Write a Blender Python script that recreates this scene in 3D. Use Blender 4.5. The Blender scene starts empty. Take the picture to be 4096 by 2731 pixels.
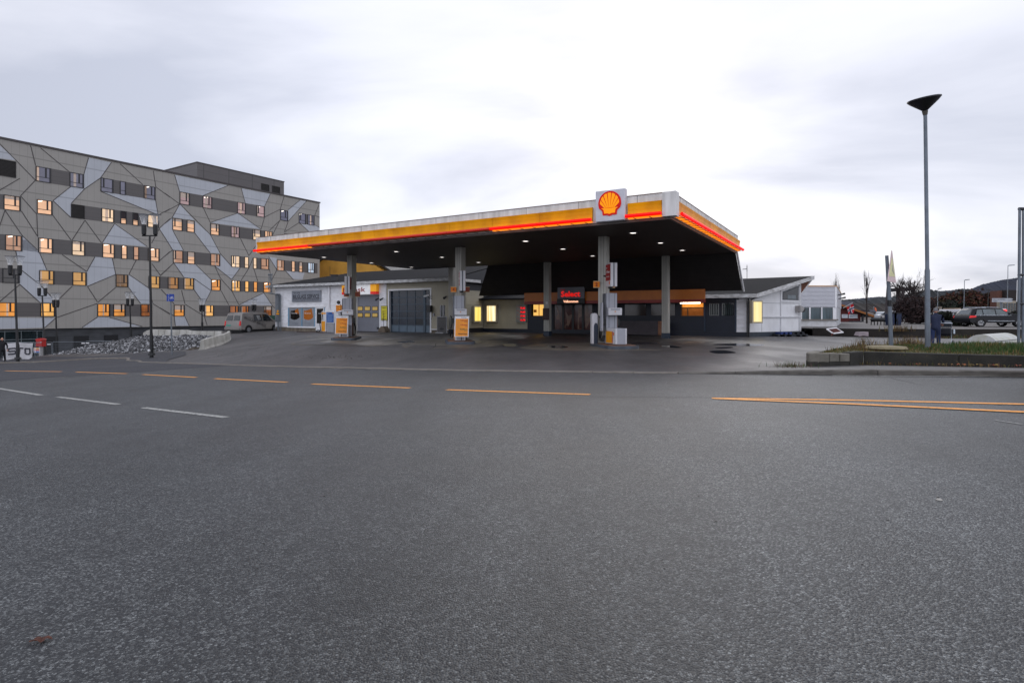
import bpy, bmesh, math, random
from mathutils import Vector, Matrix
random.seed(7)
R = math.radians
S = bpy.context.scene
COL = S.collection

# ---------------------------------------------------------------- camera, sky, sun, exposure
F, CX, HY, EYE = 2275.6, 2048.0, 1258.0, 1.45          # focal length, centre, horizon row (photo pixels), eye height
cam = bpy.data.objects.new('camera', bpy.data.cameras.new('camera'))
COL.objects.link(cam); S.camera = cam
cam.location = (0, 0, EYE); cam.rotation_euler = (R(90), 0, 0)
cam.data.sensor_width = 36; cam.data.lens = 20; cam.data.shift_y = -(1365.5 - HY) / 4096
cam.data.clip_end = 6000; cam.data.clip_start = 0.05

W = bpy.data.worlds.new('World'); S.world = W; W.use_nodes = True
nt = W.node_tree; N = nt.nodes; L = nt.links
for n in list(N): N.remove(n)
SUN_EL, SUN_AZ = 24, 12
sky = N.new('ShaderNodeTexSky'); sky.sky_type = 'NISHITA'; sky.sun_disc = False
sky.sun_elevation = R(SUN_EL); sky.sun_rotation = R(SUN_AZ)
bg1 = N.new('ShaderNodeBackground'); bg1.inputs[1].default_value = 0.12
L.new(sky.outputs[0], bg1.inputs[0])
tc = N.new('ShaderNodeTexCoord'); sep = N.new('ShaderNodeSeparateXYZ'); L.new(tc.outputs['Generated'], sep.inputs[0])
def wm(op, a, b, c=None):
    n = N.new('ShaderNodeMath'); n.operation = op
    for i, v in enumerate((a, b) if c is None else (a, b, c)):
        if isinstance(v, (int, float)): n.inputs[i].default_value = v
        else: L.new(v, n.inputs[i])
    return n.outputs[0]
# cloud deck: project the direction onto a high layer so streaks flatten towards the horizon
zc = wm('ADD', wm('MAXIMUM', sep.outputs[2], 0.0), 0.16)
px_ = wm('DIVIDE', sep.outputs[0], zc); py_ = wm('DIVIDE', sep.outputs[1], zc)
cmb = N.new('ShaderNodeCombineXYZ'); L.new(px_, cmb.inputs[0]); L.new(py_, cmb.inputs[1])
mp = N.new('ShaderNodeMapping'); mp.inputs['Location'].default_value = (1.3, 4.2, 0); mp.inputs['Rotation'].default_value = (0, 0, R(-24))
mp.inputs['Scale'].default_value = (0.42, 0.56, 1); L.new(cmb.outputs[0], mp.inputs[0])
n1 = N.new('ShaderNodeTexNoise'); n1.inputs['Scale'].default_value = 1.35; n1.inputs['Detail'].default_value = 9
n1.inputs['Roughness'].default_value = 0.5; n1.inputs['Distortion'].default_value = 0.5
L.new(mp.outputs[0], n1.inputs['Vector'])
cr = N.new('ShaderNodeValToRGB'); e = cr.color_ramp.elements
e[0].position = 0.38; e[0].color = (0.56, 0.59, 0.70, 1)
e[1].position = 0.67; e[1].color = (0.95, 0.96, 1.0, 1)
m_ = cr.color_ramp.elements.new(0.52); m_.color = (0.78, 0.80, 0.90, 1)
L.new(n1.outputs[0], cr.inputs[0])
bg2 = N.new('ShaderNodeBackground'); L.new(cr.outputs[0], bg2.inputs[0])
# thinner (brighter) cloud ahead of the street, thicker overhead and to the sides
dot = N.new('ShaderNodeVectorMath'); dot.operation = 'DOT_PRODUCT'; L.new(tc.outputs['Generated'], dot.inputs[0])
dot.inputs[1].default_value = (0.06, 0.93, 0.34)
mr = N.new('ShaderNodeMapRange'); mr.inputs[1].default_value = 0.45; mr.inputs[2].default_value = 1.0
mr.inputs[3].default_value = 0.74; mr.inputs[4].default_value = 0.97; L.new(dot.outputs['Value'], mr.inputs[0])
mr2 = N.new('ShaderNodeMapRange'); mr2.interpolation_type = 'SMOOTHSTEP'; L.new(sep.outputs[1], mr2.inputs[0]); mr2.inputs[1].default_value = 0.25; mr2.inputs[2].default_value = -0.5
mr2.inputs[3].default_value = 0.0; mr2.inputs[4].default_value = 0.65   # added brightness in the unseen sky behind the camera lights the facing fronts
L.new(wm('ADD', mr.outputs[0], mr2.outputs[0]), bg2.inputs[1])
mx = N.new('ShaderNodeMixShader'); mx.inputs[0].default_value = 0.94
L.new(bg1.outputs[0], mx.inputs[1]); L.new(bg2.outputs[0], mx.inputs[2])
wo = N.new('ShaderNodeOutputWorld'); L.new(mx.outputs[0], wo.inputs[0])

sd = bpy.data.lights.new('sun', 'SUN'); sd.energy = 0.5; sd.angle = R(25); sd.color = (1, 0.97, 0.93)
so = bpy.data.objects.new('sun', sd); COL.objects.link(so)
so.rotation_euler = (R(90 - SUN_EL), 0, R(180 - SUN_AZ)); so['kind'] = 'helper'
S.view_settings.view_transform = 'Standard'; S.view_settings.look = 'None'
S.view_settings.exposure = 0.3; S.view_settings.gamma = 1.0
S.render.engine = 'CYCLES'
S.cycles.use_denoising = True; S.cycles.max_bounces = 6; S.cycles.transparent_max_bounces = 12
S.cycles.sample_clamp_indirect = 4.0

# ---------------------------------------------------------------- materials
def c(r, g, b):
    f = lambda v: (v / 255 / 12.92) if v / 255 <= 0.04045 else ((v / 255 + 0.055) / 1.055) ** 2.4
    return (f(r), f(g), f(b))
_M = {}
def mat(name, col=(.5,.5,.5), rough=0.6, metal=0.0, var=0.12, scale=3.0, bump=0.0, bscale=40.0, emit=None, es=1.0, spec=0.5, stretch=(1, 1, 1), dirt=None, dirt_amt=0.0, alpha=None, trans=0.0, p0=.3, p1=.7):
    if name in _M: return _M[name]
    m = bpy.data.materials.new(name); m.use_nodes = True; t = m.node_tree; b = t.nodes['Principled BSDF']
    b.inputs['Roughness'].default_value = rough; b.inputs['Metallic'].default_value = metal
    b.inputs['Specular IOR Level'].default_value = spec
    g = t.nodes.new('ShaderNodeNewGeometry'); mpn = t.nodes.new('ShaderNodeMapping'); mpn.inputs['Scale'].default_value = stretch
    t.links.new(g.outputs['Position'], mpn.inputs[0])
    nz = t.nodes.new('ShaderNodeTexNoise'); nz.inputs['Scale'].default_value = scale; nz.inputs['Detail'].default_value = 5
    t.links.new(mpn.outputs[0], nz.inputs['Vector'])
    rp = t.nodes.new('ShaderNodeValToRGB'); e = rp.color_ramp.elements
    d = dirt or tuple(v * (1 - var * 2) for v in col)
    e[0].position = p0; e[1].position = p1
    lo = tuple(v * (1 - var) for v in col) if dirt is None else tuple(v * (1 - dirt_amt) + w * dirt_amt for v, w in zip(col, d))
    e[0].color = (*lo, 1); e[1].color = (*(min(1, v * (1 + var * .6)) for v in col), 1)
    t.links.new(nz.outputs[0], rp.inputs[0]); t.links.new(rp.outputs[0], b.inputs['Base Color'])
    if bump:
        n2 = t.nodes.new('ShaderNodeTexNoise'); n2.inputs['Scale'].default_value = bscale; n2.inputs['Detail'].default_value = 4
        t.links.new(g.outputs['Position'], n2.inputs['Vector'])
        bp = t.nodes.new('ShaderNodeBump'); bp.inputs['Strength'].default_value = bump; bp.inputs['Distance'].default_value = 0.02
        t.links.new(n2.outputs[0], bp.inputs['Height']); t.links.new(bp.outputs[0], b.inputs['Normal'])
    if emit:
        b.inputs['Emission Color'].default_value = (*emit, 1); b.inputs['Emission Strength'].default_value = es
    if trans:
        b.inputs['Transmission Weight'].default_value = trans; b.inputs['IOR'].default_value = 1.1
    if alpha is not None:
        b.inputs['Alpha'].default_value = alpha
    _M[name] = m; return m
def nodes_of(m): return m.node_tree.nodes, m.node_tree.links, m.node_tree.nodes['Principled BSDF']

WHITE = mat('white_paint', c(228, 228, 230), .5, dirt=c(150, 146, 138), dirt_amt=.25, scale=1.3, stretch=(1, 1, .5))
TRIM = mat('white_trim', c(205, 205, 205), .5, dirt=c(90, 86, 76), dirt_amt=.6, scale=2.2, stretch=(1.2, 1.2, 4))
BLACK = mat('black_plastic', c(22, 22, 24), .45)
DARK = mat('dark_metal', c(38, 38, 42), .45)
GALV = mat('galvanised_steel', c(118, 124, 130), .45, .45, scale=5)
GREYP = mat('grey_paint', c(150, 151, 155), .4)
CONC = mat('concrete', c(176, 172, 162), .85, var=.2, scale=2.5, bump=.5, dirt=c(96, 92, 82), dirt_amt=.55)
RED = mat('red_paint', c(176, 22, 20), .35)
NAVY = mat('navy_paint', c(34, 48, 66), .45)
RUBBER = mat('rubber', c(20, 20, 21), .8)
GLASSD = mat('dark_glass', c(18, 24, 28), .06, spec=.7, var=.3, scale=1.2)
ORANGE = mat('orange_panel', c(236, 146, 10), .4)

# ---------------------------------------------------------------- mesh builder
class MB:
    def __init__(s): s.v = []; s.f = []; s.m = []; s.mats = []
    def mi(s, m):
        if m is None: return 0
        if m not in s.mats: s.mats.append(m)
        return s.mats.index(m)
    def add(s, vs, fs, m=None):
        k = len(s.v); s.v += [tuple(v) for v in vs]; i = s.mi(m)
        for f in fs: s.f.append([k + j for j in f]); s.m.append(i)
        return s
    def box(s, lo, hi, fr=None, m=None):
        (x0, y0, z0), (x1, y1, z1) = lo, hi
        vs = [(x0, y0, z0), (x1, y0, z0), (x1, y1, z0), (x0, y1, z0), (x0, y0, z1), (x1, y0, z1), (x1, y1, z1), (x0, y1, z1)]
        if fr: vs = [fr(*v) for v in vs]
        return s.add(vs, [(0, 3, 2, 1), (4, 5, 6, 7), (0, 1, 5, 4), (1, 2, 6, 5), (2, 3, 7, 6), (3, 0, 4, 7)], m)
    def tube(s, pts, rad, n=10, m=None, cap=True):
        pts = [Vector(p) for p in pts]; rr = rad if isinstance(rad, (list, tuple)) else [rad] * len(pts)
        rings = []; up = Vector((0, 0, 1))
        for i, p in enumerate(pts):
            d = (pts[min(i + 1, len(pts) - 1)] - pts[max(i - 1, 0)]).normalized()
            u = d.cross(up if abs(d.z) < .95 else Vector((0, 1, 0))).normalized(); w = d.cross(u)
            rings.append([p + (u * math.cos(2 * math.pi * k / n) + w * math.sin(2 * math.pi * k / n)) * rr[i] for k in range(n)])
        vs = [v for r in rings for v in r]; fs = []
        for i in range(len(pts) - 1):
            for k in range(n):
                a = i * n + k; b = i * n + (k + 1) % n; fs.append((a, b, b + n, a + n))
        if cap: fs += [tuple(range(n))[::-1], tuple(range((len(pts) - 1) * n, len(pts) * n))]
        return s.add(vs, fs, m)
    def lathe(s, prof, o, n=20, m=None, tilt=None):
        o = Vector(o); M = tilt or Matrix.Identity(3); vs = []; fs = []
        for r, z in prof:
            for k in range(n): vs.append(o + M @ Vector((r * math.cos(2 * math.pi * k / n), r * math.sin(2 * math.pi * k / n), z)))
        for i in range(len(prof) - 1):
            for k in range(n):
                a = i * n + k; b = i * n + (k + 1) % n; fs.append((a, b, b + n, a + n))
        return s.add(vs, fs, m)
    def prism(s, poly, f, d0, d1, m=None):
        """poly: list of 2-D points; f(u, v, d) -> world"""
        n = len(poly)
        ar = sum(poly[i][0] * poly[(i + 1) % n][1] - poly[(i + 1) % n][0] * poly[i][1] for i in range(n))
        if ar < 0: poly = poly[::-1]
        vs = [f(u, v, d0) for u, v in poly] + [f(u, v, d1) for u, v in poly]
        return s.add(vs, [tuple(range(n, 2 * n)), tuple(range(n))[::-1]] + [(i, (i + 1) % n, (i + 1) % n + n, i + n) for i in range(n)], m)
    def build(s, name, m=None, parent=None, smooth=False, label=None):
        me = bpy.data.meshes.new(name); me.from_pydata(s.v, [], s.f)
        if s.mats:
            if None in s.mats: pass
            for q in s.mats: me.materials.append(q)
            me.polygons.foreach_set('material_index', s.m)
        if m is not None and not s.mats: me.materials.append(m)
        bm = bmesh.new(); bm.from_mesh(me); bmesh.ops.recalc_face_normals(bm, faces=bm.faces); bm.to_mesh(me); bm.free()
        if smooth:
            for p in me.polygons: p.use_smooth = True
            try: me.set_sharp_from_angle(angle=R(40))
            except Exception: pass
        me.update()
        o = bpy.data.objects.new(name, me); COL.objects.link(o)
        if parent is not None:
            o.parent = parent; o.matrix_parent_inverse = parent.matrix_world.inverted() if False else Matrix.Translation(-Vector(parent.location))
            if parent.rotation_euler.z: o.matrix_parent_inverse = parent.matrix_basis.inverted()
        if label: o['label'] = label
        return o
def tag(o, label=None, cat=None, group=None, kind=None):
    if label: o['label'] = label
    if cat: o['category'] = cat
    if group: o['group'] = group
    if kind: o['kind'] = kind
    return o
def thing(name, label, cat, loc=(0, 0, 0), group=None):
    o = bpy.data.objects.new(name, None); COL.objects.link(o); o.location = loc; o.empty_display_size = .3
    return tag(o, label, cat, group)
def kids(o): return [q for q in bpy.data.objects if q.parent == o]
def copy_tree(o, loc=None, rotz=None, label=None, group=None, parent=None, _map=None):
    cc = o.copy(); COL.objects.link(cc)
    if parent is not None: cc.parent = parent
    if loc is not None: cc.location = loc
    if rotz is not None: cc.rotation_euler.z = rotz
    if label: cc['label'] = label
    if group: cc['group'] = group
    for k in kids(o): copy_tree(k, parent=cc)
    return cc
def bevel(o, w=.01, seg=2, ang=40):
    md = o.modifiers.new('bevel', 'BEVEL'); md.width = w; md.segments = seg; md.limit_method = 'ANGLE'; md.angle_limit = R(ang); return o

# ---------------------------------------------------------------- placement helpers
E1 = (-.8572, .5150); E2 = (.5150, .8572)               # the street's own axes: along it (uphill end is negative), and away from it
def P(a, b, z=0.0): return (E1[0] * a + E2[0] * b, E1[1] * a + E2[1] * b, z)
def AB(x, y): return (E1[0] * x + E1[1] * y, E2[0] * x + E2[1] * y)
def ss(t): t = max(0, min(1, t)); return t * t * (3 - 2 * t)
def zroad(a):
    if a < 20: z = -.036 * (a - 6.7)
    else: z = -.479 - .045 * (min(a, 80) - 20)
    return min(z, .95)
def zg(a, b):
    """height of the asphalt: the street slopes down to the left, the forecourt is level"""
    zr = zroad(a)
    if b <= 13: return zr
    st = 13 + 2 * ss((a - 15) / 15); en = 20.5 + max(0, min(14, a - 25))
    f = -.1 * ss((a - 30) / 15) - 2.6 * ss((a - 52) / 16)
    t = ss((b - st) / (en - st))
    return zr + (f - zr) * t
def at(px, py, Y): return Vector(((px - CX) / F * Y, Y, EYE + (HY - py) / F * Y))
def on_ground(px, py, off=0.0, z=None):
    """first point of the ground seen at that spot of the photograph"""
    u = (px - CX) / F; v = (HY - py) / F; Y = 1.5; pz = None
    while Y < 200:
        zz = z if z is not None else zg(*AB(u * Y, Y)) + off
        if EYE + v * Y <= zz: break
        Y += .01 if Y < 60 else .1
    return Vector((u * Y, Y, EYE + v * Y))
class Plane:
    def __init__(s, x, y, dx, dy):
        k = math.hypot(dx, dy); s.x, s.y, s.dx, s.dy = x, y, dx / k, dy / k; s.nx, s.ny = s.dy, -s.dx
    def hit(s, px, py):
        u = (px - CX) / F; t = (u * s.y - s.x) / (s.dx - u * s.dy); Y = s.y + t * s.dy
        return (t, EYE + (HY - py) / F * Y)
    def __call__(s, t, z, off=0.0): return Vector((s.x + s.dx * t + s.nx * off, s.y + s.dy * t + s.ny * off, z))
    def shift(s, off): return Plane(s.x + s.nx * off, s.y + s.ny * off, s.dx, s.dy)
    def rect(s, mb, s0, s1, z0, z1, o0, o1, m=None):
        return mb.prism([(s0, z0), (s1, z0), (s1, z1), (s0, z1)], s, o0, o1, m)
    def prect(s, mb, p0, p1, o0, o1, m=None):
        a, b = s.hit(*p0), s.hit(*p1); return s.rect(mb, min(a[0], b[0]), max(a[0], b[0]), min(a[1], b[1]), max(a[1], b[1]), o0, o1, m)
def frontplane(b): x, y, _ = P(0, b); return Plane(x, y, -E1[0], -E1[1])     # faces the street; t runs to the right
def sideplane(a, toright=True): x, y, _ = P(a, 0); return Plane(x, y, E2[0], E2[1])   # faces right

def text(body, pl, t, z, h, m, off=.006, width=None, align='CENTER', parent=None, name='lettering', bold=0.0, ang=0.0, ext=.002, shear=0.0, serif=False, mb=None):
    cu = bpy.data.curves.new('t', 'FONT'); cu.body = body; cu.size = 1; cu.extrude = ext / h; cu.offset = bold; cu.shear = shear
    cu.resolution_u = 2; cu.align_x = 'LEFT'
    ob = bpy.data.objects.new('t', cu); COL.objects.link(ob)
    dg = bpy.context.evaluated_depsgraph_get(); dg.update()
    me = bpy.data.meshes.new_from_object(ob.evaluated_get(dg)); bpy.data.objects.remove(ob); bpy.data.curves.remove(cu)
    if not me.vertices: return None
    xs = [v.co.x for v in me.vertices]; x0, x1 = min(xs), max(xs); capm = .7
    sy = h / capm; sx = (width / (x1 - x0)) if width else sy
    al = {'CENTER': (x0 + x1) / 2, 'LEFT': x0, 'RIGHT': x1}[align]
    ca, sa = math.cos(ang), math.sin(ang)
    for v in me.vertices:
        lx, ly, lz = (v.co.x - al) * sx, v.co.y * sy - h / 2, v.co.z * h
        v.co = pl(t + lx * ca - ly * sa, z + lx * sa + ly * ca, off + lz)
    if mb is not None:
        mb.add([v.co.copy() for v in me.vertices], [tuple(p.vertices) for p in me.polygons], m); bpy.data.meshes.remove(me); return None
    me.materials.append(m); o = bpy.data.objects.new(name, me); COL.objects.link(o)
    if parent is not None: o.parent = parent; o.matrix_parent_inverse = parent.matrix_basis.inverted()
    return o

def siding(mb, pl, s0, s1, z0, z1, h, holes=(), lip=.022, off=0.0):
    """lapped boards with openings; each board leans out towards its lower edge"""
    zs = {z0, z1}; k = z0
    while k < z1: zs.add(k); k += h
    for a, b, lo, hi in holes:
        for q in (lo, hi):
            if z0 < q < z1: zs.add(q)
    zs = sorted(zs)
    for lo, hi in zip(zs, zs[1:]):
        if hi - lo < .004: continue
        mid = (lo + hi) / 2; cuts = sorted((max(a, s0), min(b, s1)) for a, b, l, u in holes if l < mid < u)
        x = s0; iv = []
        for a, b in cuts:
            if a > x: iv.append((x, a))
            x = max(x, b)
        if x < s1: iv.append((x, s1))
        bl = z0 + h * math.floor((mid - z0) / h); f = lambda z: off + lip * (1 - (z - bl) / h)
        for a, b in iv:
            mb.add([pl(a, lo, f(lo)), pl(b, lo, f(lo)), pl(b, hi, f(hi)), pl(a, hi, f(hi)), pl(a, lo, off - .05), pl(b, lo, off - .05), pl(b, hi, off - .05), pl(a, hi, off - .05)],
                   [(0, 1, 2, 3), (0, 4, 5, 1), (3, 2, 6, 7), (0, 3, 7, 4), (1, 5, 6, 2)])
# ================================================================ GROUND, ROAD, FORECOURT
def asphalt(name, base, chip, rough, chipamt=.5, wet=0.0, patch=.25, tint=(1, 1, 1)):
    m = bpy.data.materials.new(name); m.use_nodes = True; t = m.node_tree; N, L = t.nodes, t.links; b = N['Principled BSDF']
    g = N.new('ShaderNodeNewGeometry')
    def noise(sc, det=4, st=(1, 1, 1), rough=.5, rot=0):
        mp = N.new('ShaderNodeMapping'); mp.inputs['Scale'].default_value = st; mp.inputs['Rotation'].default_value = (0, 0, rot)
        L.new(g.outputs['Position'], mp.inputs[0])
        n = N.new('ShaderNodeTexNoise'); n.inputs['Scale'].default_value = sc; n.inputs['Detail'].default_value = det; n.inputs['Roughness'].default_value = rough
        L.new(mp.outputs[0], n.inputs['Vector']); return n.outputs[0]
    def ramp(src, p0, p1, c0, c1):
        r = N.new('ShaderNodeMapRange'); L.new(src, r.inputs[0]); r.inputs[1].default_value = p0; r.inputs[2].default_value = p1
        r.inputs[3].default_value = c0; r.inputs[4].default_value = c1; return r.outputs[0]
    def mathn(op, a, b_):
        n = N.new('ShaderNodeMath'); n.operation = op
        for i, v in enumerate((a, b_)):
            if isinstance(v, (int, float)): n.inputs[i].default_value = v
            else: L.new(v, n.inputs[i])
        return n.outputs[0]
    vo = N.new('ShaderNodeTexVoronoi'); vo.inputs['Scale'].default_value = 98; L.new(g.outputs['Position'], vo.inputs['Vector'])
    vo2 = N.new('ShaderNodeTexVoronoi'); vo2.inputs['Scale'].default_value = 150; L.new(g.outputs['Position'], vo2.inputs['Vector'])
    voe = N.new('ShaderNodeTexVoronoi'); voe.feature = 'DISTANCE_TO_EDGE'; voe.inputs['Scale'].default_value = 98; L.new(g.outputs['Position'], voe.inputs['Vector'])
    sepc = N.new('ShaderNodeSeparateColor'); L.new(vo.outputs['Color'], sepc.inputs[0])
    # each stone: its own random tone, dark binder between stones
    tone = mathn('POWER', ramp(sepc.outputs[0], .1, 1, 0, 1), 1.9); grain = ramp(noise(38, 2), .35, .65, .75, 1.25); grain2 = ramp(noise(9, 3), .35, .65, .8, 1.2)
    chips = mathn('MULTIPLY', mathn('MULTIPLY', tone, ramp(voe.outputs['Distance'], .02, .16, 0, 1)), mathn('MULTIPLY', grain, grain2))
    big = noise(.22, 5, rough=.6); streak = noise(.5, 5, (1, .16, 1), .6, R(-31)); mid = noise(1.7, 4)
    v = mathn('ADD', mathn('MULTIPLY', ramp(big, .3, .7, -1, 1), patch * .6), mathn('MULTIPLY', ramp(streak, .35, .7, -1, 1), patch * .6))
    v = mathn('ADD', mathn('ADD', v, mathn('MULTIPLY', ramp(mid, .3, .7, -1, 1), patch * .3)), 1.0)
    mixc = N.new('ShaderNodeMix'); mixc.data_type = 'RGBA'; L.new(mathn('MULTIPLY', chips, chipamt), mixc.inputs[0])
    mixc.inputs[6].default_value = (*base, 1); mixc.inputs[7].default_value = (*chip, 1)
    mul = N.new('ShaderNodeMix'); mul.data_type = 'RGBA'; mul.blend_type = 'MULTIPLY'; mul.inputs[0].default_value = 1
    L.new(mixc.outputs[2], mul.inputs[6]); L.new(v, mul.inputs[7]); L.new(mul.outputs[2], b.inputs['Base Color'])
    if wet:
        wn = noise(.55, 5, (1, .35, 1), .55, R(-31)); r = ramp(wn, .42, .62, rough, max(.12, rough - wet)); L.new(r, b.inputs['Roughness'])
    else:
        L.new(ramp(big, .3, .7, rough - .06, rough + .06), b.inputs['Roughness'])
    bp = N.new('ShaderNodeBump'); bp.inputs['Strength'].default_value = .55 if not wet else .25; bp.inputs['Distance'].default_value = .006
    h = mathn('ADD', ramp(vo.outputs['Distance'], 0, .7, 1, 0), mathn('MULTIPLY', ramp(vo2.outputs['Distance'], 0, .7, 1, 0), .5))
    L.new(h, bp.inputs['Height']); L.new(bp.outputs[0], b.inputs['Normal'])
    b.inputs['Specular IOR Level'].default_value = .5
    return m
A_ROAD = asphalt('worn_asphalt', c(30, 32, 35), c(152, 155, 154), .5, .58, patch=.5)
A_NEW = asphalt('new_asphalt', c(44, 45, 51), c(84, 84, 88), .62, .3, patch=.12)
A_FORE = asphalt('damp_asphalt', c(68, 66, 66), c(130, 126, 122), .58, .5, wet=.14, patch=.34)
A_UP = asphalt('upper_asphalt', c(92, 88, 86), c(120, 118, 112), .7, .3, patch=.2)
def frange(a, b, s):
    n = max(1, int(round((b - a) / s))); return [a + (b - a) * i / n for i in range(n + 1)]
def sheet(name, m, aa, bfun0, bfun1, nb, off, kind='structure', zf=zg):
    mb = MB(); cols = len(aa)
    for a in aa:
        b0, b1 = bfun0(a), bfun1(a)
        for j in range(nb + 1):
            b = b0 + (b1 - b0) * j / nb; mb.v.append(P(a, b, zf(a, b) + off))
    for i in range(cols - 1):
        for j in range(nb):
            k = i * (nb + 1) + j; mb.f.append([k, k + 1, k + nb + 2, k + nb + 1]); mb.m.append(0)
    o = mb.build(name, m, smooth=True); tag(o, kind=kind); return o
KERB = [(-70, 13.7), (-30, 13.6), (-1.2, 13.4), (4, 12.8), (9.5, 12.57), (19, 12.9), (30, 14.8), (34, 16), (38, 17.4), (41.5, 17.3), (44, 15.2), (47, 14.4), (60, 14.5), (90, 14.6)]
def kb(a):
    for (a0, b0), (a1, b1) in zip(KERB, KERB[1:]):
        if a0 <= a <= a1: return b0 + (b1 - b0) * ss((a - a0) / (a1 - a0)) if a > 30 else b0 + (b1 - b0) * (a - a0) / (a1 - a0)
    return 14
AA = sorted(set(frange(-70, 20, 1.5) + frange(20, 50, 1) + frange(50, 90, 2)))
# far ground: one sheet to the horizon, below everything near
mbg = MB(); mbg.add([(-2500, -400, -3.6), (2500, -400, -3.6), (2500, 3000, -3.6), (-2500, 3000, -3.6)], [(0, 1, 2, 3)])
tag(mbg.build('ground', A_UP), kind='structure')
sheet('road', A_ROAD, AA, lambda a: -60, kb, 24, 0.0)
sheet('forecourt', A_FORE, AA, lambda a: kb(a) - .0, lambda a: 90, 60, 0.0)
# newer dark asphalt laid over the street on the left
edge = [on_ground(*q) for q in ((0, 1536), (220, 1512), (400, 1494), (600, 1479), (830, 1464))]
pa = sorted([AB(p.x, p.y) for p in edge])
def nb_(a):
    if a <= pa[0][0]: return kb(a)
    for (a0, b0), (a1, b1) in zip(pa, pa[1:]):
        if a0 <= a <= a1: return b0 + (b1 - b0) * (a - a0) / (a1 - a0)
    (a0, b0), (a1, b1) = pa[-2:]; return b1 + (b1 - b0) * (a - a1) / (a1 - a0)
sheet('asphalt_patch', A_NEW, frange(pa[0][0], 80, .5), lambda a: min(nb_(a), kb(a) - .01), lambda a: kb(a) - .005, 6, .004)
# dark footway behind the kerb on the left
sheet('footway', A_NEW, frange(27, 80, .5), lambda a: kb(a) + .16, lambda a: kb(a) + .2 + 3.2 * ss((a - 27) / 9) + .9 * ss((a - 42) / 6), 6, .03)
# raised pavement on the right
sheet('pavement', A_FORE, [-70, -50, -40] + frange(-30, -2.0, 1) + frange(-1.6, 3.2, .4), lambda a: kb(a) + .16, lambda a: 15.9 if a < 1 else 15.9 - (a - 1) * 1.1, 4, 0,
      zf=lambda a, b: zg(a, b) + .01 + .08 * (1 - ss((a - .2) / 3)))
# kerbstones
def kerb_strip(name, a0, a1, hf, w=.16, step=.5, m=CONC, joints=1.0):
    mb = MB(); x = a0
    while x < a1:
        x1 = min(a1, x + joints)
        n = 2
        for i in range(n):
            p0 = x + (x1 - x - .012) * i / n; p1 = x + (x1 - x - .012) * (i + 1) / n; h0, h1 = hf(p0), hf(p1)
            def q(a, db, h): return P(a, kb(a) + db, zg(a, kb(a)) + h)
            jit = random.uniform(-.006, .006)
            mb.add([q(p0, 0, -.1), q(p1, 0, -.1), q(p1, 0, h1 - .02 + jit), q(p0, 0, h0 - .02 + jit), q(p0, .025, h0 + jit), q(p1, .025, h1 + jit), q(p0, w, h0 + jit), q(p1, w, h1 + jit), q(p0, w, -.1), q(p1, w, -.1)],
                   [(0, 1, 2, 3), (3, 2, 5, 4), (4, 5, 7, 6), (6, 7, 9, 8), (0, 3, 4, 6, 8), (1, 9, 7, 5, 2)])
        x = x1
    return tag(mb.build(name, m), kind='structure')
KS = mat('kerb_stone', c(118, 112, 105), .8, var=.2, scale=4, bump=.4, dirt=c(96, 90, 82), dirt_amt=.5)
KSR = mat('raised_kerb_stone', c(104, 100, 94), .85, var=.25, scale=4, bump=.4, dirt=c(48, 44, 40), dirt_amt=.6, stretch=(1, 1, 3))
kerb_strip('kerb', 3.4, 70, lambda a: .035 if a < 36 else .035 + .05 * ss((a - 36) / 2), m=KS)
kerb_strip('raised_kerb', -68, 3.38, lambda a: .035 + .07 * (1 - ss((a - .0) / 3)), m=KSR, joints=2.6, )

# painted markings
ORM = mat('orange_line_paint', c(240, 160, 66), .6, scale=24, dirt=c(96, 78, 58), dirt_amt=.7, p0=.3, p1=.46)
WHM = mat('white_line_paint', c(160, 160, 155), .6, scale=26, dirt=c(66, 66, 68), dirt_amt=.9, p0=.34, p1=.52)
def ground_line(pix, w, m, name, off=.005, lat=0.0, sub=8):
    pts = [on_ground(*q) for q in pix]; mb = MB(); q = []
    for p0, p1 in zip(pts, pts[1:]):
        n = max(2, int((p1 - p0).length / .5))
        for i in range(n + (p1 is pts[-1])): q.append(p0.lerp(p1, i / n))
    for i, p in enumerate(q):
        d = (q[min(i + 1, len(q) - 1)] - q[max(0, i - 1)]); d.z = 0; d.normalize(); nrm = Vector((-d.y, d.x, 0))
        for sgn in (-.5, .5):
            v = p + nrm * (w * sgn + lat); a, b = AB(v.x, v.y); mb.v.append((v.x, v.y, zg(a, b) + off))
        if i: k = 2 * i; mb.f.append([k - 2, k - 1, k + 1, k]); mb.m.append(0)
    return tag(mb.build(name, m), kind='structure')
for d in (((20, 1483.5), (245, 1486.5)), ((305, 1488), (508, 1494.5)), ((572, 1498), (785, 1509.5)), ((860, 1514.5), (1148, 1529)), ((1249, 1536), (1640, 1552)), ((1787, 1559), (2360, 1578.5))):
    ground_line(d, .12, ORM, 'orange_centre_line')
ground_line(((2847, 1593), (3400, 1601), (4096, 1617), (4500, 1627)), .12, ORM, 'orange_centre_line')
ground_line(((2860, 1595), (3400, 1617), (4096, 1650), (4500, 1670)), .12, ORM, 'orange_centre_line', off=.009)
for d in (((-300, 1516), (165, 1581)), ((232, 1588), (475, 1618)), ((573, 1631), (905, 1670))):
    ground_line(d, .11, WHM, 'white_lane_line')
ground_line(((3980, 1682), (4090, 1698)), .03, WHM, 'white_lane_line')
ground_line(((3330, 1503), (3700, 1504.5), (4096, 1508), (4500, 1512)), .1, WHM, 'white_edge_line')
for d in (((105, 1451.5), (225, 1448.5)), ((250, 1453.8), (330, 1453.5)), ((400, 1452), (480, 1449))):
    ground_line(d, .15, WHM, 'white_edge_line', off=.012)
CK = mat('tar_crack', c(18, 18, 19), .7)
rc = random.Random(9)
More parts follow.
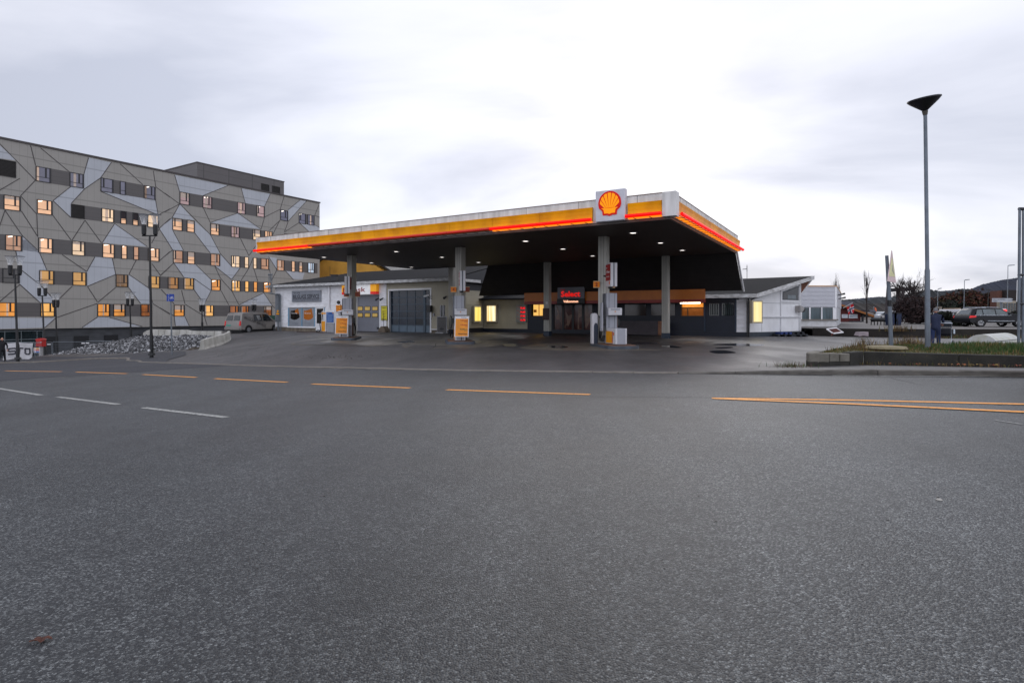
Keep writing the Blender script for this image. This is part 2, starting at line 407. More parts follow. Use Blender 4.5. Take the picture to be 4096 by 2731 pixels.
def crack(pix, w, name='road_crack'):
    out = []
    for (x0, y0), (x1, y1) in zip(pix, pix[1:]):
        n = max(3, int(abs(x1 - x0) / 26))
        for i in range(n): out.append((x0 + (x1 - x0) * i / n + rc.uniform(-5, 5), y0 + (y1 - y0) * i / n + rc.uniform(-1.6, 1.6)))
    out.append(pix[-1]); ground_line(out, w, CK, name, off=.0035)
crack(((2850, 1589), (3300, 1596), (3700, 1606), (4100, 1622)), .03); crack(((2360, 1586), (2850, 1590)), .014); crack(((1180, 1466), (1420, 1475), (1480, 1481)), .03)
crack(((3560, 1512), (3640, 1530), (3700, 1541)), .012);
crack(((1735, 1390), (1745, 1372)), .03); crack(((1240, 1380), (1330, 1376), (1600, 1384)), .02)
def ab_line(a0, b0, a1, b1, w, nm, m):
    mb = MB(); n = max(4, int(math.hypot(a1 - a0, b1 - b0) / .5)); d = Vector((a1 - a0, b1 - b0)).normalized(); nn = Vector((-d.y, d.x)) * w / 2
    for i in range(n + 1):
        a = a0 + (a1 - a0) * i / n + rc.uniform(-.015, .015); b = b0 + (b1 - b0) * i / n + rc.uniform(-.015, .015)
        for sg in (-1, 1): q = (a + nn.x * sg, b + nn.y * sg); mb.v.append(P(*q, zg(*q) + .0055))
        if i: k = 2 * i; mb.f.append([k - 2, k - 1, k + 1, k]); mb.m.append(0)
    tag(mb.build(nm, m), kind='structure')
for b in (22.6, 27.1, 31.4): ab_line(5.2, b, 30.5, b, .035, 'paving_joint', CK)
for a in (6.5, 13.8, 22.1, 30.3): ab_line(a, 21.0, a, 34.4, .03, 'paving_joint', CK)
ab_line(2, 19.2, 33, 19.4, .03, 'paving_joint', CK); ab_line(-6, 24.5, 4.4, 25.4, .03, 'paving_joint', CK)
STN_ = mat('oil_stain', c(30, 29, 29), .35, var=.2)
rs0 = random.Random(21)
for k in range(16):
    a, b = rs0.uniform(5, 32), rs0.uniform(20, 33); mb = MB(); n = 11; r = rs0.uniform(.12, .5); vs = []
    for i in range(n): t = 2 * math.pi * i / n; rr = r * rs0.uniform(.6, 1.2); q = (a + rr * 1.6 * math.cos(t), b + rr * math.sin(t)); vs.append(P(*q, zg(*q) + .0048 + .00005 * k))
    mb.add(vs, [tuple(range(n))]); tag(mb.build('oil_stain', STN_), kind='structure')
# forecourt patches: pale concrete round the pumps, wet puddles
PATCH = asphalt('pale_patch', c(104, 98, 88), c(120, 116, 108), .6, .2, wet=.25, patch=.3)
PUD = mat('puddle_water', c(16, 16, 18), .03, var=.1)
def blob(pix, m, name, off):
    cc_ = [on_ground(*q) for q in pix]; n = len(cc_); mb = MB(); pts = []
    for i in range(n):
        p0, p1, p2, p3 = cc_[i - 1], cc_[i], cc_[(i + 1) % n], cc_[(i + 2) % n]
        for k in range(4):
            t = k / 4; v = .5 * ((2 * p1) + (p2 - p0) * t + (2 * p0 - 5 * p1 + 4 * p2 - p3) * t * t + (3 * p1 - p0 - 3 * p2 + p3) * t ** 3); pts.append(v)
    ce = sum(pts, Vector()) / len(pts); vs = []
    for v in pts + [ce]: a, b = AB(v.x, v.y); vs.append((v.x, v.y, zg(a, b) + off))
    k = len(pts); rings = [vs[-1]]
    mid = [tuple(Vector(vs[-1]).lerp(Vector(v), .5)) for v in vs[:-1]]
    mid = [(x, y, zg(*AB(x, y)) + off) for x, y, z in mid]
    mb.add(vs[:-1] + mid + [vs[-1]], [(i, (i + 1) % k, (i + 1) % k + k, i + k) for i in range(k)] + [(i + k, (i + 1) % k + k, 2 * k) for i in range(k)])
    return tag(mb.build(name, m), kind='structure')
for pix in (((2850, 1378), (2930, 1374), (3040, 1377), (3052, 1382), (2980, 1384), (2900, 1381)), ((2860, 1390), (2920, 1387.5), (2930, 1391), (2885, 1393.5)),
            ((2840, 1404), (2900, 1402), (2945, 1411), (2880, 1414), (2850, 1411)), ((2640, 1384), (2690, 1383), (2730, 1391), (2670, 1389)),
            ((1590, 1366), (1640, 1363), (1660, 1368), (1610, 1371)), ((2520, 1372), (2600, 1370), (2640, 1374), (2560, 1377)), ((2010, 1377), (2060, 1375), (2068, 1384), (2030, 1386)), ((2190, 1384), (2260, 1384), (2270, 1391), (2210, 1391))):
    blob(pix, PUD, 'puddle', .006)
for pix in (((1160, 1375), (1300, 1352), (1420, 1350), (1600, 1356), (1620, 1372), (1500, 1384), (1300, 1380)), ((1620, 1392), (1640, 1364), (1800, 1356), (2000, 1362), (2030, 1372), (1960, 1386), (1800, 1392)),
            ((1230, 1345), (1380, 1336), (1500, 1338), (1400, 1346), (1280, 1352)), ((2080, 1392), (2160, 1376), (2400, 1372), (2560, 1394), (2650, 1400), (2500, 1402), (2250, 1402))):
    blob(pix, PATCH, 'concrete_patch', .003)
# litter: brown leaf, pale stone, dirt specks
def leaf(px, py, size, m, rot, nm, lb):
    p = on_ground(px, py); mb = MB(); n = 16; vs = []
    for k in range(n):
        t = 2 * math.pi * k / n; r = size * (1 + .22 * math.cos(5 * t)) * (1.0 if k % 2 else .85); x, y = r * math.cos(t), .55 * r * math.sin(t)
        vs.append((p.x + x * math.cos(rot) - y * math.sin(rot), p.y + x * math.sin(rot) + y * math.cos(rot), p.z + .008 + .012 * abs(math.sin(2 * t))))
    vs.append((p.x, p.y, p.z + .022)); mb.add(vs, [(k, (k + 1) % n, n) for k in range(n)])
    mb.tube([(p.x, p.y, p.z + .02), (p.x - size * 1.3, p.y - size * .3, p.z + .01)], .003, 5)
    tag(mb.build(nm, m), lb, 'leaf')
leaf(170, 2568, .034, mat('dry_leaf', c(84, 46, 32), .7, var=.4, scale=60), .2, 'fallen_leaf', 'brown curled leaf lying on the asphalt at lower left')
mbp = MB(); pp = on_ground(3757, 2001)
mbp.lathe([(0, .0), (.014, .0), (.019, .005), (.013, .011), (0, .012)], pp, 9); tag(mbp.build('pebble', mat('pebble', c(170, 166, 158), .7)), 'pale pebble lying alone on the road at the right', 'pebble')
mbp = MB(); rnd = random.Random(3)
for i in range(260):
    px, py = (rnd.gauss(1330, 90), rnd.gauss(1427, 5)) if i < 90 else ((rnd.uniform(800, 1150), rnd.uniform(1385, 1450)) if i < 200 else (rnd.uniform(200, 3800), rnd.uniform(1500, 2300)))
    q = on_ground(px, py); s_ = rnd.uniform(.012, .04) if i < 200 else rnd.uniform(.004, .011)
    mbp.add([q + Vector((s_, 0, .004)), q + Vector((0, s_, .004)), q + Vector((-s_, 0, .004)), q + Vector((0, -s_ * .7, .004)), q + Vector((0, 0, s_ * .6))], [(0, 1, 4), (1, 2, 4), (2, 3, 4), (3, 0, 4)])
tag(mbp.build('road_grit', mat('grit', c(44, 38, 34), .9)), 'dark grit and dirt crumbs scattered over the asphalt', 'grit', kind='stuff')
# ================================================================ OFFICE BLOCK ON THE LEFT
HP = Plane(-46.4, 55.6, .531, .847)
hotel = thing('office_building', 'large grey office block with an angular panelled facade and lit windows', 'building', HP(0, -2.6))
CR = {1: (0, 520, .30617), 2: (660, 620, .30617), 3: (0, 960, .30617), 4: (640, 960, .30617)}
def hc(k, x, y): ox, oy, s = CR[k]; return HP.hit(ox + x * s, oy + y * s)
def seam_mat(name, col, w=.62, hline=None, dark=.72, rough=.5):
    m = mat(name, col, rough, var=.05, scale=.6); N, L, b = nodes_of(m)
    g = N.new('ShaderNodeNewGeometry'); d = N.new('ShaderNodeVectorMath'); d.operation = 'DOT_PRODUCT'; L.new(g.outputs['Position'], d.inputs[0]); d.inputs[1].default_value = (HP.dx, HP.dy, 0)
    def M2(op, a, v):
        n = N.new('ShaderNodeMath'); n.operation = op; L.new(a, n.inputs[0]); n.inputs[1].default_value = v; return n.outputs[0]
    f = M2('LESS_THAN', M2('FRACT', M2('MULTIPLY', d.outputs['Value'], 1 / w), 0), .035) if w else None
    if hline:
        sp = N.new('ShaderNodeSeparateXYZ'); L.new(g.outputs['Position'], sp.inputs[0])
        f2 = M2('LESS_THAN', M2('FRACT', M2('MULTIPLY', M2('ADD', sp.outputs[2], hline[1]), 1 / hline[0]), 0), .035)
        if f is not None:
            n = N.new('ShaderNodeMath'); n.operation = 'MAXIMUM'; L.new(f, n.inputs[0]); L.new(f2, n.inputs[1]); f = n.outputs[0]
        else: f = f2
    src = b.inputs['Base Color'].links[0].from_socket; mx = N.new('ShaderNodeMix'); mx.data_type = 'RGBA'; mx.blend_type = 'MULTIPLY'
    L.new(f, mx.inputs[0]); L.new(src, mx.inputs[6]); mx.inputs[7].default_value = (dark, dark, dark, 1); L.new(mx.outputs[2], b.inputs['Base Color'])
    return m
HB = seam_mat('beige_cladding', c(152, 148, 142), .62, (3.4, .4)); HL = seam_mat('pale_cladding', c(178, 181, 187), .62, (3.4, .4))
HD = seam_mat('dark_cladding', c(90, 86, 85), None, (.45, .1), dark=.6); HR = seam_mat('roof_house_cladding', c(94, 90, 90), 3.4, (.95, .1), dark=.6)
JT = mat('joint_metal', c(66, 60, 60), .5); PL = mat('stone_plinth', c(64, 66, 70), .6, var=.35, scale=1.2, stretch=(1, 1, 3)); FR = mat('window_frame', c(20, 20, 26), .35)
S0, S1 = -14.0, HP.hit(1278.5, 900)[0]; ZT = 17.9; ZB = HP.hit(150, 1315)[1]
mb = MB(); HP.rect(mb, S0, S1, ZB, ZT, -16, 0); mb.build('wall', HB, hotel)
mb = MB(); HP.rect(mb, S0, S1 + .08, ZT, ZT + .18, -16.1, .1); mb.build('parapet', JT, hotel)
mb = MB(); HP.rect(mb, S0, S1 - .4, -4.2, ZB - .004, -15.6, -.35); mb.build('plinth', PL, hotel)
# pale panels
LP_ = [(1, [(-60, 150), (210, 400), (0, 372), (-60, 360)]), (1, [(1157, 362), (1455, 425), (1315, 625), (1100, 770), (1095, 580)]), (1, [(925, 740), (1100, 765), (930, 960), (925, 1145), (692, 925)]),
       (1, [(1320, 805), (2030, 910), (2065, 1110)]), (1, [(1497, 1225), (1925, 1525), (1335, 1475)]), (1, [(295, 1385), (490, 1568), (500, 1600), (295, 1568)]),
       (2, [(125, 260), (825, 400), (500, 530), (190, 480)]), (2, [(995, 435), (1375, 510), (1300, 670), (1050, 630)]), (2, [(1765, 590), (1850, 603), (1610, 865), (1605, 720)]), (2, [(1755, 885), (1955, 915), (2020, 950), (2020, 1030), (1905, 1025)]),
       (2, [(950, 760), (1250, 970), (590, 885)]), (2, [(193, 645), (385, 855), (95, 815)]), (2, [(385, 860), (590, 1040), (720, 1285), (590, 1280), (385, 1015)]), (2, [(95, 820), (100, 985), (240, 1245), (100, 1240), (0, 1080), (-70, 965), (0, 895)]),
       (4, [(785, 185), (930, 345), (1050, 360), (935, 515), (715, 335), (785, 330)]), (4, [(180, 300), (465, 320), (665, 515), (665, 660), (445, 505), (310, 485)]), (4, [(445, 510), (665, 665), (580, 830), (445, 650)]), (4, [(1420, 220), (1525, 235), (1525, 385)]),
       (4, [(1640, 405), (1890, 420), (1860, 520), (1740, 515)]), (4, [(1355, 690), (1465, 855), (1035, 845)]), (4, [(185, 995), (325, 1000), (380, 1120), (200, 1120)]),
       (3, [(295, 0), (345, 0), (515, 165), (610, 392), (512, 394), (512, 575), (715, 785), (722, 818), (520, 815), (262, 585), (258, 385), (235, 250), (207, 140), (292, 142)]), (3, [(1240, 220), (1465, 235), (1510, 450), (1140, 605), (1135, 410)]),
       (3, [(1680, 455), (1945, 630), (1995, 828), (1835, 828), (1680, 620)]), (3, [(-300, 1012), (725, 1020), (585, 1143), (-300, 1170)]), (3, [(1275, 1005), (1430, 1010), (1860, 1130), (1070, 1143)])]
for k, poly in LP_:
    q = [hc(k, *p) for p in poly]; q = [(t, max(ZB + .01, min(z, ZT - .01))) for t, z in q]; mb = MB(); mb.prism(q, HP, -.02, .012); mb.build('pale_panel', HL, hotel)
# dark joints
SEG = {1: [(-60, 140, 0, 185), (0, 185, 460, 655), (400, 205, 465, 465), (528, 235, 905, 548), (1157, 362, 1095, 580), (1455, 425, 1315, 625), (1315, 625, 1100, 775), (1100, 775, 930, 960), (1570, 445, 1865, 715), (2003, 535, 2035, 745), (2035, 745, 2221, 880),
           (460, 660, 268, 862), (268, 862, 480, 1100), (-60, 820, 260, 633), (925, 740, 692, 925), (692, 925, 925, 1145), (690, 1115, 930, 1440), (480, 1100, 492, 1395), (280, 1060, 490, 1390), (65, 1050, -30, 1320), (65, 1050, 290, 1380), (290, 1380, 490, 1568),
           (1110, 1180, 940, 1440), (1110, 1180, 1325, 1475), (1497, 1225, 1335, 1475), (1497, 1225, 1925, 1525), (1320, 805, 2065, 1110), (2030, 910, 2065, 1110), (2065, 1110, 2221, 1030), (2080, 1285, 2221, 1160), (2080, 1290, 1980, 1480), (2080, 1290, 2221, 1510)],
       2: [(125, 260, 190, 480), (0, 500, 190, 640), (190, 640, 0, 745), (825, 400, 500, 530), (995, 435, 1050, 630), (1375, 510, 1300, 670), (1555, 540, 1505, 710), (1505, 710, 1305, 810), (1765, 590, 1605, 720), (1850, 600, 1610, 865), (2015, 640, 1955, 790), (1955, 790, 2020, 815),
           (1955, 915, 2020, 950), (1300, 815, 1255, 970), (1610, 865, 1560, 1005), (1750, 885, 1565, 1005), (1755, 885, 1905, 1025), (1500, 855, 1360, 990), (1500, 855, 1385, 1085), (190, 645, 95, 815), (195, 640, 590, 1040), (95, 820, 0, 895), (500, 690, 590, 880), (950, 760, 590, 885),
           (950, 760, 1250, 970), (100, 985, 240, 1245), (385, 1015, 590, 1280), (0, 1080, 100, 1240), (100, 1240, 0, 1320), (590, 1040, 720, 1285), (720, 1285, 870, 1455), (985, 1090, 1095, 1315), (1095, 1315, 1200, 1170)],
       4: [(180, 300, 0, 465), (180, 300, 310, 485), (465, 320, 665, 515), (715, 340, 790, 500), (790, 500, 940, 670), (940, 670, 1030, 845), (715, 340, 935, 515), (1050, 360, 935, 515), (1215, 235, 1160, 370), (1160, 370, 1060, 525), (1225, 375, 1278, 540), (1430, 380, 1455, 535),
           (1525, 390, 1455, 535), (1640, 405, 1745, 520), (445, 505, 665, 660), (445, 650, 575, 830), (665, 665, 580, 830), (800, 665, 900, 850), (1355, 690, 1035, 845), (1355, 690, 1465, 855), (1465, 855, 1540, 930), (20, 650, 185, 835), (280, 655, 325, 830), (330, 840, 580, 995),
           (580, 995, 615, 1115), (325, 1000, 380, 1120), (0, 885, 180, 990), (185, 995, 200, 1120), (1420, 220, 1525, 385)],
       3: [(205, 140, 255, 390), (515, 165, 610, 390), (810, 190, 1130, 410), (1240, 220, 1135, 410), (1465, 235, 1510, 445), (1510, 450, 1140, 605), (1145, 610, 1270, 805), (1780, 260, 1685, 445), (1685, 450, 1945, 630), (1680, 620, 1835, 828), (1510, 620, 1275, 815), (1945, 630, 1995, 825),
           (1985, 310, 2095, 460), (2095, 465, 2221, 350), (2090, 265, 2221, 150), (2105, 645, 2180, 725), (1995, 830, 2221, 970), (275, 390, 510, 575), (510, 575, 715, 785), (945, 600, 755, 785), (-60, 850, 260, 580), (260, 580, 520, 815), (1265, 830, 745, 1010), (725, 1020, 585, 1143), (1275, 1005, 1070, 1143), (1430, 1010, 1860, 1130)]}
mb = MB(); w = .034; jo = .014
for k, segs in SEG.items():
    for x0, y0, x1, y1 in segs:
        (a, za), (b, zb) = hc(k, x0, y0), hc(k, x1, y1); d = math.hypot(b - a, zb - za)
        if d < .01: continue
        nx, nz = -(zb - za) / d * w, (b - a) / d * w; jo += .00005
        mb.prism([(a + nx, za + nz), (b + nx, zb + nz), (b - nx, zb - nz), (a - nx, za - nz)], HP, 0.0, jo + .006)
mb.build('panel_joints', JT, hotel)
# storeys: windows given by crop and left/right edge
ROWS = {5: (hc(1, 465, 470)[1], hc(1, 465, 665)[1]), 4: (hc(1, 45, 843)[1], hc(1, 45, 1037)[1]), 3: (hc(1, 65, 1365)[1], hc(3, 75, 132)[1]), 2: (hc(3, 30, 366)[1], hc(3, 35, 556)[1]), 1: (hc(3, 0, 814)[1], hc(3, 0, 999)[1])}
WN = {5: [(1, 465, 665, 'a'), (1, 908, 1095, 'a'), (1, 1313, 1480, 'al'), (1, 1565, 1643, 'an'), (1, 1877, 2030, 'ac'), (2, 190, 322, 'bc'), (2, 490, 615, 'bc'), (2, 942, 1052, 'b'), (2, 1193, 1300, 'bcl'), (2, 1505, 1605, 'ac'), (2, 1748, 1838, 'acl'), (2, 1860, 1950, 'a')],
      4: [(1, 45, 270, 'pc'), (1, 480, 685, 'pc'), (1, 1323, 1492, 'p'), (1, 1572, 1653, 'pdn'), (1, 1730, 1808, 'pdn'), (1, 1925, 2075, 'p'), (2, 95, 230, 'pl'), (2, 283, 385, 'pcn'), (2, 592, 710, 'p'), (2, 860, 973, 'b'), (2, 1145, 1250, 'pl'), (2, 1300, 1400, 'p'), (2, 1558, 1690, 'pl')],
      3: [(1, 65, 290, 'pc'), (1, 497, 693, 'pc'), (1, 937, 1113, 'pc'), (1, 1335, 1500, 'pc'), (1, 1583, 1662, 'pcn'), (1, 1740, 1815, 'pn'), (1, 1930, 2083, 'pc'), (2, 103, 238, 'pl'), (2, 290, 390, 'pcn'), (2, 593, 718, 'p'), (2, 865, 980, 'pl'), (2, 1035, 1093, 'pn'), (2, 1150, 1200, 'pn'), (2, 1250, 1358, 'p'), (2, 1460, 1558, 'p'), (2, 1650, 1698, 'pn'), (2, 1748, 1797, 'pn'), (2, 1865, 1950, 'w')],
      2: [(3, 30, 255, 'k'), (3, 510, 710, 'y'), (3, 945, 1130, 'y'), (3, 1510, 1673, 'y'), (3, 1940, 2090, 'y'), (4, 100, 243, 'q'), (4, 308, 443, 'y'), (4, 668, 790, 'oc'), (4, 935, 1050, 'oc'), (4, 1105, 1160, 'on'), (4, 1218, 1273, 'on'), (4, 1348, 1450, 'oc')],
      1: [(3, -30, 210, 'o'), (3, 527, 720, 'o'), (3, 1270, 1437, 'o'), (3, 1478, 1640, 'o'), (3, 1835, 1985, 'o'), (4, 180, 320, 'o'), (4, 578, 702, 'o'), (4, 908, 1025, 'o'), (4, 1055, 1160, 'd'), (4, 1355, 1460, 'ol')]}
BAND = {5: [(1, 665, 908), (1, 1480, 1565), (1, 1643, 1877), (2, 322, 490), (2, 615, 942), (2, 1052, 1193), (2, 1838, 1860)], 4: [(1, -200, 45), (1, 1105, 1323), (1, 1492, 1572), (1, 1653, 1730), (1, 1808, 1925), (2, 230, 283), (2, 710, 860), (2, 973, 1145), (2, 1250, 1300)],
        3: [(1, -200, 65), (1, 693, 937), (1, 1113, 1335), (1, 1500, 1583), (1, 1662, 1740), (1, 1815, 1930), (2, 238, 290), (2, 390, 593), (2, 980, 1035), (2, 1200, 1250), (2, 1558, 1650), (2, 1698, 1748), (2, 1797, 1865), (2, 1950, 1990)],
        2: [(3, -200, 30), (3, 710, 945), (3, 2090, 2190), (4, 243, 308), (4, 1050, 1105), (4, 1160, 1218), (4, 1273, 1348)], 1: [(3, 210, 527), (3, 1437, 1478), (3, 1640, 1835), (4, 702, 908), (4, 1025, 1055), (4, 1160, 1355)]}
def room(name, col, s, dark=False):
    m = mat(name, c(40, 40, 46), .05, var=.2, emit=col, es=s, spec=.6); N, L, b = nodes_of(m)
    g = N.new('ShaderNodeNewGeometry'); nz = N.new('ShaderNodeTexNoise'); nz.inputs['Scale'].default_value = .9; nz.inputs['Detail'].default_value = 3
    mp = N.new('ShaderNodeMapping'); mp.inputs['Scale'].default_value = (1, 1, .35); L.new(g.outputs['Position'], mp.inputs[0]); L.new(mp.outputs[0], nz.inputs['Vector'])
    rp = N.new('ShaderNodeMapRange'); L.new(nz.outputs[0], rp.inputs[0]); rp.inputs[1].default_value = .3; rp.inputs[2].default_value = .7; rp.inputs[3].default_value = s * (.2 if dark else .68); rp.inputs[4].default_value = s * 1.1
    L.new(rp.outputs[0], b.inputs['Emission Strength']); return m
ROOM = {'a': room('unlit_sky_reflection', c(140, 140, 170), .3), 'b': room('room_pale', c(205, 170, 172), .5), 'p': room('room_peach', c(244, 190, 148), .78), 'y': room('room_yellow', c(216, 160, 80), .62), 'o': room('room_amber', c(250, 164, 72), .68),  # 'a': unlit panes, faint emission stands in for the sky's grey-violet reflection
        'q': room('room_dim', c(176, 120, 50), .6), 'k': room('room_dark', c(60, 54, 46), .35), 'w': room('room_cool', c(190, 205, 225), .9), 'd': room('room_brown', c(190, 110, 40), .7, True)}
ROOM.update({'p1': room('room_peach_dim', c(226, 168, 130), .52), 'p2': room('room_cream', c(250, 214, 176), .85), 'o1': room('room_amber_dim', c(206, 120, 44), .5, True), 'o2': room('room_amber_bright', c(255, 190, 104), .8), 'y1': room('room_yellow_dim', c(170, 124, 66), .45, True)})
def rm(k): return ROOM[random.choice({'p': ('p', 'p', 'p1', 'p2'), 'o': ('o', 'o', 'o1', 'o2'), 'y': ('y', 'y', 'y1')}.get(k, (k,)))]
LAMP = mat('strip_lamp', c(240, 240, 240), .4, emit=c(255, 240, 220), es=1.6)
CURT = [mat('curtain_dim', c(120, 110, 100), .8, emit=c(150, 110, 80), es=.25), mat('curtain_pale', c(170, 160, 150), .8, emit=c(210, 170, 140), es=.35), mat('blind_pale', c(150, 146, 146), .7, emit=c(190, 160, 130), es=.25)]
WP = {}
for r, lst in WN.items():
    zt, zb = ROWS[r]
    for k, x0, x1, code in lst:
        a, b = hc(k, x0, 800)[0], hc(k, x1, 800)[0]; wd = b - a; fl = 'l' in code; nar = 'n' in code
        sk = .42; zm = zb + sk; mb = MB(); D0, D1 = -.02, .075; t = .055
        HP.rect(mb, a, b, zt - .07, zt, D0, D1); HP.rect(mb, a, b, zb, zb + .05, D0, D1)
        rt = .13 if not nar else .1
        lf = .07; HP.rect(mb, a, a + lf, zb + .05, zt - .07, D0, D1); HP.rect(mb, b - rt, b, zb + .05, zt - .07, D0, D1); HP.rect(mb, a + lf, b - rt, zm, zm + .06, D0, D1 - .03)
        if not nar:
            mu = (a + lf + (b - a) * .17) if fl else (b - rt - (b - a) * .24)
            HP.rect(mb, mu - .06, mu + .08, zm + .06, zt - .07, D0, D1 - .02)
        f = mb.build('window', FR, hotel)
        mb = MB(); HP.rect(mb, a + lf - .01, b - rt + .01, zb + .04, zt - .06, -.03, .018)
        if 'c' in code:
            lw = wd * random.uniform(.25, .4); l0 = a + lf + wd * random.uniform(.02, .15); lz = zt - .2 - random.uniform(0, .12)
            p = mb.build('pane', rm(code[0]), f)
            m2 = MB(); m2.add([HP(l0, lz, .02), HP(l0 + lw, lz + .1, .02), HP(l0 + lw, lz + .2, .02), HP(l0, lz + .1, .02)], [(0, 1, 2, 3)]); m2.build('room_lamp', LAMP, f)
        elif 'pd' in code:
            p = mb.build('pane', ROOM['p'], f); m2 = MB(); HP.rect(m2, a + lf, b - rt, zt - .85, zt - .07, .019, .022); m2.build('blind', mat('dark_blind', c(40, 30, 34), .7), f)
        else: p = mb.build('pane', rm(code[0]), f)
        if not nar and random.random() < .55:
            cw = wd * random.uniform(.1, .22); c0 = a + lf + (0 if random.random() < .5 else wd * random.uniform(.2, .42)); m3 = MB(); HP.rect(m3, c0, c0 + cw, zb + .06, zt - .075, .0185, .024)
            m3.build('curtain', CURT[random.randrange(3)], f)
        elif random.random() < .3: m3 = MB(); HP.rect(m3, a + lf, b - rt, zt - random.uniform(.3, .7), zt - .075, .0185, .024); m3.build('roller_blind', CURT[2], f)
mb = MB()
for r, lst in BAND.items():
    for k, x0, x1 in lst: mb = MB(); HP.rect(mb, hc(k, x0, 800)[0] + .004, hc(k, x1, 800)[0] - .004, ROWS[r][1], ROWS[r][0], -.02, .026); mb.build('dark_band', HD, hotel)
LV = mat('louvre', c(34, 31, 30), .6)
def louvre(pl, a, b, z0, z1, par, nm='louvre'):
    mb = MB(); pl.rect(mb, a, b, z0, z1, -.1, .02); z = z0 + .06
    while z < z1 - .05: mb.add([pl(a + .05, z, .03), pl(b - .05, z, .03), pl(b - .05, z + .05, .05), pl(a + .05, z + .05, .05)], [(0, 1, 2, 3)]); z += .12
    for q in ((a, a + .06, z0, z1), (b - .06, b, z0, z1), (a + .06, b - .06, z1 - .06, z1), (a + .06, b - .06, z0, z0 + .06)): pl.rect(mb, *q, .02, .07)
    mb.build(nm, LV, par)
louvre(HP, hc(1, -200, 500)[0], hc(1, 208, 500)[0], hc(1, 0, 595)[1], hc(1, 0, 380)[1], hotel)
louvre(HP, hc(1, 925, 900)[0], hc(1, 1105, 900)[0], ROWS[4][1], ROWS[4][0], hotel)
# roof house
RP = HP.shift(-3.5); a0 = RP.hit(788.6, 650)[0]; a1 = RP.hit(1136, 728)[0]; zt = RP.hit(788.6, 650.6)[1]
mb = MB(); RP.rect(mb, a0, a1, ZT, zt, -12, 0); rh = mb.build('roof_house', HR, hotel)
mb = MB(); RP.rect(mb, a0 - .06, a1 + .06, zt, zt + .12, -12.06, .06); mb.build('coping', JT, rh)
for x0, x1, y0, y1 in ((1257, 1360, 370, 490), (1398, 1500, 400, 508)):
    p = RP.hit(660 + x0 * .30617, 620 + y0 * .30617); q = RP.hit(660 + x1 * .30617, 620 + y1 * .30617); louvre(RP, p[0], q[0], ZT + .25, p[1], rh)
# ground floor: shop glazing at left, dark doors in the plinth
GP = HP.shift(-.35); mb = MB(); gz = MB()
ga, gb = GP.hit(-260, 1300)[0], GP.hit(172, 1300)[0]
GP.rect(gz, ga, gb, -2.6, ZB - .15, .0, .03); g_ = gz.build('shop_glazing', mat('shop_glass', c(22, 34, 38), .08, var=.5, scale=.8), hotel)
for px in (-240, -170, -110, -60, 18, 84, 147, 170): s_ = GP.hit(px, 1300)[0]; GP.rect(mb, s_ - .03, s_ + .03, -2.6, ZB - .15, .03, .08)
for z in (ZB - .2, GP.hit(100, 1357)[1]): GP.rect(mb, ga, gb, z - .04, z + .03, .081, .1)
mb.build('glazing_bars', mat('alu_bar', c(110, 118, 122), .4, .5), g_)
for x0, x1, y in ((181, 232, 1346), (295, 355, 1344), (416, 472, 1340), (552, 580, 1338)):
    p = GP.hit(x0, y); q = GP.hit(x1, y); mb = MB(); GP.rect(mb, p[0], q[0], -3.4, p[1], 0, .05)
    z = p[1] - .5
    while z > -3.2: GP.rect(mb, p[0] + .03, q[0] - .03, z, z + .03, .05, .065); z -= .5
    mb.build('door', mat('dark_door', c(20, 21, 25), .5), hotel)
# ================================================================ FORECOURT CANOPY
A0, A1c, B0, B1c = 5.73, 29.9, 20.94, 34.84
CF = frontplane(B0); CSd = sideplane(A0); ZS, ZTOP = 5.03, 5.95
canopy = thing('fuel_canopy', 'large flat fuel station canopy with white, yellow and red lit edge on white posts', 'canopy', P(17.8, 27.9, 0))
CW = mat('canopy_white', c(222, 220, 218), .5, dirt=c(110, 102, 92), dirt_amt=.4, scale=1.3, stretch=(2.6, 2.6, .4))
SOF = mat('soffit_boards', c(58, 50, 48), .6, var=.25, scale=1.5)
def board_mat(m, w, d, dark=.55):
    N, L, b = nodes_of(m); g = N.new('ShaderNodeNewGeometry'); dd = N.new('ShaderNodeVectorMath'); dd.operation = 'DOT_PRODUCT'; L.new(g.outputs['Position'], dd.inputs[0]); dd.inputs[1].default_value = d
    def M2(op, a, v):
        n = N.new('ShaderNodeMath'); n.operation = op; L.new(a, n.inputs[0]); n.inputs[1].default_value = v; return n.outputs[0]
    f = M2('LESS_THAN', M2('FRACT', M2('MULTIPLY', dd.outputs['Value'], 1 / w), 0), .07)
    src = b.inputs['Base Color'].links[0].from_socket; mx = N.new('ShaderNodeMix'); mx.data_type = 'RGBA'; mx.blend_type = 'MULTIPLY'
    L.new(f, mx.inputs[0]); L.new(src, mx.inputs[6]); mx.inputs[7].default_value = (dark, dark, dark, 1); L.new(mx.outputs[2], b.inputs['Base Color']); return m
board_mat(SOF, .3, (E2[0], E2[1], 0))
def abbox(mb, a0, a1, b0, b1, z0, z1, m=None): return mb.box((a0, b0, z0), (a1, b1, z1), P, m)
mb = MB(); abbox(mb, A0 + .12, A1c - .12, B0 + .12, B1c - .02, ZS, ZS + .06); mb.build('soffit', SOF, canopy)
mb = MB(); abbox(mb, A0 + .1, A1c - .1, B0 + .1, B1c - .1, ZTOP - .12, ZTOP - .06); mb.build('roof_deck', mat('roof_felt', c(60, 58, 58), .9), canopy)
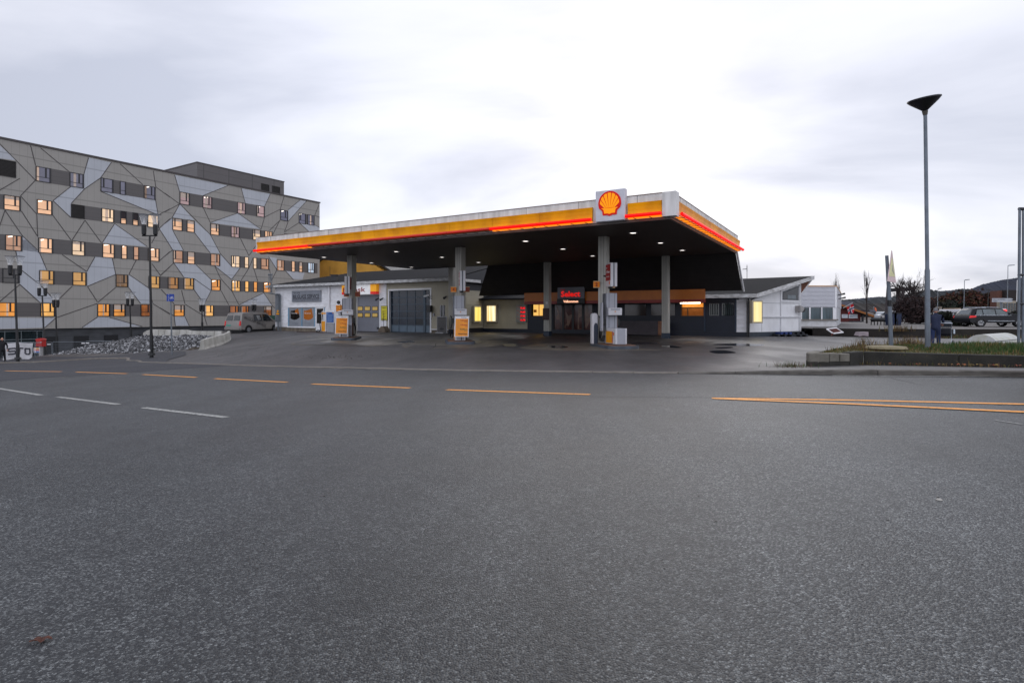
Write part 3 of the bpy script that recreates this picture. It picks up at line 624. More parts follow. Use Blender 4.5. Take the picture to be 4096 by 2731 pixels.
# edge: white band on top, lip below
mb = MB()
abbox(mb, A0, A1c, B0, B0 + .1, ZS + .03, ZTOP); abbox(mb, A0, A0 + .1, B0 + .1, B1c, ZS + .03, ZTOP); abbox(mb, A1c - .1, A1c, B0 + .1, B1c, ZS + .03, ZTOP); abbox(mb, A0 + .1, A1c - .1, B1c - .1, B1c, ZS + .06, ZTOP)
mb.build('white_edge', CW, canopy)
mb = MB(); x = A0 + 1.3
while x < A1c: abbox(mb, x, x + .014, B0 - .004, B0, ZS + .62, ZTOP); x += 2.42
x = B0 + 1.2
while x < B1c: abbox(mb, A0 - .004, A0, x, x + .014, ZS + .62, ZTOP); x += 2.3
mb.build('edge_seams', mat('seam_dark', c(70, 70, 68), .6), canopy)
mb = MB(); x = A0 + .05
while x < A1c: 
    x1 = min(A1c - .05, x + 2.45); abbox(mb, x, x1 - .012, B0 + .05, B0 + .17, ZS - .055, ZS + .028); x += 2.45
x = B0 + .18
while x < B1c: x1 = min(B1c, x + 2.3); abbox(mb, A0 + .05, A0 + .16, x, x1 - .012, ZS - .055, ZS + .028); x += 2.3
mb.build('edge_lip', mat('lip_metal', c(112, 106, 104), .55, var=.3, dirt=c(52, 44, 40), dirt_amt=.7, scale=1.4), canopy)
mb = MB(); abbox(mb, A0 - .01, A1c + .01, B0 - .015, B0 + .12, ZTOP + .001, ZTOP + .03); abbox(mb, A0 - .012, A0 + .12, B0 + .121, B1c, ZTOP + .001, ZTOP + .03)
mb.build('edge_flashing', mat('flashing', c(120, 100, 92), .6, .2, var=.3), canopy)
YEL = mat('yellow_edge_panel', c(254, 172, 10), .4, dirt=c(170, 108, 24), dirt_amt=.6, scale=1.1, spec=.12)
TL = mat('red_tube_lit', c(120, 4, 2), .35, var=.02, emit=(1, .002, .001), es=.8, spec=.25); TU = mat('red_tube_unlit', c(222, 34, 8), .3, var=.05)
GLOW = mat('orange_lamp_strip', c(120, 60, 10), .4, emit=(1, .26, .01), es=1.0)
def fascia(pl, s0, s1, lit, seg=2.4, endcap=True):
    """backlit yellow panels with a red tube along their foot; s runs to the right"""
    n = max(1, round((s1 - s0) / seg)); zt, zb = 5.68, 5.12
    prof = [(zt, .02), (zt - .02, .15), (zt - .16, .12), (zt - .32, .11), (zt - .46, .14), (zb, .19), (zb, .02)]
    for i in range(n):
        a = s0 + (s1 - s0) * i / n; b = s0 + (s1 - s0) * (i + 1) / n - .012; mb = MB(); k = len(prof)
        vs = [pl(a, z, o) for z, o in prof] + [pl(b, z, o) for z, o in prof]
        mb.add(vs, [(j, j + 1, j + 1 + k, j + k) for j in range(k - 1)] + [tuple(range(k)), tuple(range(k, 2 * k))]); mb.build('yellow_panel', YEL, canopy)
        L_ = lit(i / n, (i + 1) / n); mt = MB(); z = 5.16; o = .3
        mt.tube([pl(a - .03, z, o), pl(b + .03, z, o)], .068, 12); tb = mt.build('red_light_tube', TL if L_ else TU, canopy, smooth=True)
        if L_: mg = MB(); pl.rect(mg, a + .02, b - .02, zb - .045, zb - .005, .03, .15); mg.build('lamp_strip', GLOW, tb)
        mc = MB(); q = a + .3
        while q < b: pl.rect(mc, q - .015, q + .015, 5.06, 5.075, .02, .33); q += .6
        mc.build('tube_bracket', DARK, tb)
sL = CF.hit(1035, 1000)[0]; sR = CF.hit(2652, 860)[0]; g0 = CF.hit(2379, 880)[0]; g1 = CF.hit(2503, 880)[0]
u0, u1 = CF.hit(1256, 1000)[0], CF.hit(1917, 920)[0]
def lt(f0, f1): m_ = sL + (g0 - sL) * (f0 + f1) / 2; return not (u0 < m_ < u1)
fascia(CF, sL, g0 - .05, lt); fascia(CF, g1 + .12, sR, lambda a, b: True, 3)
fascia(CSd, B0 + .28, B1c - .1, lambda a, b: True, 2.3)
mb = MB(); abbox(mb, A0 - .02, A0 + .3, B0 - .2, B0 - .002, ZS + .02, ZTOP - .01); abbox(mb, A0 - .2, A0 - .021, B0 - .2, B0 + .25, ZS + .02, ZTOP - .01)
mb.build('corner_panel', CW, canopy)
mb = MB(); abbox(mb, A1c - .02, A1c + .1, B0 - .12, B0 + .4, ZS + .01, ZTOP - .01); mb.build('corner_panel', CW, canopy)
# columns
COLW = mat('column_cladding', c(176, 174, 166), .5, dirt=c(128, 122, 112), dirt_amt=.5, scale=1.5, stretch=(1, 1, .3))
CP = [(9.87, 24.64), (18.02, 24.64), (26.17, 24.64), (9.87, 34.72), (18.02, 34.72), (26.17, 34.72)]
pd = Vector((-.145, .989, 0)); pe = Vector((.989, .145, 0))
for i, (a, b) in enumerate(CP):
    x, y, _ = P(a, b); w = .2
    fr = lambda u, v, z, x=x, y=y: (x - E1[0] * u + E2[0] * v, y - E1[1] * u + E2[1] * v, z)
    mb = MB(); mb.box((-w, -w, .32 if i > 2 else 0), (w, w, 2.86), fr); mb.box((-w, -w, 2.868), (w, w, ZS), fr); mb.box((-w + .012, -w + .012, 2.85), (w - .012, w - .012, 2.88), fr)
    o = mb.build('column', COLW, canopy); bevel(o, .012, 1)
    mb = MB()
    for q in (-.06, .07): mb.box((q - .006, -w - .004, .35), (q + .006, -w + .01, ZS), fr)
    mb.build('column_seam', mat('seam_dark', c(70, 70, 68), .6), o)
    if i > 2: mb = MB(); mb.box((-w - .01, -w - .01, -.1), (w + .01, w + .01, .32), fr); mb.build('column_foot', NAVY, canopy)
# recessed round downlights
for px, py in ((744, 590), (910, 577), (853, 603), (945, 613), (1015, 590), (1099, 602), (1207, 553), (1293, 571), (1361, 587), (1454, 534), (1517, 557), (1567, 574)):
    X, Y = px * 1.7415, py * 1.7415; D = (ZS - EYE) * F / (HY - Y); x = (X - CX) / F * D; sq = px > 1400
    mb = MB()
    mb.lathe([(.2, 0), (.2, -.03), (.15, -.035), (.14, -.012)], (x, D, ZS - .001), 20); f = mb.build('downlight', GREYP, canopy)
    mb = MB(); mb.lathe([(.0, -.02), (.14, -.02)], (x, D, ZS - .001), 20); mb.build('lamp', mat('downlight_lamp', c(240, 240, 240), .4, emit=c(255, 246, 240), es=2.6), f)
# rear screen: dark sloping boarded wall from the canopy's back edge down to the shop roof
SC = mat('screen_boards', c(40, 36, 36), .75, var=.25, scale=2.0, dirt=c(24, 24, 24), dirt_amt=.5); board_mat(SC, .2, (0, 0, 1), .6)
mb = MB(); aL = 25.4; aT = 23.0; zt, zb = ZS + .02, 2.93; bt, bb = B1c + .02, B1c + 2.35
v = [P(A0 + .15, bt, zt), P(aT, bt, zt), P(aL, bb, zb), P(A0 + .15, bb, zb)]; w = [P(A0 + .15, bt + .15, zt), P(aT, bt + .15, zt), P(aL, bb + .15, zb), P(A0 + .15, bb + .15, zb)]
mb.add(v + w, [(0, 1, 2, 3), (4, 7, 6, 5), (0, 3, 7, 4), (1, 5, 6, 2), (3, 2, 6, 7), (0, 4, 5, 1)]); mb.build('rear_screen', SC, canopy)
mb = MB(); mb.tube([P(A0 + .06, bt + .02, zt), P(A0 + .06, bb + .08, zb - .05)], .06, 6); mb.tube([P(A0 + .3, bb + .0, zb + .12), P(aL - .2, bb + .0, zb + .12)], .035, 6); mb.build('screen_edge_trim', WHITE, canopy)
# drip marks text on the lip
RT = mat('red_lettering', c(150, 24, 20), .5)
LPn = frontplane(B0 + .05)
t_ = LPn.hit((2563 + 2647) / 2, 870)[0]; text('MAKS. HØYDE 4.5 M', LPn, t_, ZS - .012, .065, RT, off=.004, width=.88, parent=canopy)
t_ = LPn.hit(1058, 1014)[0]; text('MAKS. HØYDE 4.5 M', LPn, t_, ZS - .012, .065, RT, off=.004, width=.88, parent=canopy)

# ---------------------------------------------------------------- emblem sign
sg = CF.shift(.25); a0 = sg.hit(2381.7, 800); a1 = sg.hit(2500, 800); zt = sg.hit(2440, 759)[1]; zb = sg.hit(2440, 884)[1]
sc_ = (a0[0] + a1[0]) / 2; hw = (a1[0] - a0[0]) / 2
sign = thing('emblem_sign', 'square white sign with a red and yellow scallop emblem on the canopy edge', 'sign', sg(sc_, zb))
mb = MB(); sg.rect(mb, sc_ - hw, sc_ + hw, zb, zt, -.24, 0); o = mb.build('sign_box', mat('sign_white', c(200, 200, 208), .45), sign); bevel(o, .03, 3)
def pecten(pl, cx, cz, r, off, par, e=0.0):
    RM = mat('emblem_red' + str(bool(e)), c(150, 12, 14), .4, var=.03, spec=.15, emit=(c(200, 8, 8) if e else None), es=e or 1); YM = mat('emblem_yellow' + str(bool(e)), c(220, 140, 8), .4, var=.03, spec=.15, emit=(c(255, 150, 4) if e else None), es=e or 1)
    rim = [(math.cos(R(a)), .05 + math.sin(R(a))) for a in range(-14, 195, 6)]
    ol = rim + [(-.93, -.34), (-.66, -.56), (-.6, -.93), (-.24, -.92), (-.1, -.99), (0, -1.0), (.1, -.99), (.24, -.92), (.6, -.93), (.66, -.56), (.93, -.34)]
    mb = MB(); mb.prism([(cx + x * r, cz + z * r) for x, z in ol], pl, off - .03, off + .03); mb.build('emblem_outline', RM, par)
    mb = MB(); base = [(-.46, -.8), (-.52, -.5), (-.74, -.33), (-.35, -.37), (0, -.38), (.35, -.37), (.74, -.33), (.52, -.5), (.48, -.8), (.2, -.79), (0, -.86), (-.2, -.79)]
    mb.prism([(cx + x * r, cz + z * r) for x, z in base], pl, off, off + .042)
    n = 7; hub = (0, -.78)
    for k in range(n):
        t0 = 184 - k * (188 / n) - 2.7; t1 = 184 - (k + 1) * (188 / n) + 2.7; pts = []
        A = [(math.cos(R(t0 + (t1 - t0) * j / 4)) * .84, .05 + math.sin(R(t0 + (t1 - t0) * j / 4)) * (.84 + .03 * math.sin(math.pi * j / 4))) for j in range(5)]
        def inn(p): f = (-.345 - hub[1]) / (p[1] - hub[1]); return (p[0] * f, -.345)
        p0, p1 = inn(A[0]), inn(A[-1]); w_ = .02
        mb.prism([(cx + x * r, cz + z * r) for x, z in A + [p1, p0]], pl, off + .0005 * k, off + .0425 + .0005 * k)
    mb.build('emblem_rays', YM, par)
pecten(sg, sc_ - .01, (zt + zb) / 2 + .06, .46, .0, sign, .45)
# ================================================================ WORKSHOP WING (white lap siding, left)
SID = mat('white_siding', c(228, 228, 232), .5, dirt=c(176, 172, 164), dirt_amt=.35, scale=2, stretch=(1, 1, 3)); SIDC = mat('shaded_cream_siding', c(160, 153, 134), .55, dirt=c(150, 142, 124), dirt_amt=.35, scale=2)  # SIDC: cream boards darkened, the shade under the canopy is in the colour
FELT = mat('roof_felt_dark', c(24, 24, 28), .95, spec=.15, var=.25, scale=3, bump=.4, bscale=60)
BP = mat('stained_plinth', c(122, 112, 98), .85, dirt=c(60, 52, 42), dirt_amt=.7, scale=1.3, stretch=(2, 2, .6)); BLU = mat('blue_frame', c(112, 150, 176), .5); SLAT = mat('slate_blue', c(62, 78, 92), .5, var=.2)
WF = frontplane(35.1); wL = WF.hit(1103, 1250)[0]; wR = -26.6
wing = thing('workshop_building', 'low white boarded workshop with a dark felt roof and two wide doors', 'building', WF((wL + wR) / 2, 0))
def wp(px, py): return WF.hit(px, py)
ze = 4.15
rects = {}
def wr(x0, x1, y0, y1, yx=None): a = wp(x0, y0); b = wp(x1, y1 if yx is None else yx); return a[0], b[0], b[1], a[1]
# garage door openings: (t0, t1, z0, z1)
gd1 = (wp(1428, 1200)[0], wp(1519, 1200)[0], .02, wp(1450, 1180)[1]); gd2 = (wp(1558, 1200)[0], wp(1721, 1200)[0], .02, wp(1640, 1161)[1])
win1 = (wp(1153, 1250)[0], wp(1261, 1250)[0], wp(1200, 1305)[1], wp(1200, 1230)[1]); dr = (wp(1263, 1250)[0], wp(1300, 1250)[0], -.1, wp(1280, 1229)[1]); win2 = (wp(1760, 1240)[0], wp(1781, 1240)[0], wp(1770, 1311)[1], wp(1770, 1221)[1])
mb = MB(); xs = wp(1545, 1250)[0]
siding(mb, WF, wL, xs, .28, ze, .27, (gd1, win1, dr)); mb.build('wall', SID, wing)
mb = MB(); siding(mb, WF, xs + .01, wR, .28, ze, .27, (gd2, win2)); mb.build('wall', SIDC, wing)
mb = MB()
for a, b in ((wL + .03, dr[0]), (dr[1], gd1[0]), (gd1[1], gd2[0]), (gd2[1], wR)): WF.rect(mb, a, b, -.8, .28, -.06, -.005)
mb.build('plinth', BP, wing)
mb = MB(); WF.rect(mb, wL + .02, wR - .02, -1.0, ze, -10, -.3); mb.build('core', DARK, wing)
mb = MB(); mb.add([P(26.15, 34.7, 4.18), P(26.15, 41.4, 5.68), P(26.15, 47.4, 4.18), P(26.15, 47.4, 4.0), P(26.15, 34.7, 4.0)], [(0, 1, 2, 3, 4)]); mb.build('gable_boards', DARK, wing)
# reveal boxes behind the openings are closed by the core; side walls
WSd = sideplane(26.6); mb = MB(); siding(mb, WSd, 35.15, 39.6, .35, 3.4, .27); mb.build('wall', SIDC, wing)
WLp = Plane(*P(-wL, 45.2)[:2], -E2[0], -E2[1]); mb = MB(); siding(mb, WLp, 0, 10.1, .1, ze, .27); mb.build('wall', SID, wing)
mb = MB()
for a, b, z0, z1 in ((wL - .03, wL + .1, .28, ze - .1), (wR - .12, wR + .03, .28, ze - .1), (xs - .06, xs + .06, .28, ze - .1), (wp(1314, 1200)[0], wp(1321, 1200)[0], wp(1318, 1231)[1], ze)): WF.rect(mb, a, b, z0, z1, .023, .05)
for g in (gd1, gd2): WF.rect(mb, g[0] - .13, g[0], .02, g[3], -.2, .045); WF.rect(mb, g[1], g[1] + .13, .02, g[3], -.2, .045); WF.rect(mb, g[0] - .13, g[1] + .13, g[3], g[3] + .14, -.2, .047)
WF.rect(mb, win1[0] - .1, win1[1] + .02, win1[2] - .13, win1[2], -.05, .07); WF.rect(mb, win1[0] - .1, dr[1] + .1, win1[3], win1[3] + .1, -.05, .05)
WF.rect(mb, gd2[1] + .14, wR - .13, .25, .32, 0, .06)
mb.build('trim', WHITE, wing)
# roof with hipped left end
RE = frontplane(34.62); zL = 4.22; rdg = 5.75; rb = 41.4; e0 = -wL + .75; r0 = -RE.hit(1223, 1110)[0] + 1.5
mb = MB(); a_r = 26.1
mb.add([P(e0, 34.62, zL), P(a_r, 34.62, zL), P(a_r, rb, rdg), P(e0 - 4.6, rb, rdg), P(e0, 47.5, zL), P(a_r, 47.5, zL)], [(0, 1, 2, 3), (0, 3, 4), (3, 2, 5, 4)])
mb.add([P(e0, 34.62, zL - .02), P(a_r, 34.62, zL - .02), P(a_r, 47.5, zL - .02), P(e0, 47.5, zL - .02)], [(0, 1, 2, 3)]); rf = mb.build('roof', FELT, wing)
mb = MB(); abbox(mb, a_r, e0, 34.55, 34.61, zL - .2, zL + .02); abbox(mb, e0 + .001, e0 + .06, 34.55, 47.5, zL - .2, zL + .02); abbox(mb, a_r - .06, a_r - .001, 34.55, 38.4, zL - .2, zL + .02); mb.build('eaves_board', TRIM, rf)
mb = MB(); x = e0
while x > a_r: mb.tube([P(x, 34.6, zL - .26), P(x, 34.6, zL - .19)], .03, 6); x -= .55
mb.build('rafter_ends', GREYP, rf)
mb = MB(); q = P(-wp(1307, 1125)[0], 36.0, 0); zq = zL + (36.0 - 34.62) / 6.8 * 1.53
mb.box((-.25, -.25, zq - .2), (.25, .25, zq + .45), lambda u, v, z: (q[0] + u, q[1] + v, z)); mb.box((-.36, -.33, zq + .47), (.36, .33, zq + .53), lambda u, v, z: (q[0] + u, q[1] + v, z)); mb.build('roof_vent', DARK, wing)
# windows with shaped films
FILM = mat('grey_film', c(142, 146, 152), .4); 
ww = win1[1] - win1[0]
INT = mat('workshop_interior', c(30, 26, 24), .1, var=.3)
INL = mat('workshop_lit_interior', c(60, 36, 16), .15, var=.6, scale=3, emit=c(150, 84, 24), es=.55)
for i in range(2):
    a = win1[0] + .12 + i * (ww / 2 - .02); b = a + ww / 2 - .2; z0, z1 = win1[2] + .02, win1[3] - .03; mb = MB(); WF.rect(mb, a, b, z0, z1, -.05, -.02); wn = mb.build('window', FILM, wing)
    w_, h_ = b - a, z1 - z0; pol = [(.12, .84), (.35, .86), (.6, .91), (.74, .97), (.8, .82), (.88, .5), (.8, .43), (.62, .36), (.45, .34), (.25, .37), (.12, .42)]
    mb = MB(); mb.prism([(a + x * w_, z0 + y * h_) for x, y in pol], WF, -.02, -.012); mb.build('pane', INT if i == 0 else INL, wn)
    if i == 0: mb = MB(); mb.prism([(a + x * w_, z0 + y * h_) for x, y in [(.5, .88), (.6, .91), (.74, .97), (.8, .82), (.84, .66), (.5, .72)]], WF, -.0119, -.010); mb.build('lit_interior', INL, wn)
    text('BILGLASS', WF, a + w_ * .44, z0 + h_ * .7, .085, mat('white_lettering', c(225, 225, 225), .5), off=-.008, width=w_ * .5, parent=wn)
    text('service as', WF, a + w_ * .25, z0 + h_ * .755, .04, mat('white_lettering', 0), off=-.008, width=w_ * .2, parent=wn)
    for j, tx in enumerate(('Bytte av frontrute', 'Reparasjon av steinsprut', 'for alle forsikringsselskap')): text(tx, WF, a + w_ * .5, z0 + h_ * (.2 - .055 * j), .045, mat('dim_lettering', c(96, 104, 116), .5), off=-.016, width=w_ * .55, parent=wn)
    text('Åpent man - fre', WF, a + w_ * .45, z0 + h_ * .95, .045, mat('dim_lettering', 0), off=-.016, width=w_ * .5, parent=wn)
mb = MB()
for q in (win1[0], win1[0] + ww / 2 - .01, win1[1] - .12): WF.rect(mb, q, q + .12, win1[2], win1[3], -.06, .03)
WF.rect(mb, dr[1] - .09, dr[1], dr[2], dr[3], -.06, .03)
mb.build('window_posts', BLU, wing)
mb = MB(); WF.rect(mb, dr[0], dr[1] - .095, dr[2], dr[3], -.06, .0); d = mb.build('door', WHITE, wing)
mb = MB(); WF.rect(mb, dr[0] + .14, dr[1] - .24, dr[3] - 1.45, dr[3] - .12, .0, .008); mb.build('door_glass', INT, d); text('BILGLASS', WF, (dr[0] + dr[1]) / 2 - .02, dr[3] - .55, .08, mat('white_lettering', 0), off=.01, width=.4, parent=d)
# wash hall door
SD = mat('section_door', c(116, 118, 126), .45, var=.05)
mb = MB(); n = 6
for i in range(n):
    z0 = gd1[2] + (gd1[3] - gd1[2]) * i / n; WF.rect(mb, gd1[0], gd1[1], z0 + .004, gd1[2] + (gd1[3] - gd1[2]) * (i + 1) / n - .004, -.2, -.12)
WF.rect(mb, gd1[0], gd1[1], gd1[2], gd1[3], -.25, -.13); d = mb.build('garage_door', SD, wing)
YP = mat('yellow_pane', c(190, 160, 84), .3, var=.2, emit=c(170, 132, 60), es=.25)
for r_, (ya, yb) in enumerate(((1225, 1243), (1251, 1269))):
    for x0, x1 in ((1430, 1452), (1459, 1482), (1489, 1512)):
        if x0 < 1430: continue
        dp = WF.shift(-.12); p, q = dp.hit(x0, ya), dp.hit(x1, yb); mb = MB(); dp.rect(mb, p[0], q[0], q[1], p[1], 0, .02); f = mb.build('window', BLACK, d); mb = MB(); dp.rect(mb, p[0] + .05, q[0] - .05, q[1] + .05, p[1] - .05, .02, .026); mb.build('pane', YP, f)
mb = MB(); dp = WF.shift(-.12); p, q = dp.hit(1508, 1308), dp.hit(1517, 1317); dp.rect(mb, p[0], q[0], q[1], p[1], 0, .03); mb.build('door_lock_box', BLACK, d)
# glazed workshop door
dp = WF.shift(-.2); p0, p1 = gd2[0], gd2[1]; H = gd2[3] - gd2[2]; mb = MB(); dp.rect(mb, p0, p1, gd2[2], gd2[3], -.05, 0); d = mb.build('garage_door', mat('glazed_door_back', c(16, 20, 26), .4), wing)
GP2 = mat('door_pane', c(28, 38, 52), .18, var=.35, scale=1.5); LO = mat('door_bottom_panel', c(92, 108, 122), .5, var=.15)
sp = p0 + (p1 - p0) * .81; rows = 6; colsn = 4
for r_ in range(rows):
    z0 = gd2[2] + H * r_ / rows; z1 = gd2[2] + H * (r_ + 1) / rows
    for k in range(colsn + 1):
        a, b = (p0 + (sp - p0) * k / colsn, p0 + (sp - p0) * (k + 1) / colsn) if k < colsn else (sp + .2, p1 - .05)
        if r_ == 1 and k == 3: continue
        mb = MB(); dp.rect(mb, a + .03, b - .03, z0 + .03, z1 - .03, 0, .012); mb.build('door_panel' if r_ == 0 else 'pane', LO if r_ == 0 else GP2, d)
mb = MB()
for r_ in range(rows + 1): z = gd2[2] + H * r_ / rows; dp.rect(mb, p0, p1, max(gd2[2], z - .03), min(gd2[3], z + .03), .012, .04)
for k in range(colsn + 1): a = p0 + (sp - p0) * k / colsn; dp.rect(mb, max(p0, a - .025), a + .025, gd2[2] + .01, gd2[3] - .01, .0125, .038)
dp.rect(mb, sp + .03, sp + .22, gd2[2] + .01, gd2[3] - .01, .013, .06); mb.build('door_frame', SLAT, d)
mb = MB(); WF.rect(mb, win2[0], win2[1], win2[2], win2[3], -.08, -.03); f = mb.build('window', GLASSD, wing); mb = MB()
for a, b, z0, z1 in ((win2[0], win2[0] + .1, win2[2], win2[3]), (win2[0] + .35, win2[0] + .42, win2[2], win2[3])): WF.rect(mb, a, b, z0, z1, -.03, .01)
mb.build('window_frame', GREYP, f)
# corner pipes and meter cabinet at the left end
mb = MB(); WF.rect(mb, wp(1105, 1250)[0], wp(1122, 1250)[0], .75, wp(1110, 1175)[1], .025, .12); tag(mb.build('meter_cabinet', mat('meter_grey', c(110, 114, 120), .5)), 'tall narrow grey cabinet on the left corner of the workshop wall', 'cabinet')
mb = MB()
for k, px in enumerate((1118, 1122.5, 1130)):
    s_ = wp(px, 1250)[0]; zt = 5.35 if k < 3 else 4; s2 = wp(1099 + k * 5.5, 1250)[0]
    mb.tube([WF(s_, -.2, .18), WF(s_, 3.3, .18), WF(s2, 3.45, .62), WF(s2, 5.2, .62)], .045, 8)
mb.tube([WF(wp(1096, 1200)[0], 5.25, .62), WF(wp(1112, 1200)[0], 5.25, .62)], .06, 8); tag(mb.build('cable_pipes', GALV), 'three grey conduits rising up the workshop corner past the eaves', 'pipe')
mb = MB(); WF.rect(mb, wp(1114, 1255)[0], wp(1126, 1255)[0], wp(1120, 1258)[1], wp(1120, 1252)[1], .24, .26, YEL); WF.rect(mb, wp(1117, 1255)[0], wp(1123, 1255)[0], wp(1120, 1248)[1], wp(1120, 1241)[1], .24, .26, YEL)
tag(mb.build('warning_sign', YEL), 'small yellow warning plates on the grey conduits', 'sign')
mb = MB(); s_ = wp(1318, 1250)[0]; mb.tube([WF(s_ + .1, ze - .05, .12), WF(s_ + .1, 2.1, .12), WF(s_ + .16, 1.9, .1), WF(s_ + .16, -.1, .1)], .05, 8); tag(mb.build('drain_pipe', WHITE), 'white drain pipe on the workshop wall beside the glazed door', 'pipe')
# signs on the wing
BS = WF.shift(.05); p, q = BS.hit(1169, 1163), BS.hit(1285, 1206)
t = thing('shop_sign', 'grey sign in dark lettering reading BILGLASS SERVICE on the white workshop wall', 'sign', BS(p[0], q[1])); SGM = mat('sign_grey', c(134, 138, 146), .45)
mb = MB(); BS.rect(mb, p[0], q[0], q[1], p[1] - .02, 0, .06); mb.build('sign_board', SGM, t); NV = mat('navy_lettering', c(12, 14, 32), .5); w_ = q[0] - p[0]; h_ = p[1] - q[1]; cx = (p[0] + q[0]) / 2
text('BILGLASS SERVICE', BS, cx, q[1] + h_ * .46, h_ * .34, NV, off=.062, width=w_ * .9, parent=t, bold=.02)
mb = MB()
for zz in (.24, .205): BS.rect(mb, p[0] + w_ * .04, q[0] - w_ * .04, q[1] + h_ * zz, q[1] + h_ * zz + .018, .06, .064)
mb.build('sign_lines', NV, t)
text('Arne Lunding', BS, p[0] + w_ * .18, q[1] + h_ * .8, h_ * .12, NV, off=.062, width=w_ * .24, parent=t, shear=.35)
text('UTSKIFTING AV BILRUTER - FRONTRUTEREPARASJON', BS, cx, q[1] + h_ * .12, h_ * .09, NV, off=.062, width=w_ * .9, parent=t)
VS = WF.shift(.35); p, q = VS.hit(1367, 1140), VS.hit(1505, 1177)
t = thing('wash_sign', 'long white sign reading Bilvask with yellow and red ends over the grey door', 'sign', VS(p[0], q[1])); w_ = q[0] - p[0]; zt, zb = 3.45, 2.45
VW = mat('lit_white', c(226, 226, 226), .4, emit=c(200, 200, 205), es=.25); VY = mat('lit_yellow', c(248, 176, 20), .4, emit=c(230, 150, 10), es=.25); VR = mat('lit_red', c(210, 26, 16), .4, emit=c(200, 20, 10), es=.25)
zt = VS.hit(1480, 1137)[1]; zb = VS.hit(1480, 1176)[1]; e_ = w_ * .17
mb = MB(); VS.rect(mb, p[0] + e_, q[0] - e_, zb, zt, -.3, 0); mb.build('sign_face', VW, t)
for a, b in ((p[0], p[0] + e_ - .005), (q[0] - e_ + .005, q[0])):
    mb = MB(); VS.rect(mb, a, b, zb + (zt - zb) * .26, zt, -.3, 0); mb.build('yellow_end', VY, t); mb = MB(); VS.rect(mb, a, b, zb, zb + (zt - zb) * .26 - .004, -.3, 0); mb.build('red_end', VR, t)
text('Bilvask', VS, VS.hit(1462, 1150)[0], (zt + zb) / 2 - .0, (zt - zb) * .46, RT, off=.004, align='RIGHT', parent=t, width=2.7, bold=.02)
o_ = WF.shift(.08); p, q = o_.hit(1342, 1218), o_.hit(1371, 1247); t = thing('direction_board', 'square orange board with red words and an arrow on the workshop wall', 'sign', o_(p[0], q[1]))
mb = MB(); o_.rect(mb, p[0], q[0], q[1], p[1], -.05, 0); mb.build('board_frame', WHITE, t); mb = MB(); o_.rect(mb, p[0] + .06, q[0] - .06, q[1] + .06, p[1] - .06, 0, .006); mb.build('board_face', ORANGE, t); zc_ = p[1]
for j, tx in enumerate(('Inngang', 'Bilvask', 'på')): text(tx, o_, p[0] + .1, zc_ - .19 - j * .2, .09, RT, off=.008, align='LEFT', parent=t)
mb = MB(); ax, az = q[0] - .25, q[1] + .17; mb.prism([(ax - .16, az - .025), (ax, az - .025), (ax, az - .09), (ax + .11, az), (ax, az + .09), (ax, az + .025), (ax - .16, az + .025)], o_, .006, .012); mb.build('arrow', RT, t)
o_ = WF.shift(.08); p, q = o_.hit(1524, 1223), o_.hit(1549, 1281); t = thing('open_poster', 'tall yellow poster between the two workshop doors', 'poster', o_(p[0], q[1])); YB = mat('poster_yellow', c(214, 200, 40), .5)
mb = MB(); o_.rect(mb, p[0], q[0], q[1], p[1], -.03, 0); mb.build('poster_frame', BLACK, t); mb = MB(); o_.rect(mb, p[0] + .03, q[0] - .03, q[1] + .03, p[1] - .03, 0, .005); mb.build('poster_face', YB, t)
for zz, tx, hh, wd in ((.88, 'Bilglass', .1, .5), (.62, 'Vi er', .09, .26), (.47, 'åpen', .09, .26), (.1, 'Bilglass', .11, .52)): text(tx, o_, (p[0] + q[0]) / 2, q[1] + (p[1] - q[1]) * zz, hh, NV, off=.008, width=wd, parent=t)
mb = MB(); cx, cz = (p[0] + q[0]) / 2, q[1] + (p[1] - q[1]) * .27
for k in range(16): a, b = R(k * 22.5), R(k * 22.5 + 22.5); mb.prism([(cx + .12 * math.cos(a), cz + .09 * math.sin(a)), (cx + .12 * math.cos(b), cz + .09 * math.sin(b)), (cx + .095 * math.cos(b), cz + .07 * math.sin(b)), (cx + .095 * math.cos(a), cz + .07 * math.sin(a))], o_, .005, .009)
mb.build('poster_ring', NV, t)
# cameras and lamps on the wing
def wall_lamp(px, py, pl, off, nm, lb, cat, r=.1, n=1):
    t_, z_ = pl.hit(px, py); t = thing(nm, lb, cat, pl(t_, z_)); 
    for k in range(n):
        s_ = (k - (n - 1) / 2) * .5; mb = MB(); a = pl(t_ + s_, z_, off + .12); b = pl(t_ + s_ + .05, z_ - .12, off + .45); mb.tube([a, a.lerp(b, .3), b], [r * .55, r * .8, r], 12); mb.build('lamp_head', BLACK, t)
        mb = MB(); mb.tube([pl(t_ + s_, z_ + .02, 0), pl(t_ + s_, z_ + .05, off + .16)], .02, 8); mb.build('lamp_bracket', DARK, t)
wall_lamp(1527, 1194, WF, .02, 'spot_lamp', 'pair of black spot lamps on the wall above the yellow poster', 'wall lamp', .085, 2)
wall_lamp(1789, 1187, WF, .02, 'spot_lamp', 'single black spot lamp beside the workshop corner post', 'wall lamp', .1)
t_, z_ = WF.hit(1722, 1185); t = thing('security_camera', 'cream security camera beside the blue glazed door', 'camera', WF(t_, z_)); mb = MB(); mb.tube([WF(t_ - .42, z_ - .01, .3), WF(t_ + .1, z_ + .06, .3)], .065, 4); mb.build('camera_housing', WHITE, t); mb = MB(); mb.tube([WF(t_ + .1, z_ - .2, 0), WF(t_ + .1, z_ - .15, .28), WF(t_, z_, .3)], .025, 6); mb.build('camera_arm', DARK, t)
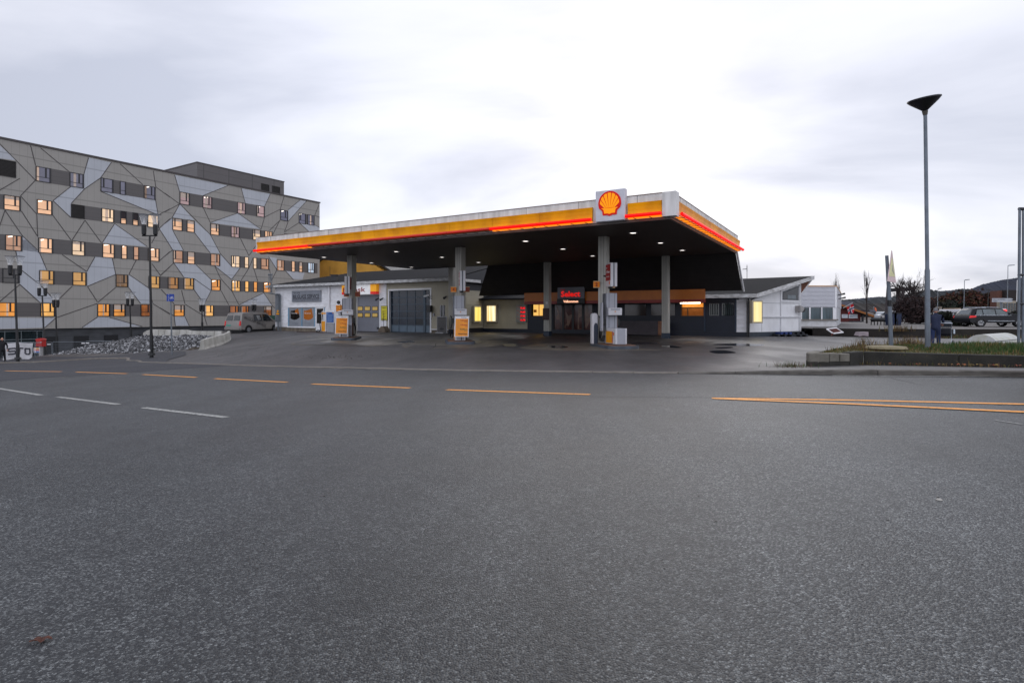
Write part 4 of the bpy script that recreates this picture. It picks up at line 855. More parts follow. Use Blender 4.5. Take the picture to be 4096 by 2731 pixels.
t_, z_ = WF.hit(1725, 1235); mb = MB(); WF.rect(mb, t_ - .2, t_ + .18, z_ - .24, z_ + .26, .08, .35); mb.tube([WF(t_ + .18, z_, .3), WF(t_ + .32, z_ - .3, .3), WF(t_ + .3, z_ - .6, .25), WF(t_ + .12, z_ - .85, .12)], .02, 6); o = tag(mb.build('hose_reel', BLACK), 'black hose reel box with a hanging hose by the blue door', 'hose reel'); bevel(o, .03)
mb = MB(); t_, z_ = WF.hit(1737, 1259); WF.rect(mb, t_ - .08, t_ + .08, z_ - .11, z_ + .11, .02, .08); tag(mb.build('wall_socket', GREYP), 'small grey switch box under the hose reel', 'switch box')
t_, z_ = WF.hit(1371, 1210); mb = MB(); mb.lathe([(0, .0), (.12, .0), (.16, .05), (.16, .09), (.1, .12), (0, .12)], WF(t_, z_, .45), 16, tilt=Matrix.Rotation(R(90), 3, 'X')); mb.tube([WF(t_, z_ - .14, .3), WF(t_, z_ - .3, .2), WF(t_, -.1, .2)], .025, 6); tag(mb.build('round_mirror', BLACK), 'round black lamp on a thin stand beside the orange arrow board', 'lamp')

# ================================================================ YELLOW GABLED HALL BEHIND
YH = mat('ochre_wall', c(214, 160, 66), .8, var=.12, scale=.8, dirt=c(180, 126, 48), dirt_amt=.5); x, y, _ = P(42, 62); YPn = frontplane(62)
hall = thing('ochre_hall', 'ochre gabled hall with a dark roof edge rising behind the white workshop', 'building', YPn(YPn.hit(1390, 1200)[0], 0))
g = [YPn.hit(*q) for q in ((1130, 1148), (1281, 1047), (1392, 972), (1512, 1070), (1640, 1138))]; zb = -.5
pol = [(g[0][0], zb)] + g + [(g[-1][0], zb)]
mb = MB(); mb.prism(pol, YPn, -18, 0); mb.build('wall', YH, hall)
mb = MB()
for (a, za), (b, zb2), m in ((g[0], g[2], 1), (g[2], g[4], 1)):
    mb.prism([(a, za + .02), (b, zb2 + .02), (b, zb2 + .32), (a, za + .32)], YPn, -18.1, .3)
mb.build('roof', DARK, hall)
mb = MB()
for px in (1248, 1320, 1475): t_ = YPn.hit(px, 1080)[0]; YPn.rect(mb, t_ - .03, t_ + .03, 0, 9 if px == 1320 else (7.3 if px == 1248 else 7.0), 0, .012)
mb.build('panel_seams', JT, hall)

# ================================================================ SHOP BUILDING BEHIND THE CANOPY
SF = frontplane(39.64); DN = mat('dark_navy_wall', c(20, 27, 42), .5, var=.15)
shop = thing('shop_building', 'low station shop with a dark roof, yellow band and white gable end at right', 'building', P(15, 42, 0))
sL_ = SF.hit(1932, 1260)[0]; sK = SF.hit(2995, 1260)[0]; sM = SF.hit(2110, 1260)[0]; sN = SF.hit(2943, 1260)[0]
mb = MB(); siding(mb, SF, sL_, sM, .3, 2.75, .22); mb.build('wall', SIDC, shop); mb = MB(); siding(mb, SF, sN, sK, .3, 2.75, .27); mb.build('wall', SID, shop)  # left boards take the darkened siding, painting in the canopy's shade
navy = MB()
SF.rect(navy, sL_ - .4, sK, -.3, .297, -.05, .03); 
# navy wall between, with openings for hatch, windows and doors
def sh(px, py): return SF.hit(px, py)
hatch = (sh(2724, 1200)[0], sh(2817, 1200)[0], sh(2770, 1265)[1], sh(2770, 1211)[1]); wn1 = (sh(2124, 1240)[0], sh(2180, 1240)[0], sh(2150, 1264)[1], sh(2150, 1218)[1])
d1 = (sh(2212, 1250)[0], sh(2372, 1250)[0], .12, 2.32)
k = MB(); siding(k, SF, sM + .001, sN - .001, .3, 2.72, 10, (hatch, wn1, d1), lip=.0); navy.add(k.v, k.f); navy.build('wall', DN, shop)
mb = MB(); SF.rect(mb, sL_ - .3, sK - .02, -.5, 2.7, -9, -.6); mb.build('core', DN, shop)
# inside: lit hatch and lit window
WRM = mat('warm_interior', c(180, 130, 70), .8, var=.2, emit=c(200, 118, 30), es=.8, scale=4); WRL = mat('warm_interior_bright', c(230, 190, 120), .8, var=.15, emit=c(238, 186, 96), es=.85)
mb = MB(); SF.rect(mb, hatch[0], hatch[1], hatch[2], hatch[3], -.5, -.35); f = mb.build('service_hatch', mat('hatch_back', c(120, 76, 34), .7, var=.35, scale=5, emit=c(150, 80, 22), es=.35), shop)
mb = MB(); SF.rect(mb, hatch[0] + .02, hatch[1] - .02, hatch[2] + .62, hatch[3] - .04, -.34, -.28); mb.build('roller_blind', WRM, f)
mb = MB(); H_ = hatch
for a, b, z0, z1 in ((H_[0], H_[1], H_[2], H_[2] + .05), (H_[0], H_[1], H_[2] + .54, H_[2] + .6), (H_[0], H_[0] + .05, H_[2] + .05, H_[3]), (H_[1] - .05, H_[1], H_[2] + .05, H_[3]), (H_[0] + .42, H_[0] + .47, H_[2] + .05, H_[2] + .54)): SF.rect(mb, a, b, z0, z1, -.12, .03)
mb.build('hatch_frame', mat('bronze_frame', c(90, 66, 44), .4, .4), f)
mb = MB(); a_, b_ = sh(2724, 1210)[0], sh(2803, 1210)[0]; mb.tube([SF(a_, H_[3] - .0, .14), SF(b_, H_[3] - .0, .14)], .05, 10); mb.build('tube_lamp', mat('tube_lamp', c(255, 255, 255), .3, emit=c(255, 222, 190), es=9), f)
mb = MB(); SF.rect(mb, wn1[0], wn1[1], wn1[2], wn1[3], -.45, -.4); f = mb.build('window', WRL, shop); mb = MB()
for a, b, z0, z1 in ((wn1[0], wn1[1], wn1[2], wn1[2] + .05), (wn1[0] + .5, wn1[0] + .56, wn1[2] + .05, wn1[3])): SF.rect(mb, a, b, z0, z1, -.39, -.35)
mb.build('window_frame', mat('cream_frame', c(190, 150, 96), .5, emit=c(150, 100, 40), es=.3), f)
mb = MB(); SF.rect(mb, wn1[0] + .03, wn1[0] + .3, wn1[3] - .62, wn1[3] - .4, -.39, -.385); SF.rect(mb, wn1[1] - .34, wn1[1] - .08, wn1[3] - .72, wn1[3] - .5, -.39, -.385); mb.build('notices', ORANGE, f)
# sliding doors with brown printed glass
BG = mat('printed_glass', c(74, 26, 18), .12, var=.5, scale=2.2); BGL = mat('printed_glass_shape', c(120, 84, 64), .2, var=.35, scale=3)
n = 4; 
for k in range(n):
    a = d1[0] + (d1[1] - d1[0]) * k / n; b = d1[0] + (d1[1] - d1[0]) * (k + 1) / n; mb = MB()
    for q in ((a, a + .09, d1[2], d1[3]), (b - .09, b, d1[2], d1[3]), (a + .09, b - .09, d1[3] - .12, d1[3]), (a + .09, b - .09, d1[2], d1[2] + .14)): SF.rect(mb, *q, -.15, -.05)
    d = mb.build('sliding_door', BLACK, shop); mb = MB(); SF.rect(mb, a + .091, b - .091, d1[2] + .141, d1[3] - .121, -.12, -.1); mb.build('door_glass', BG, d)
    w_, h_, zo = b - a, d1[3] - d1[2], d1[2]
    shp = {0: [(.2, .92), (.42, .9), (.8, .3), (.82, .95), (.95, .9), (.9, .2), (.6, .45), (.3, .42), (.25, .55), (.5, .6)], 1: [(.15, .1), (.2, .25), (.55, .2), (.85, .5), (.9, .62), (.75, .6), (.5, .55), (.3, .7), (.25, .68), (.4, .3), (.15, .2)], 2: [(.35, .1), (.45, .1), (.5, .85), (.9, .85), (.9, .55), (.6, .5), (.6, .12), (.85, .12), (.85, .1)], 3: [(.2, .92), (.45, .92), (.6, .5), (.85, .5), (.3, .12), (.2, .2)]}[k]
    mb = MB(); mb.prism([(a + x * w_, zo + z * h_) for x, z in shp], SF, -.1, -.094); mb.build('door_print', BGL, d)
# dim windows between doors and hatch, curtained windows right
for x0, x1 in ((2500, 2585), (2605, 2700)):
    mb = MB(); SF.rect(mb, sh(x0, 1200)[0], sh(x1, 1200)[0], sh(2600, 1262)[1], sh(2600, 1216)[1], .0, .02); mb.build('window', mat('dim_shop_glass', c(40, 24, 16), .1, var=.4), shop)
CUR = mat('curtain', c(44, 56, 58), .8, var=.5, scale=9, stretch=(1, 1, .1))
for x0, x1 in ((2838, 2876), (2888, 2935)):
    mb = MB(); SF.rect(mb, sh(x0, 1200)[0], sh(x1, 1200)[0], sh(2900, 1262)[1], sh(2900, 1213)[1], .0, .012); f = mb.build('window', GLASSD, shop)
    mb = MB(); a = sh(x0, 1200)[0] + .05; e = sh(x1, 1200)[0] - .05
    while a < e: SF.rect(mb, a, a + .07, sh(2900, 1262)[1] + .03, sh(2900, 1213)[1] - .03, .012, .016 + .01 * random.random()); a += .11
    mb.build('curtain', CUR, f)
mb = MB(); 
for px in (2819, 2943): t_ = sh(px, 1200)[0]; SF.rect(mb, t_ - .05, t_ + .05, .31, 2.45, .001, .06)
SF.rect(mb, sh(2820, 1200)[0], sh(2943, 1200)[0] + .2, 2.42, 2.5, .001, .08); mb.build('navy_trim', NAVY, shop)
# yellow/red band above
BA, BBn = sh(2097, 1200)[0], SF.shift(2.72).hit(2819, 1200)[0]; SB = SF.shift(2.72); BBl = SB.hit(2097, 1200)[0]; zt = SB.hit(2819, 1156)[1]; zm = SB.hit(2819, 1196)[1]; zb = SB.hit(2819, 1209)[1]
mb = MB(); SB.rect(mb, BBl, BBn, zm, zt, -.2, 0); bnd = mb.build('yellow_band', mat('band_yellow', c(190, 104, 16), .4, var=.1), shop); mb = MB(); SB.rect(mb, BBl, BBn, zb, zm - .003, -.2, .01); mb.build('red_band', mat('band_red', c(140, 30, 14), .4), bnd)
mb = MB(); SB.rect(mb, BBl, BBn - 2.0, zb + .04, zb + .1, -2.6, -.21); mb.build('band_soffit', DARK, shop)
# roof
E1p = Vector(P(6.0, 38.9, 2.75)); E1p.x, E1p.y = (at(3025, 1178, 36.07).x, 36.07); Tp = at(3256, 1104, 39.7); Rr = at(2985, 1114, 46.5)
Tw = Vector((Tp.x - .15, Tp.y, 0))
eL = Vector(P(27, 38.9, 2.75)); rL = Vector(P(27, 47, 4.4))
mb = MB(); mb.add([eL, E1p, Tp, Rr, rL, eL + Vector((0, 0, -.1)), E1p + Vector((0, 0, -.1)), Tp + Vector((0, 0, -.1)), Rr + Vector((0, 0, -.1)), rL + Vector((0, 0, -.1))], [(0, 1, 3), (0, 3, 4), (1, 2, 3), (5, 8, 6), (5, 9, 8), (6, 8, 7), (0, 5, 6, 1), (1, 6, 7, 2), (2, 7, 8, 3)])
rf = mb.build('roof', FELT, shop)
mb = MB(); bd = Vector(P(-.02, -.05, 0)); a = Vector(P(-SF.hit(2823, 1180)[0], 38.88, 2.77)); e = E1p + Vector((0, -.03, .02))
mb.add([a, e, e + Vector((0, 0, -.24)), a + Vector((0, 0, -.24)), a + Vector((.03, .06, 0)), e + Vector((.03, .06, 0)), e + Vector((.03, .06, -.24)), a + Vector((.03, .06, -.24))], [(0, 1, 2, 3), (4, 7, 6, 5), (0, 4, 5, 1), (3, 2, 6, 7), (1, 5, 6, 2), (0, 3, 7, 4)]); mb.build('eaves_board', TRIM, rf)
mb = MB(); o3 = Vector((.0, -.06, .02)); p, q = E1p + o3, Tp + o3; dz = Vector((0, 0, -.26)); th = Vector((.03, .08, 0))
mb.add([p, q, q + dz, p + dz, p + th, q + th, q + dz + th, p + dz + th], [(0, 1, 2, 3), (4, 7, 6, 5), (0, 4, 5, 1), (3, 2, 6, 7), (0, 3, 7, 4), (1, 5, 6, 2)]); mb.build('verge_board', TRIM, rf)
# gable end wall facing the street corner
K0 = SF(sK, 0); GE = Plane(K0.x, K0.y, .872, .49); w = GE.hit(3203, 1200)[0]
def ztop(t): # under the sloping verge
    P0 = GE.hit(3030, 1192); P1 = GE.hit(3203, 1127); return P0[1] + (P1[1] - P0[1]) * (t - P0[0]) / (P1[0] - P0[0])
mb = MB(); mb.prism([(0, .3), (w, .3), (w, ztop(w)), (0, ztop(0))], GE, -.3, 0); mb.build('gable_wall', WHITE, shop)
mb = MB(); GE.rect(mb, -.02, w - .03, -.4, .297, -.3, -.02); mb.build('gable_plinth', mat('blue_grey_plinth', c(50, 58, 68), .6, var=.3), shop)
mb = MB(); t1 = GE.hit(3122, 1200)[0]; t0 = GE.hit(3047, 1200)[0]; tr = w
tri = []
for a, b, z0, z1 in ((0, .1, .3, 2.5), (t1 - .05, t1 + .04, .31, ztop(t1) - .05), (tr - .22, tr - .0, .31, ztop(tr) - .2)): GE.rect(mb, a, b, z0, z1, .001, .035)
GE.rect(mb, t0, tr, GE.hit(3100, 1270)[1], GE.hit(3100, 1266)[1], .036, .09); GE.rect(mb, t1 + .041, tr - .221, GE.hit(3160, 1214)[1], GE.hit(3160, 1204)[1], .001, .034)
mb.build('gable_battens', mat('batten_white', c(196, 196, 198), .5), shop)
mb = MB(); zl = GE.hit(3054, 1212)[1]; GE.rect(mb, t0, t1 - .051, zl - .012, zl + .012, .001, .006); GE.rect(mb, t1 + .041, tr - .221, zl - .012, zl + .012, .001, .006); GE.rect(mb, t0 - .012, t0 + .012, .31, zl, .001, .006); mb.build('panel_joints', mat('thin_joint', c(120, 120, 122), .6), shop)
a, b = GE.hit(3130, 1200)[0], GE.hit(3193, 1200)[0]; z0 = GE.hit(3160, 1200)[1]
mb = MB(); mb.prism([(a, z0), (b, z0), (b, ztop(b) - .22), (a, ztop(a) - .22)], GE, .001, .02); f = mb.build('window', mat('gable_window_frame', c(60, 66, 72), .5), shop)
mb = MB(); mb.prism([(a + .06, z0 + .06), (b - .06, z0 + .06), (b - .06, ztop(b) - .3), (a + .06, ztop(a) - .3)], GE, .02, .024); mb.build('pane', GLASSD, f)
mb = MB(); GE.rect(mb, GE.hit(3150, 1190)[0], GE.hit(3182, 1190)[0], z0 + .08, GE.hit(3160, 1180)[1], .024, .028); mb.build('sheet', mat('window_sheet', c(120, 128, 132), .6), f)
# brown prow soffit at the far corner
Wb = GE(w, 0); mb = MB(); pts = [Vector((Wb.x, Wb.y, ztop(w) - .05)), Vector((Tp.x - .05, Tp.y + .05, Tp.z - .16)), Vector((Wb.x + .05, Wb.y + .1, 2.85))]; dn = Vector((-.05, .12, 0))
mb.add(pts + [p + dn for p in pts], [(0, 1, 2), (3, 5, 4), (0, 3, 4, 1), (1, 4, 5, 2), (2, 5, 3, 0)]); mb.build('prow_panel', mat('brown_boards', c(110, 62, 36), .6, var=.25), shop)
mb = MB(); mb.tube([pts[1], pts[2]], .045, 6); mb.build('prow_trim', WHITE, shop)
mb = MB(); bk = Vector((3.6, 9.0, 0)); p = [Vector((Wb.x, Wb.y + .02, 0)), Vector((Wb.x, Wb.y + .02, 2.84)), Vector((Wb.x, Wb.y, 0)) + bk, Vector((Wb.x, Wb.y, 2.84)) + bk]; mb.add([p[0], p[2], p[3], p[1]], [(0, 1, 2, 3)]); mb.build('end_wall', WHITE, shop)
mb = MB(); t_ = 0; mb.tube([GE(-.12, -.1, .1), GE(-.12, 2.45, .1), SF(sK - .35, 2.6, .6)], .05, 8); mb.tube([GE(-.28, -.1, .1), GE(-.28, 2.4, .1)], .04, 8); tag(mb.build('downpipe', BLACK), 'black downpipe on the corner between the boarded front and the gable', 'pipe')

# ---------------------------------------------------------------- things on the shop walls
LB = mat('lit_poster', c(255, 240, 200), .4, emit=c(255, 226, 150), es=1.0)
def lit_mat(name, c0, c1, s):
    m = mat(name, c(40, 36, 30), .4, emit=c0, es=s * .85); N, L, b = nodes_of(m); g = N.new('ShaderNodeNewGeometry'); mp = N.new('ShaderNodeMapping'); mp.inputs['Scale'].default_value = (3.2, 3.2, .15); nz = N.new('ShaderNodeTexNoise'); nz.inputs['Scale'].default_value = 1.3; nz.inputs['Detail'].default_value = 1
    L.new(g.outputs['Position'], mp.inputs[0]); L.new(mp.outputs[0], nz.inputs['Vector']); rp = N.new('ShaderNodeValToRGB'); e = rp.color_ramp.elements; e[0].position = .35; e[0].color = (*c0, 1); e[1].position = .65; e[1].color = (*c1, 1); L.new(nz.outputs[0], rp.inputs[0]); L.new(rp.outputs[0], b.inputs['Emission Color']); return m
def light_box(pl, x0, x1, y0, y1, off, lb, m, border=.1, depth=.2):
    q = pl.shift(off); p, r = q.hit(x0, y0), q.hit(x1, y1); t = thing('light_box', lb, 'light box', q(p[0], r[1]))
    mb = MB(); q.rect(mb, p[0], r[0], r[1], p[1], -depth, 0); bevel(mb.build('box_frame', mat('box_metal', c(170, 160, 140), .4), t), .02); mb = MB(); q.rect(mb, p[0] + border, r[0] - border, r[1] + border, p[1] - border, 0, .008); mb.build('lit_face', m, t); return t
light_box(WSd, 1896, 1926, 1222, 1289, .25, 'plain yellow lit box with a rounded corner on the dark return wall', lit_mat('lit_yellow_box', c(255, 214, 96), c(255, 232, 120), 1.0), .12)
light_box(SF, 1943, 1987, 1218, 1290, .22, 'wide lit box with pale vertical glare on the boarded shop wall', lit_mat('lit_glare_box', c(250, 196, 90), c(255, 255, 225), 1.1), .12)
GEs = Plane(K0.x, K0.y, .975, .22); light_box(GEs, 3009, 3052, 1201, 1293, .85, 'tall glowing cream box projecting from the white gable wall', lit_mat('lit_cream_box', c(255, 226, 150), c(255, 238, 176), 1.0), .1, .28)
# price display
PS = SF.shift(.16); p, q = PS.hit(2064, 1219), PS.hit(2104, 1289); t = thing('price_display', 'grey board with four rows of red glowing fuel prices by the dark doorway', 'price sign', PS(p[0], q[1])); w_, h_ = q[0] - p[0], p[1] - q[1]
mb = MB(); PS.rect(mb, p[0], q[0], q[1], p[1], -.14, 0); mb.build('display_box', mat('display_grey', c(132, 134, 126), .5), t); LED = mat('red_digits', c(150, 10, 10), .4, emit=(1, .01, .015), es=1.3); NMr = mat('red_names', c(190, 24, 22), .5, emit=c(150, 10, 10), es=.2)
for j, (nm, v) in enumerate((('V-Power 95', '15.62'), ('FuelSave', '14.60'), ('Diesel', '17.02'), ('V-Power D', '15.70'))):
    zc_ = p[1] - h_ * (.19 + .225 * j); mb = MB(); PS.rect(mb, p[0] + w_ * .42, q[0] - w_ * .06, zc_ - h_ * .07, zc_ + h_ * .07, 0, .004); mb.build('digit_window', BLACK, t)
    text(v, PS, q[0] - w_ * .08, zc_, h_ * .105, LED, off=.006, align='RIGHT', width=w_ * .46, parent=t, bold=.02, name='digits'); text(nm, PS, p[0] + w_ * .06, zc_ + h_ * .085, h_ * .04, NMr, off=.004, align='LEFT', parent=t)
# shop name sign
NS = SF.shift(2.95); p, q = NS.hit(2230, 1149), NS.hit(2336, 1193); t = thing('shop_name_sign', 'dark grey sign with a red glowing word above the sliding doors', 'sign', NS(p[0], q[1])); w_, h_ = q[0] - p[0], p[1] - q[1]
mb = MB(); NS.rect(mb, p[0], q[0], q[1], p[1], -.15, 0); mb.build('sign_board', mat('sign_dark_grey', c(112, 112, 120), .5), t); RG = mat('red_glow_letters', c(150, 10, 8), .4, emit=(1, .01, .006), es=.5)
text('Select', NS, (p[0] + q[0]) / 2, q[1] + h_ * .4, h_ * .46, RG, off=.02, width=w_ * .73, parent=t, bold=.03); text('Shell', NS, p[0] + w_ * .2, q[1] + h_ * .76, h_ * .14, NMr, off=.01, width=w_ * .16, parent=t, bold=.02)
NS2 = SF.shift(2.9); p, q = NS2.hit(2228, 1195), NS2.hit(2338, 1214); t = thing('welcome_sign', 'black strip with glowing peach letters reading Velkommen under the shop sign', 'sign', NS2(p[0], q[1])); mb = MB(); NS2.rect(mb, p[0], q[0], q[1], p[1], -.12, 0); mb.build('sign_board', BLACK, t)
text('Velkommen', NS2, NS2.hit(2283, 1205)[0], NS2.hit(2283, 1205)[1], .17, mat('peach_glow', c(255, 200, 170), .4, emit=c(255, 186, 150), es=1.3), off=.01, width=NS2.hit(2312, 1205)[0] - NS2.hit(2253, 1205)[0], parent=t, bold=.02)
# stacked firewood/goods boxes under a grey cover by the doors
mb = MB(); KB = mat('stack_grey', c(84, 78, 82), .8, var=.2); 
for r_ in range(9):
    z0 = .06 + r_ * .105; a = sh(2492 + 0 * r_, 1300)[0] + .3; b = sh(2632, 1300)[0] + .42 - max(0, 4.5 - abs(r_ - 4.5)) * .0
    SF.rect(mb, a + random.uniform(0, .05), b - (.0 if r_ > 5 else .04 * (6 - r_) * .0), z0, z0 + .095, .5, 1.5)
tag(mb.build('pallet_stack', KB), 'long stack of grey boards lying in front of the shop wall', 'board stack')
mb = MB(); z0 = .06
for r_ in range(9): SF.rect(mb, sh(2632, 1300)[0] + .44, sh(2632, 1300)[0] + .5 + .38 - (.3 if r_ > 7 else .0) + .015 * (r_ % 3), z0 + r_ * .105, z0 + r_ * .105 + .09, .5, 1.45)
tag(mb.build('firewood_stack', mat('wood_stack', c(150, 108, 84), .8, var=.25)), 'small brown stack of firewood sacks beside the grey boards', 'firewood')
# aerial on roof
mb = MB(); q = at(2988, 1110, 43); mb.tube([q + Vector((0, 0, -.1)), q + Vector((0, 0, .95))], .02, 6); mb.tube([q + Vector((-.33, 0, .62)), q + Vector((0, 0, .66))], .025, 6)
for k in range(4): mb.tube([q + Vector((-.1, -.1, .5 + .1 * k)), q + Vector((.1, .1, .5 + .1 * k))], .008, 4)
tag(mb.build('roof_aerial', DARK), 'thin aerial standing on the shop roof', 'aerial')
# flood light box on gable
t_, z_ = GE.hit(3190, 1237); t = thing('flood_light', 'grey box lamp with a black hood on the far edge of the white gable', 'wall lamp', GE(t_, z_)); mb = MB(); mb.prism([(t_ - .28, z_ - .2), (t_ - .28, z_ + .25), (t_ - .1, z_ + .22), (t_ + .2, z_ + .06), (t_ + .2, z_ - .02), (t_ - .1, z_ - .2)], GE, .04, .4); mb.build('lamp_box', mat('lamp_grey', c(150, 146, 144), .5), t)
mb = MB(); mb.tube([GE(t_ + .0, z_ - .16, .3), GE(t_ + .14, z_ - .14, .42), GE(t_ + .2, z_ + .02, .42)], .05, 8); mb.build('lamp_hood', BLACK, t)
# ================================================================ PUMPS
PW = mat('pump_white', c(206, 206, 210), .35, var=.04, dirt=c(170, 168, 166), dirt_amt=.3); PG = mat('pump_grey', c(158, 160, 168), .4, var=.05); PDK = mat('pump_dark', c(48, 50, 54), .5); PB = mat('pump_brown_side', c(96, 66, 52), .5, var=.2)
GRN = mat('green_grip', c(16, 110, 84), .5); PYL = mat('pump_yellow', c(236, 156, 16), .4)
def frame(o, ex, ey): return lambda x, y, z: (o[0] + ex[0] * x + ey[0] * y, o[1] + ex[1] * x + ey[1] * y, o[2] + z)
def pump(o, label):
    """front-left-bottom corner at o; x to the right, y away from the street"""
    t = thing('fuel_pump', label, 'fuel pump', o, 'fuel pumps under the canopy'); f = frame(o, pe, pd); zb = .16
    mb = MB(); mb.box((.02, .0, zb), (.46, 1.3, .86), f); bevel(mb.build('cabinet', PG, t), .035, 3)
    mb = MB(); mb.box((-.02, .03, zb + .02), (.018, 1.3, .85), f); mb.box((-.024, -.012, zb + .03), (.06, .03, .86), f); mb.box((.42, -.012, zb + .03), (.485, .03, .86), f); bevel(mb.build('side_panel', PW, t), .01)
    mb = MB(); mb.box((-.028, .42, zb + .05), (-.021, 1.28, .72), f); mb.build('yellow_panel', PYL, t); mb = MB(); mb.box((-.0285, .36, zb + .05), (-.0215, .418, .72), f); mb.build('red_stripe', RED, t)
    mb = MB(); ep = Plane(f(-.029, 0, 0)[0], f(-.029, 0, 0)[1], -pd.x, -pd.y); mb.box((-.03, .17, .55), (-.024, .29, .68), f); mb.build('emblem', mat('emblem_orange', c(222, 96, 20), .4), t)
    mb = MB(); mb.box((.0, 1.32, zb), (.5, 2.02, 1.42), f); mb.build('hose_column', PG, t)
    mb = MB(); mb.box((.0, 1.3, 1.75), (.5, 2.02, 2.42), f); o2 = mb.build('head', PG, t); bevel(o2, .02); mb = MB(); mb.box((.03, 1.36, 1.42), (.47, 2.0, 1.75), f); mb.build('neck', PG, t)
    mb = MB()
    for x in (.12, .38): mb.box((x - .006, 1.293, zb + .7), (x + .006, 1.3, 2.4), f)
    mb.build('seams', mat('seam_dark'), t)
    mb = MB(); mb.box((.0, .98, 1.42), (.62, 1.6, 1.745), f); h = mb.build('screen_box', PW, t); bevel(h, .02)
    mb = MB(); mb.box((-.012, 1.02, 1.45), (-.001, 1.55, 1.72), f); mb.box((.1, .972, 1.64), (.52, .979, 1.71), f, PG); mb.build('keypad', PDK, h)
    mb = MB(); a = f(.3, .973, 1.6); mb.add([f(.26, .974, 1.56), f(.34, .974, 1.56), f(.3, .974, 1.63)], [(0, 1, 2)]); mb.build('warning_mark', mat('warning_orange', c(220, 140, 50), .5), h)
    # hoses on the left and nozzles in their holsters
    for k in range(4):
        y = 1.38 + .16 * k; mb = MB(); mb.tube([f(-.03, y, 2.4), f(-.05, y, 1.3)], .028, 8); mb.build('hose_channel', PDK if k % 2 else mat('channel_grey', c(110, 112, 118), .4), t)
        mb = MB(); mb.box((-.14, y - .045, 1.0), (-.02, y + .045, 1.26), f); mb.tube([f(-.1, y, 1.25), f(-.17, y, 1.36), f(-.2, y - .02, 1.38)], .022, 6); nz = mb.build('nozzle', BLACK if k != 2 else GRN, t)
        mb = MB(); mb.tube([f(-.1, y, 1.0), f(-.16, y + .02, .75), f(-.22 + .02 * k, y + .03, .42), f(-.16, y + .06, .26), f(-.08, y + .05, .24), f(-.03, y + .03, .5)], .017, 8); mb.build('hose', RUBBER, nz)
    # right side: dark hose bundle
    mb = MB(); mb.box((.501, 1.34, .2), (.53, 2.0, 1.4), f); mb.build('right_side', PB, t)
    for k in range(3): y = 1.4 + .22 * k; mb = MB(); mb.box((.53, y - .05, .95), (.63, y + .05, 1.25), f); nz = mb.build('nozzle', BLACK, t); mb = MB(); mb.tube([f(.6, y, .96), f(.68, y, .7), f(.7 - .03 * k, y, .35), f(.62, y, .22), f(.55, y, .26)], .02, 8); mb.build('hose', RUBBER, nz)
    return t
def pump_island(o, label):
    t = thing('pump_island', label, 'kerb island', o, 'raised kerb islands of the fuel pumps'); f = frame((o[0], o[1], 0), pe, pd)
    pts = []; w0, w1, L0, L1 = -.45, .95, -.5, 2.6; n = 6
    for (cx, cy, a0) in ((w1 - .35, L0 + .35, -90), (w1 - .35, L1 - .35, 0), (w0 + .35, L1 - .35, 90), (w0 + .35, L0 + .35, 180)):
        for k in range(n + 1): a = R(a0 + 90 * k / n); pts.append((cx + .35 * math.cos(a), cy + .35 * math.sin(a)))
    mb = MB(); mb.prism(pts, f, -.02, .13); bevel(mb.build('kerb_ring', mat('blue_grey_kerb', c(74, 82, 92), .7, var=.3, dirt=c(50, 44, 40), dirt_amt=.5), t), .02, 2, 60)
    ins = [((x - .25) * .86 + .25, (y - 1.05) * .93 + 1.05) for x, y in pts]; mb = MB(); mb.prism(ins, f, .131, .15); mb.build('paving', mat('brown_paving', c(122, 92, 74), .75, var=.3, scale=5), t); return t
pos = []
for (i, lb, li, dx, dy) in ((0, 'white fuel pump by the nearest canopy post, its yellow side panel showing', 'kerb island under the nearest fuel pump at right', .2, -1.95), (1, 'white fuel pump behind the leaning orange fuel board in the middle', 'kerb island under the middle fuel pump', -.02, -2.4), (2, 'white fuel pump behind the orange fuel board farthest left', 'kerb island under the farthest left fuel pump', -.05, -2.3)):
    x, y, _ = P(*CP[i]); o = (x + dx, y + dy, 0); pos.append(o); pump(o, lb); pump_island(o, li)
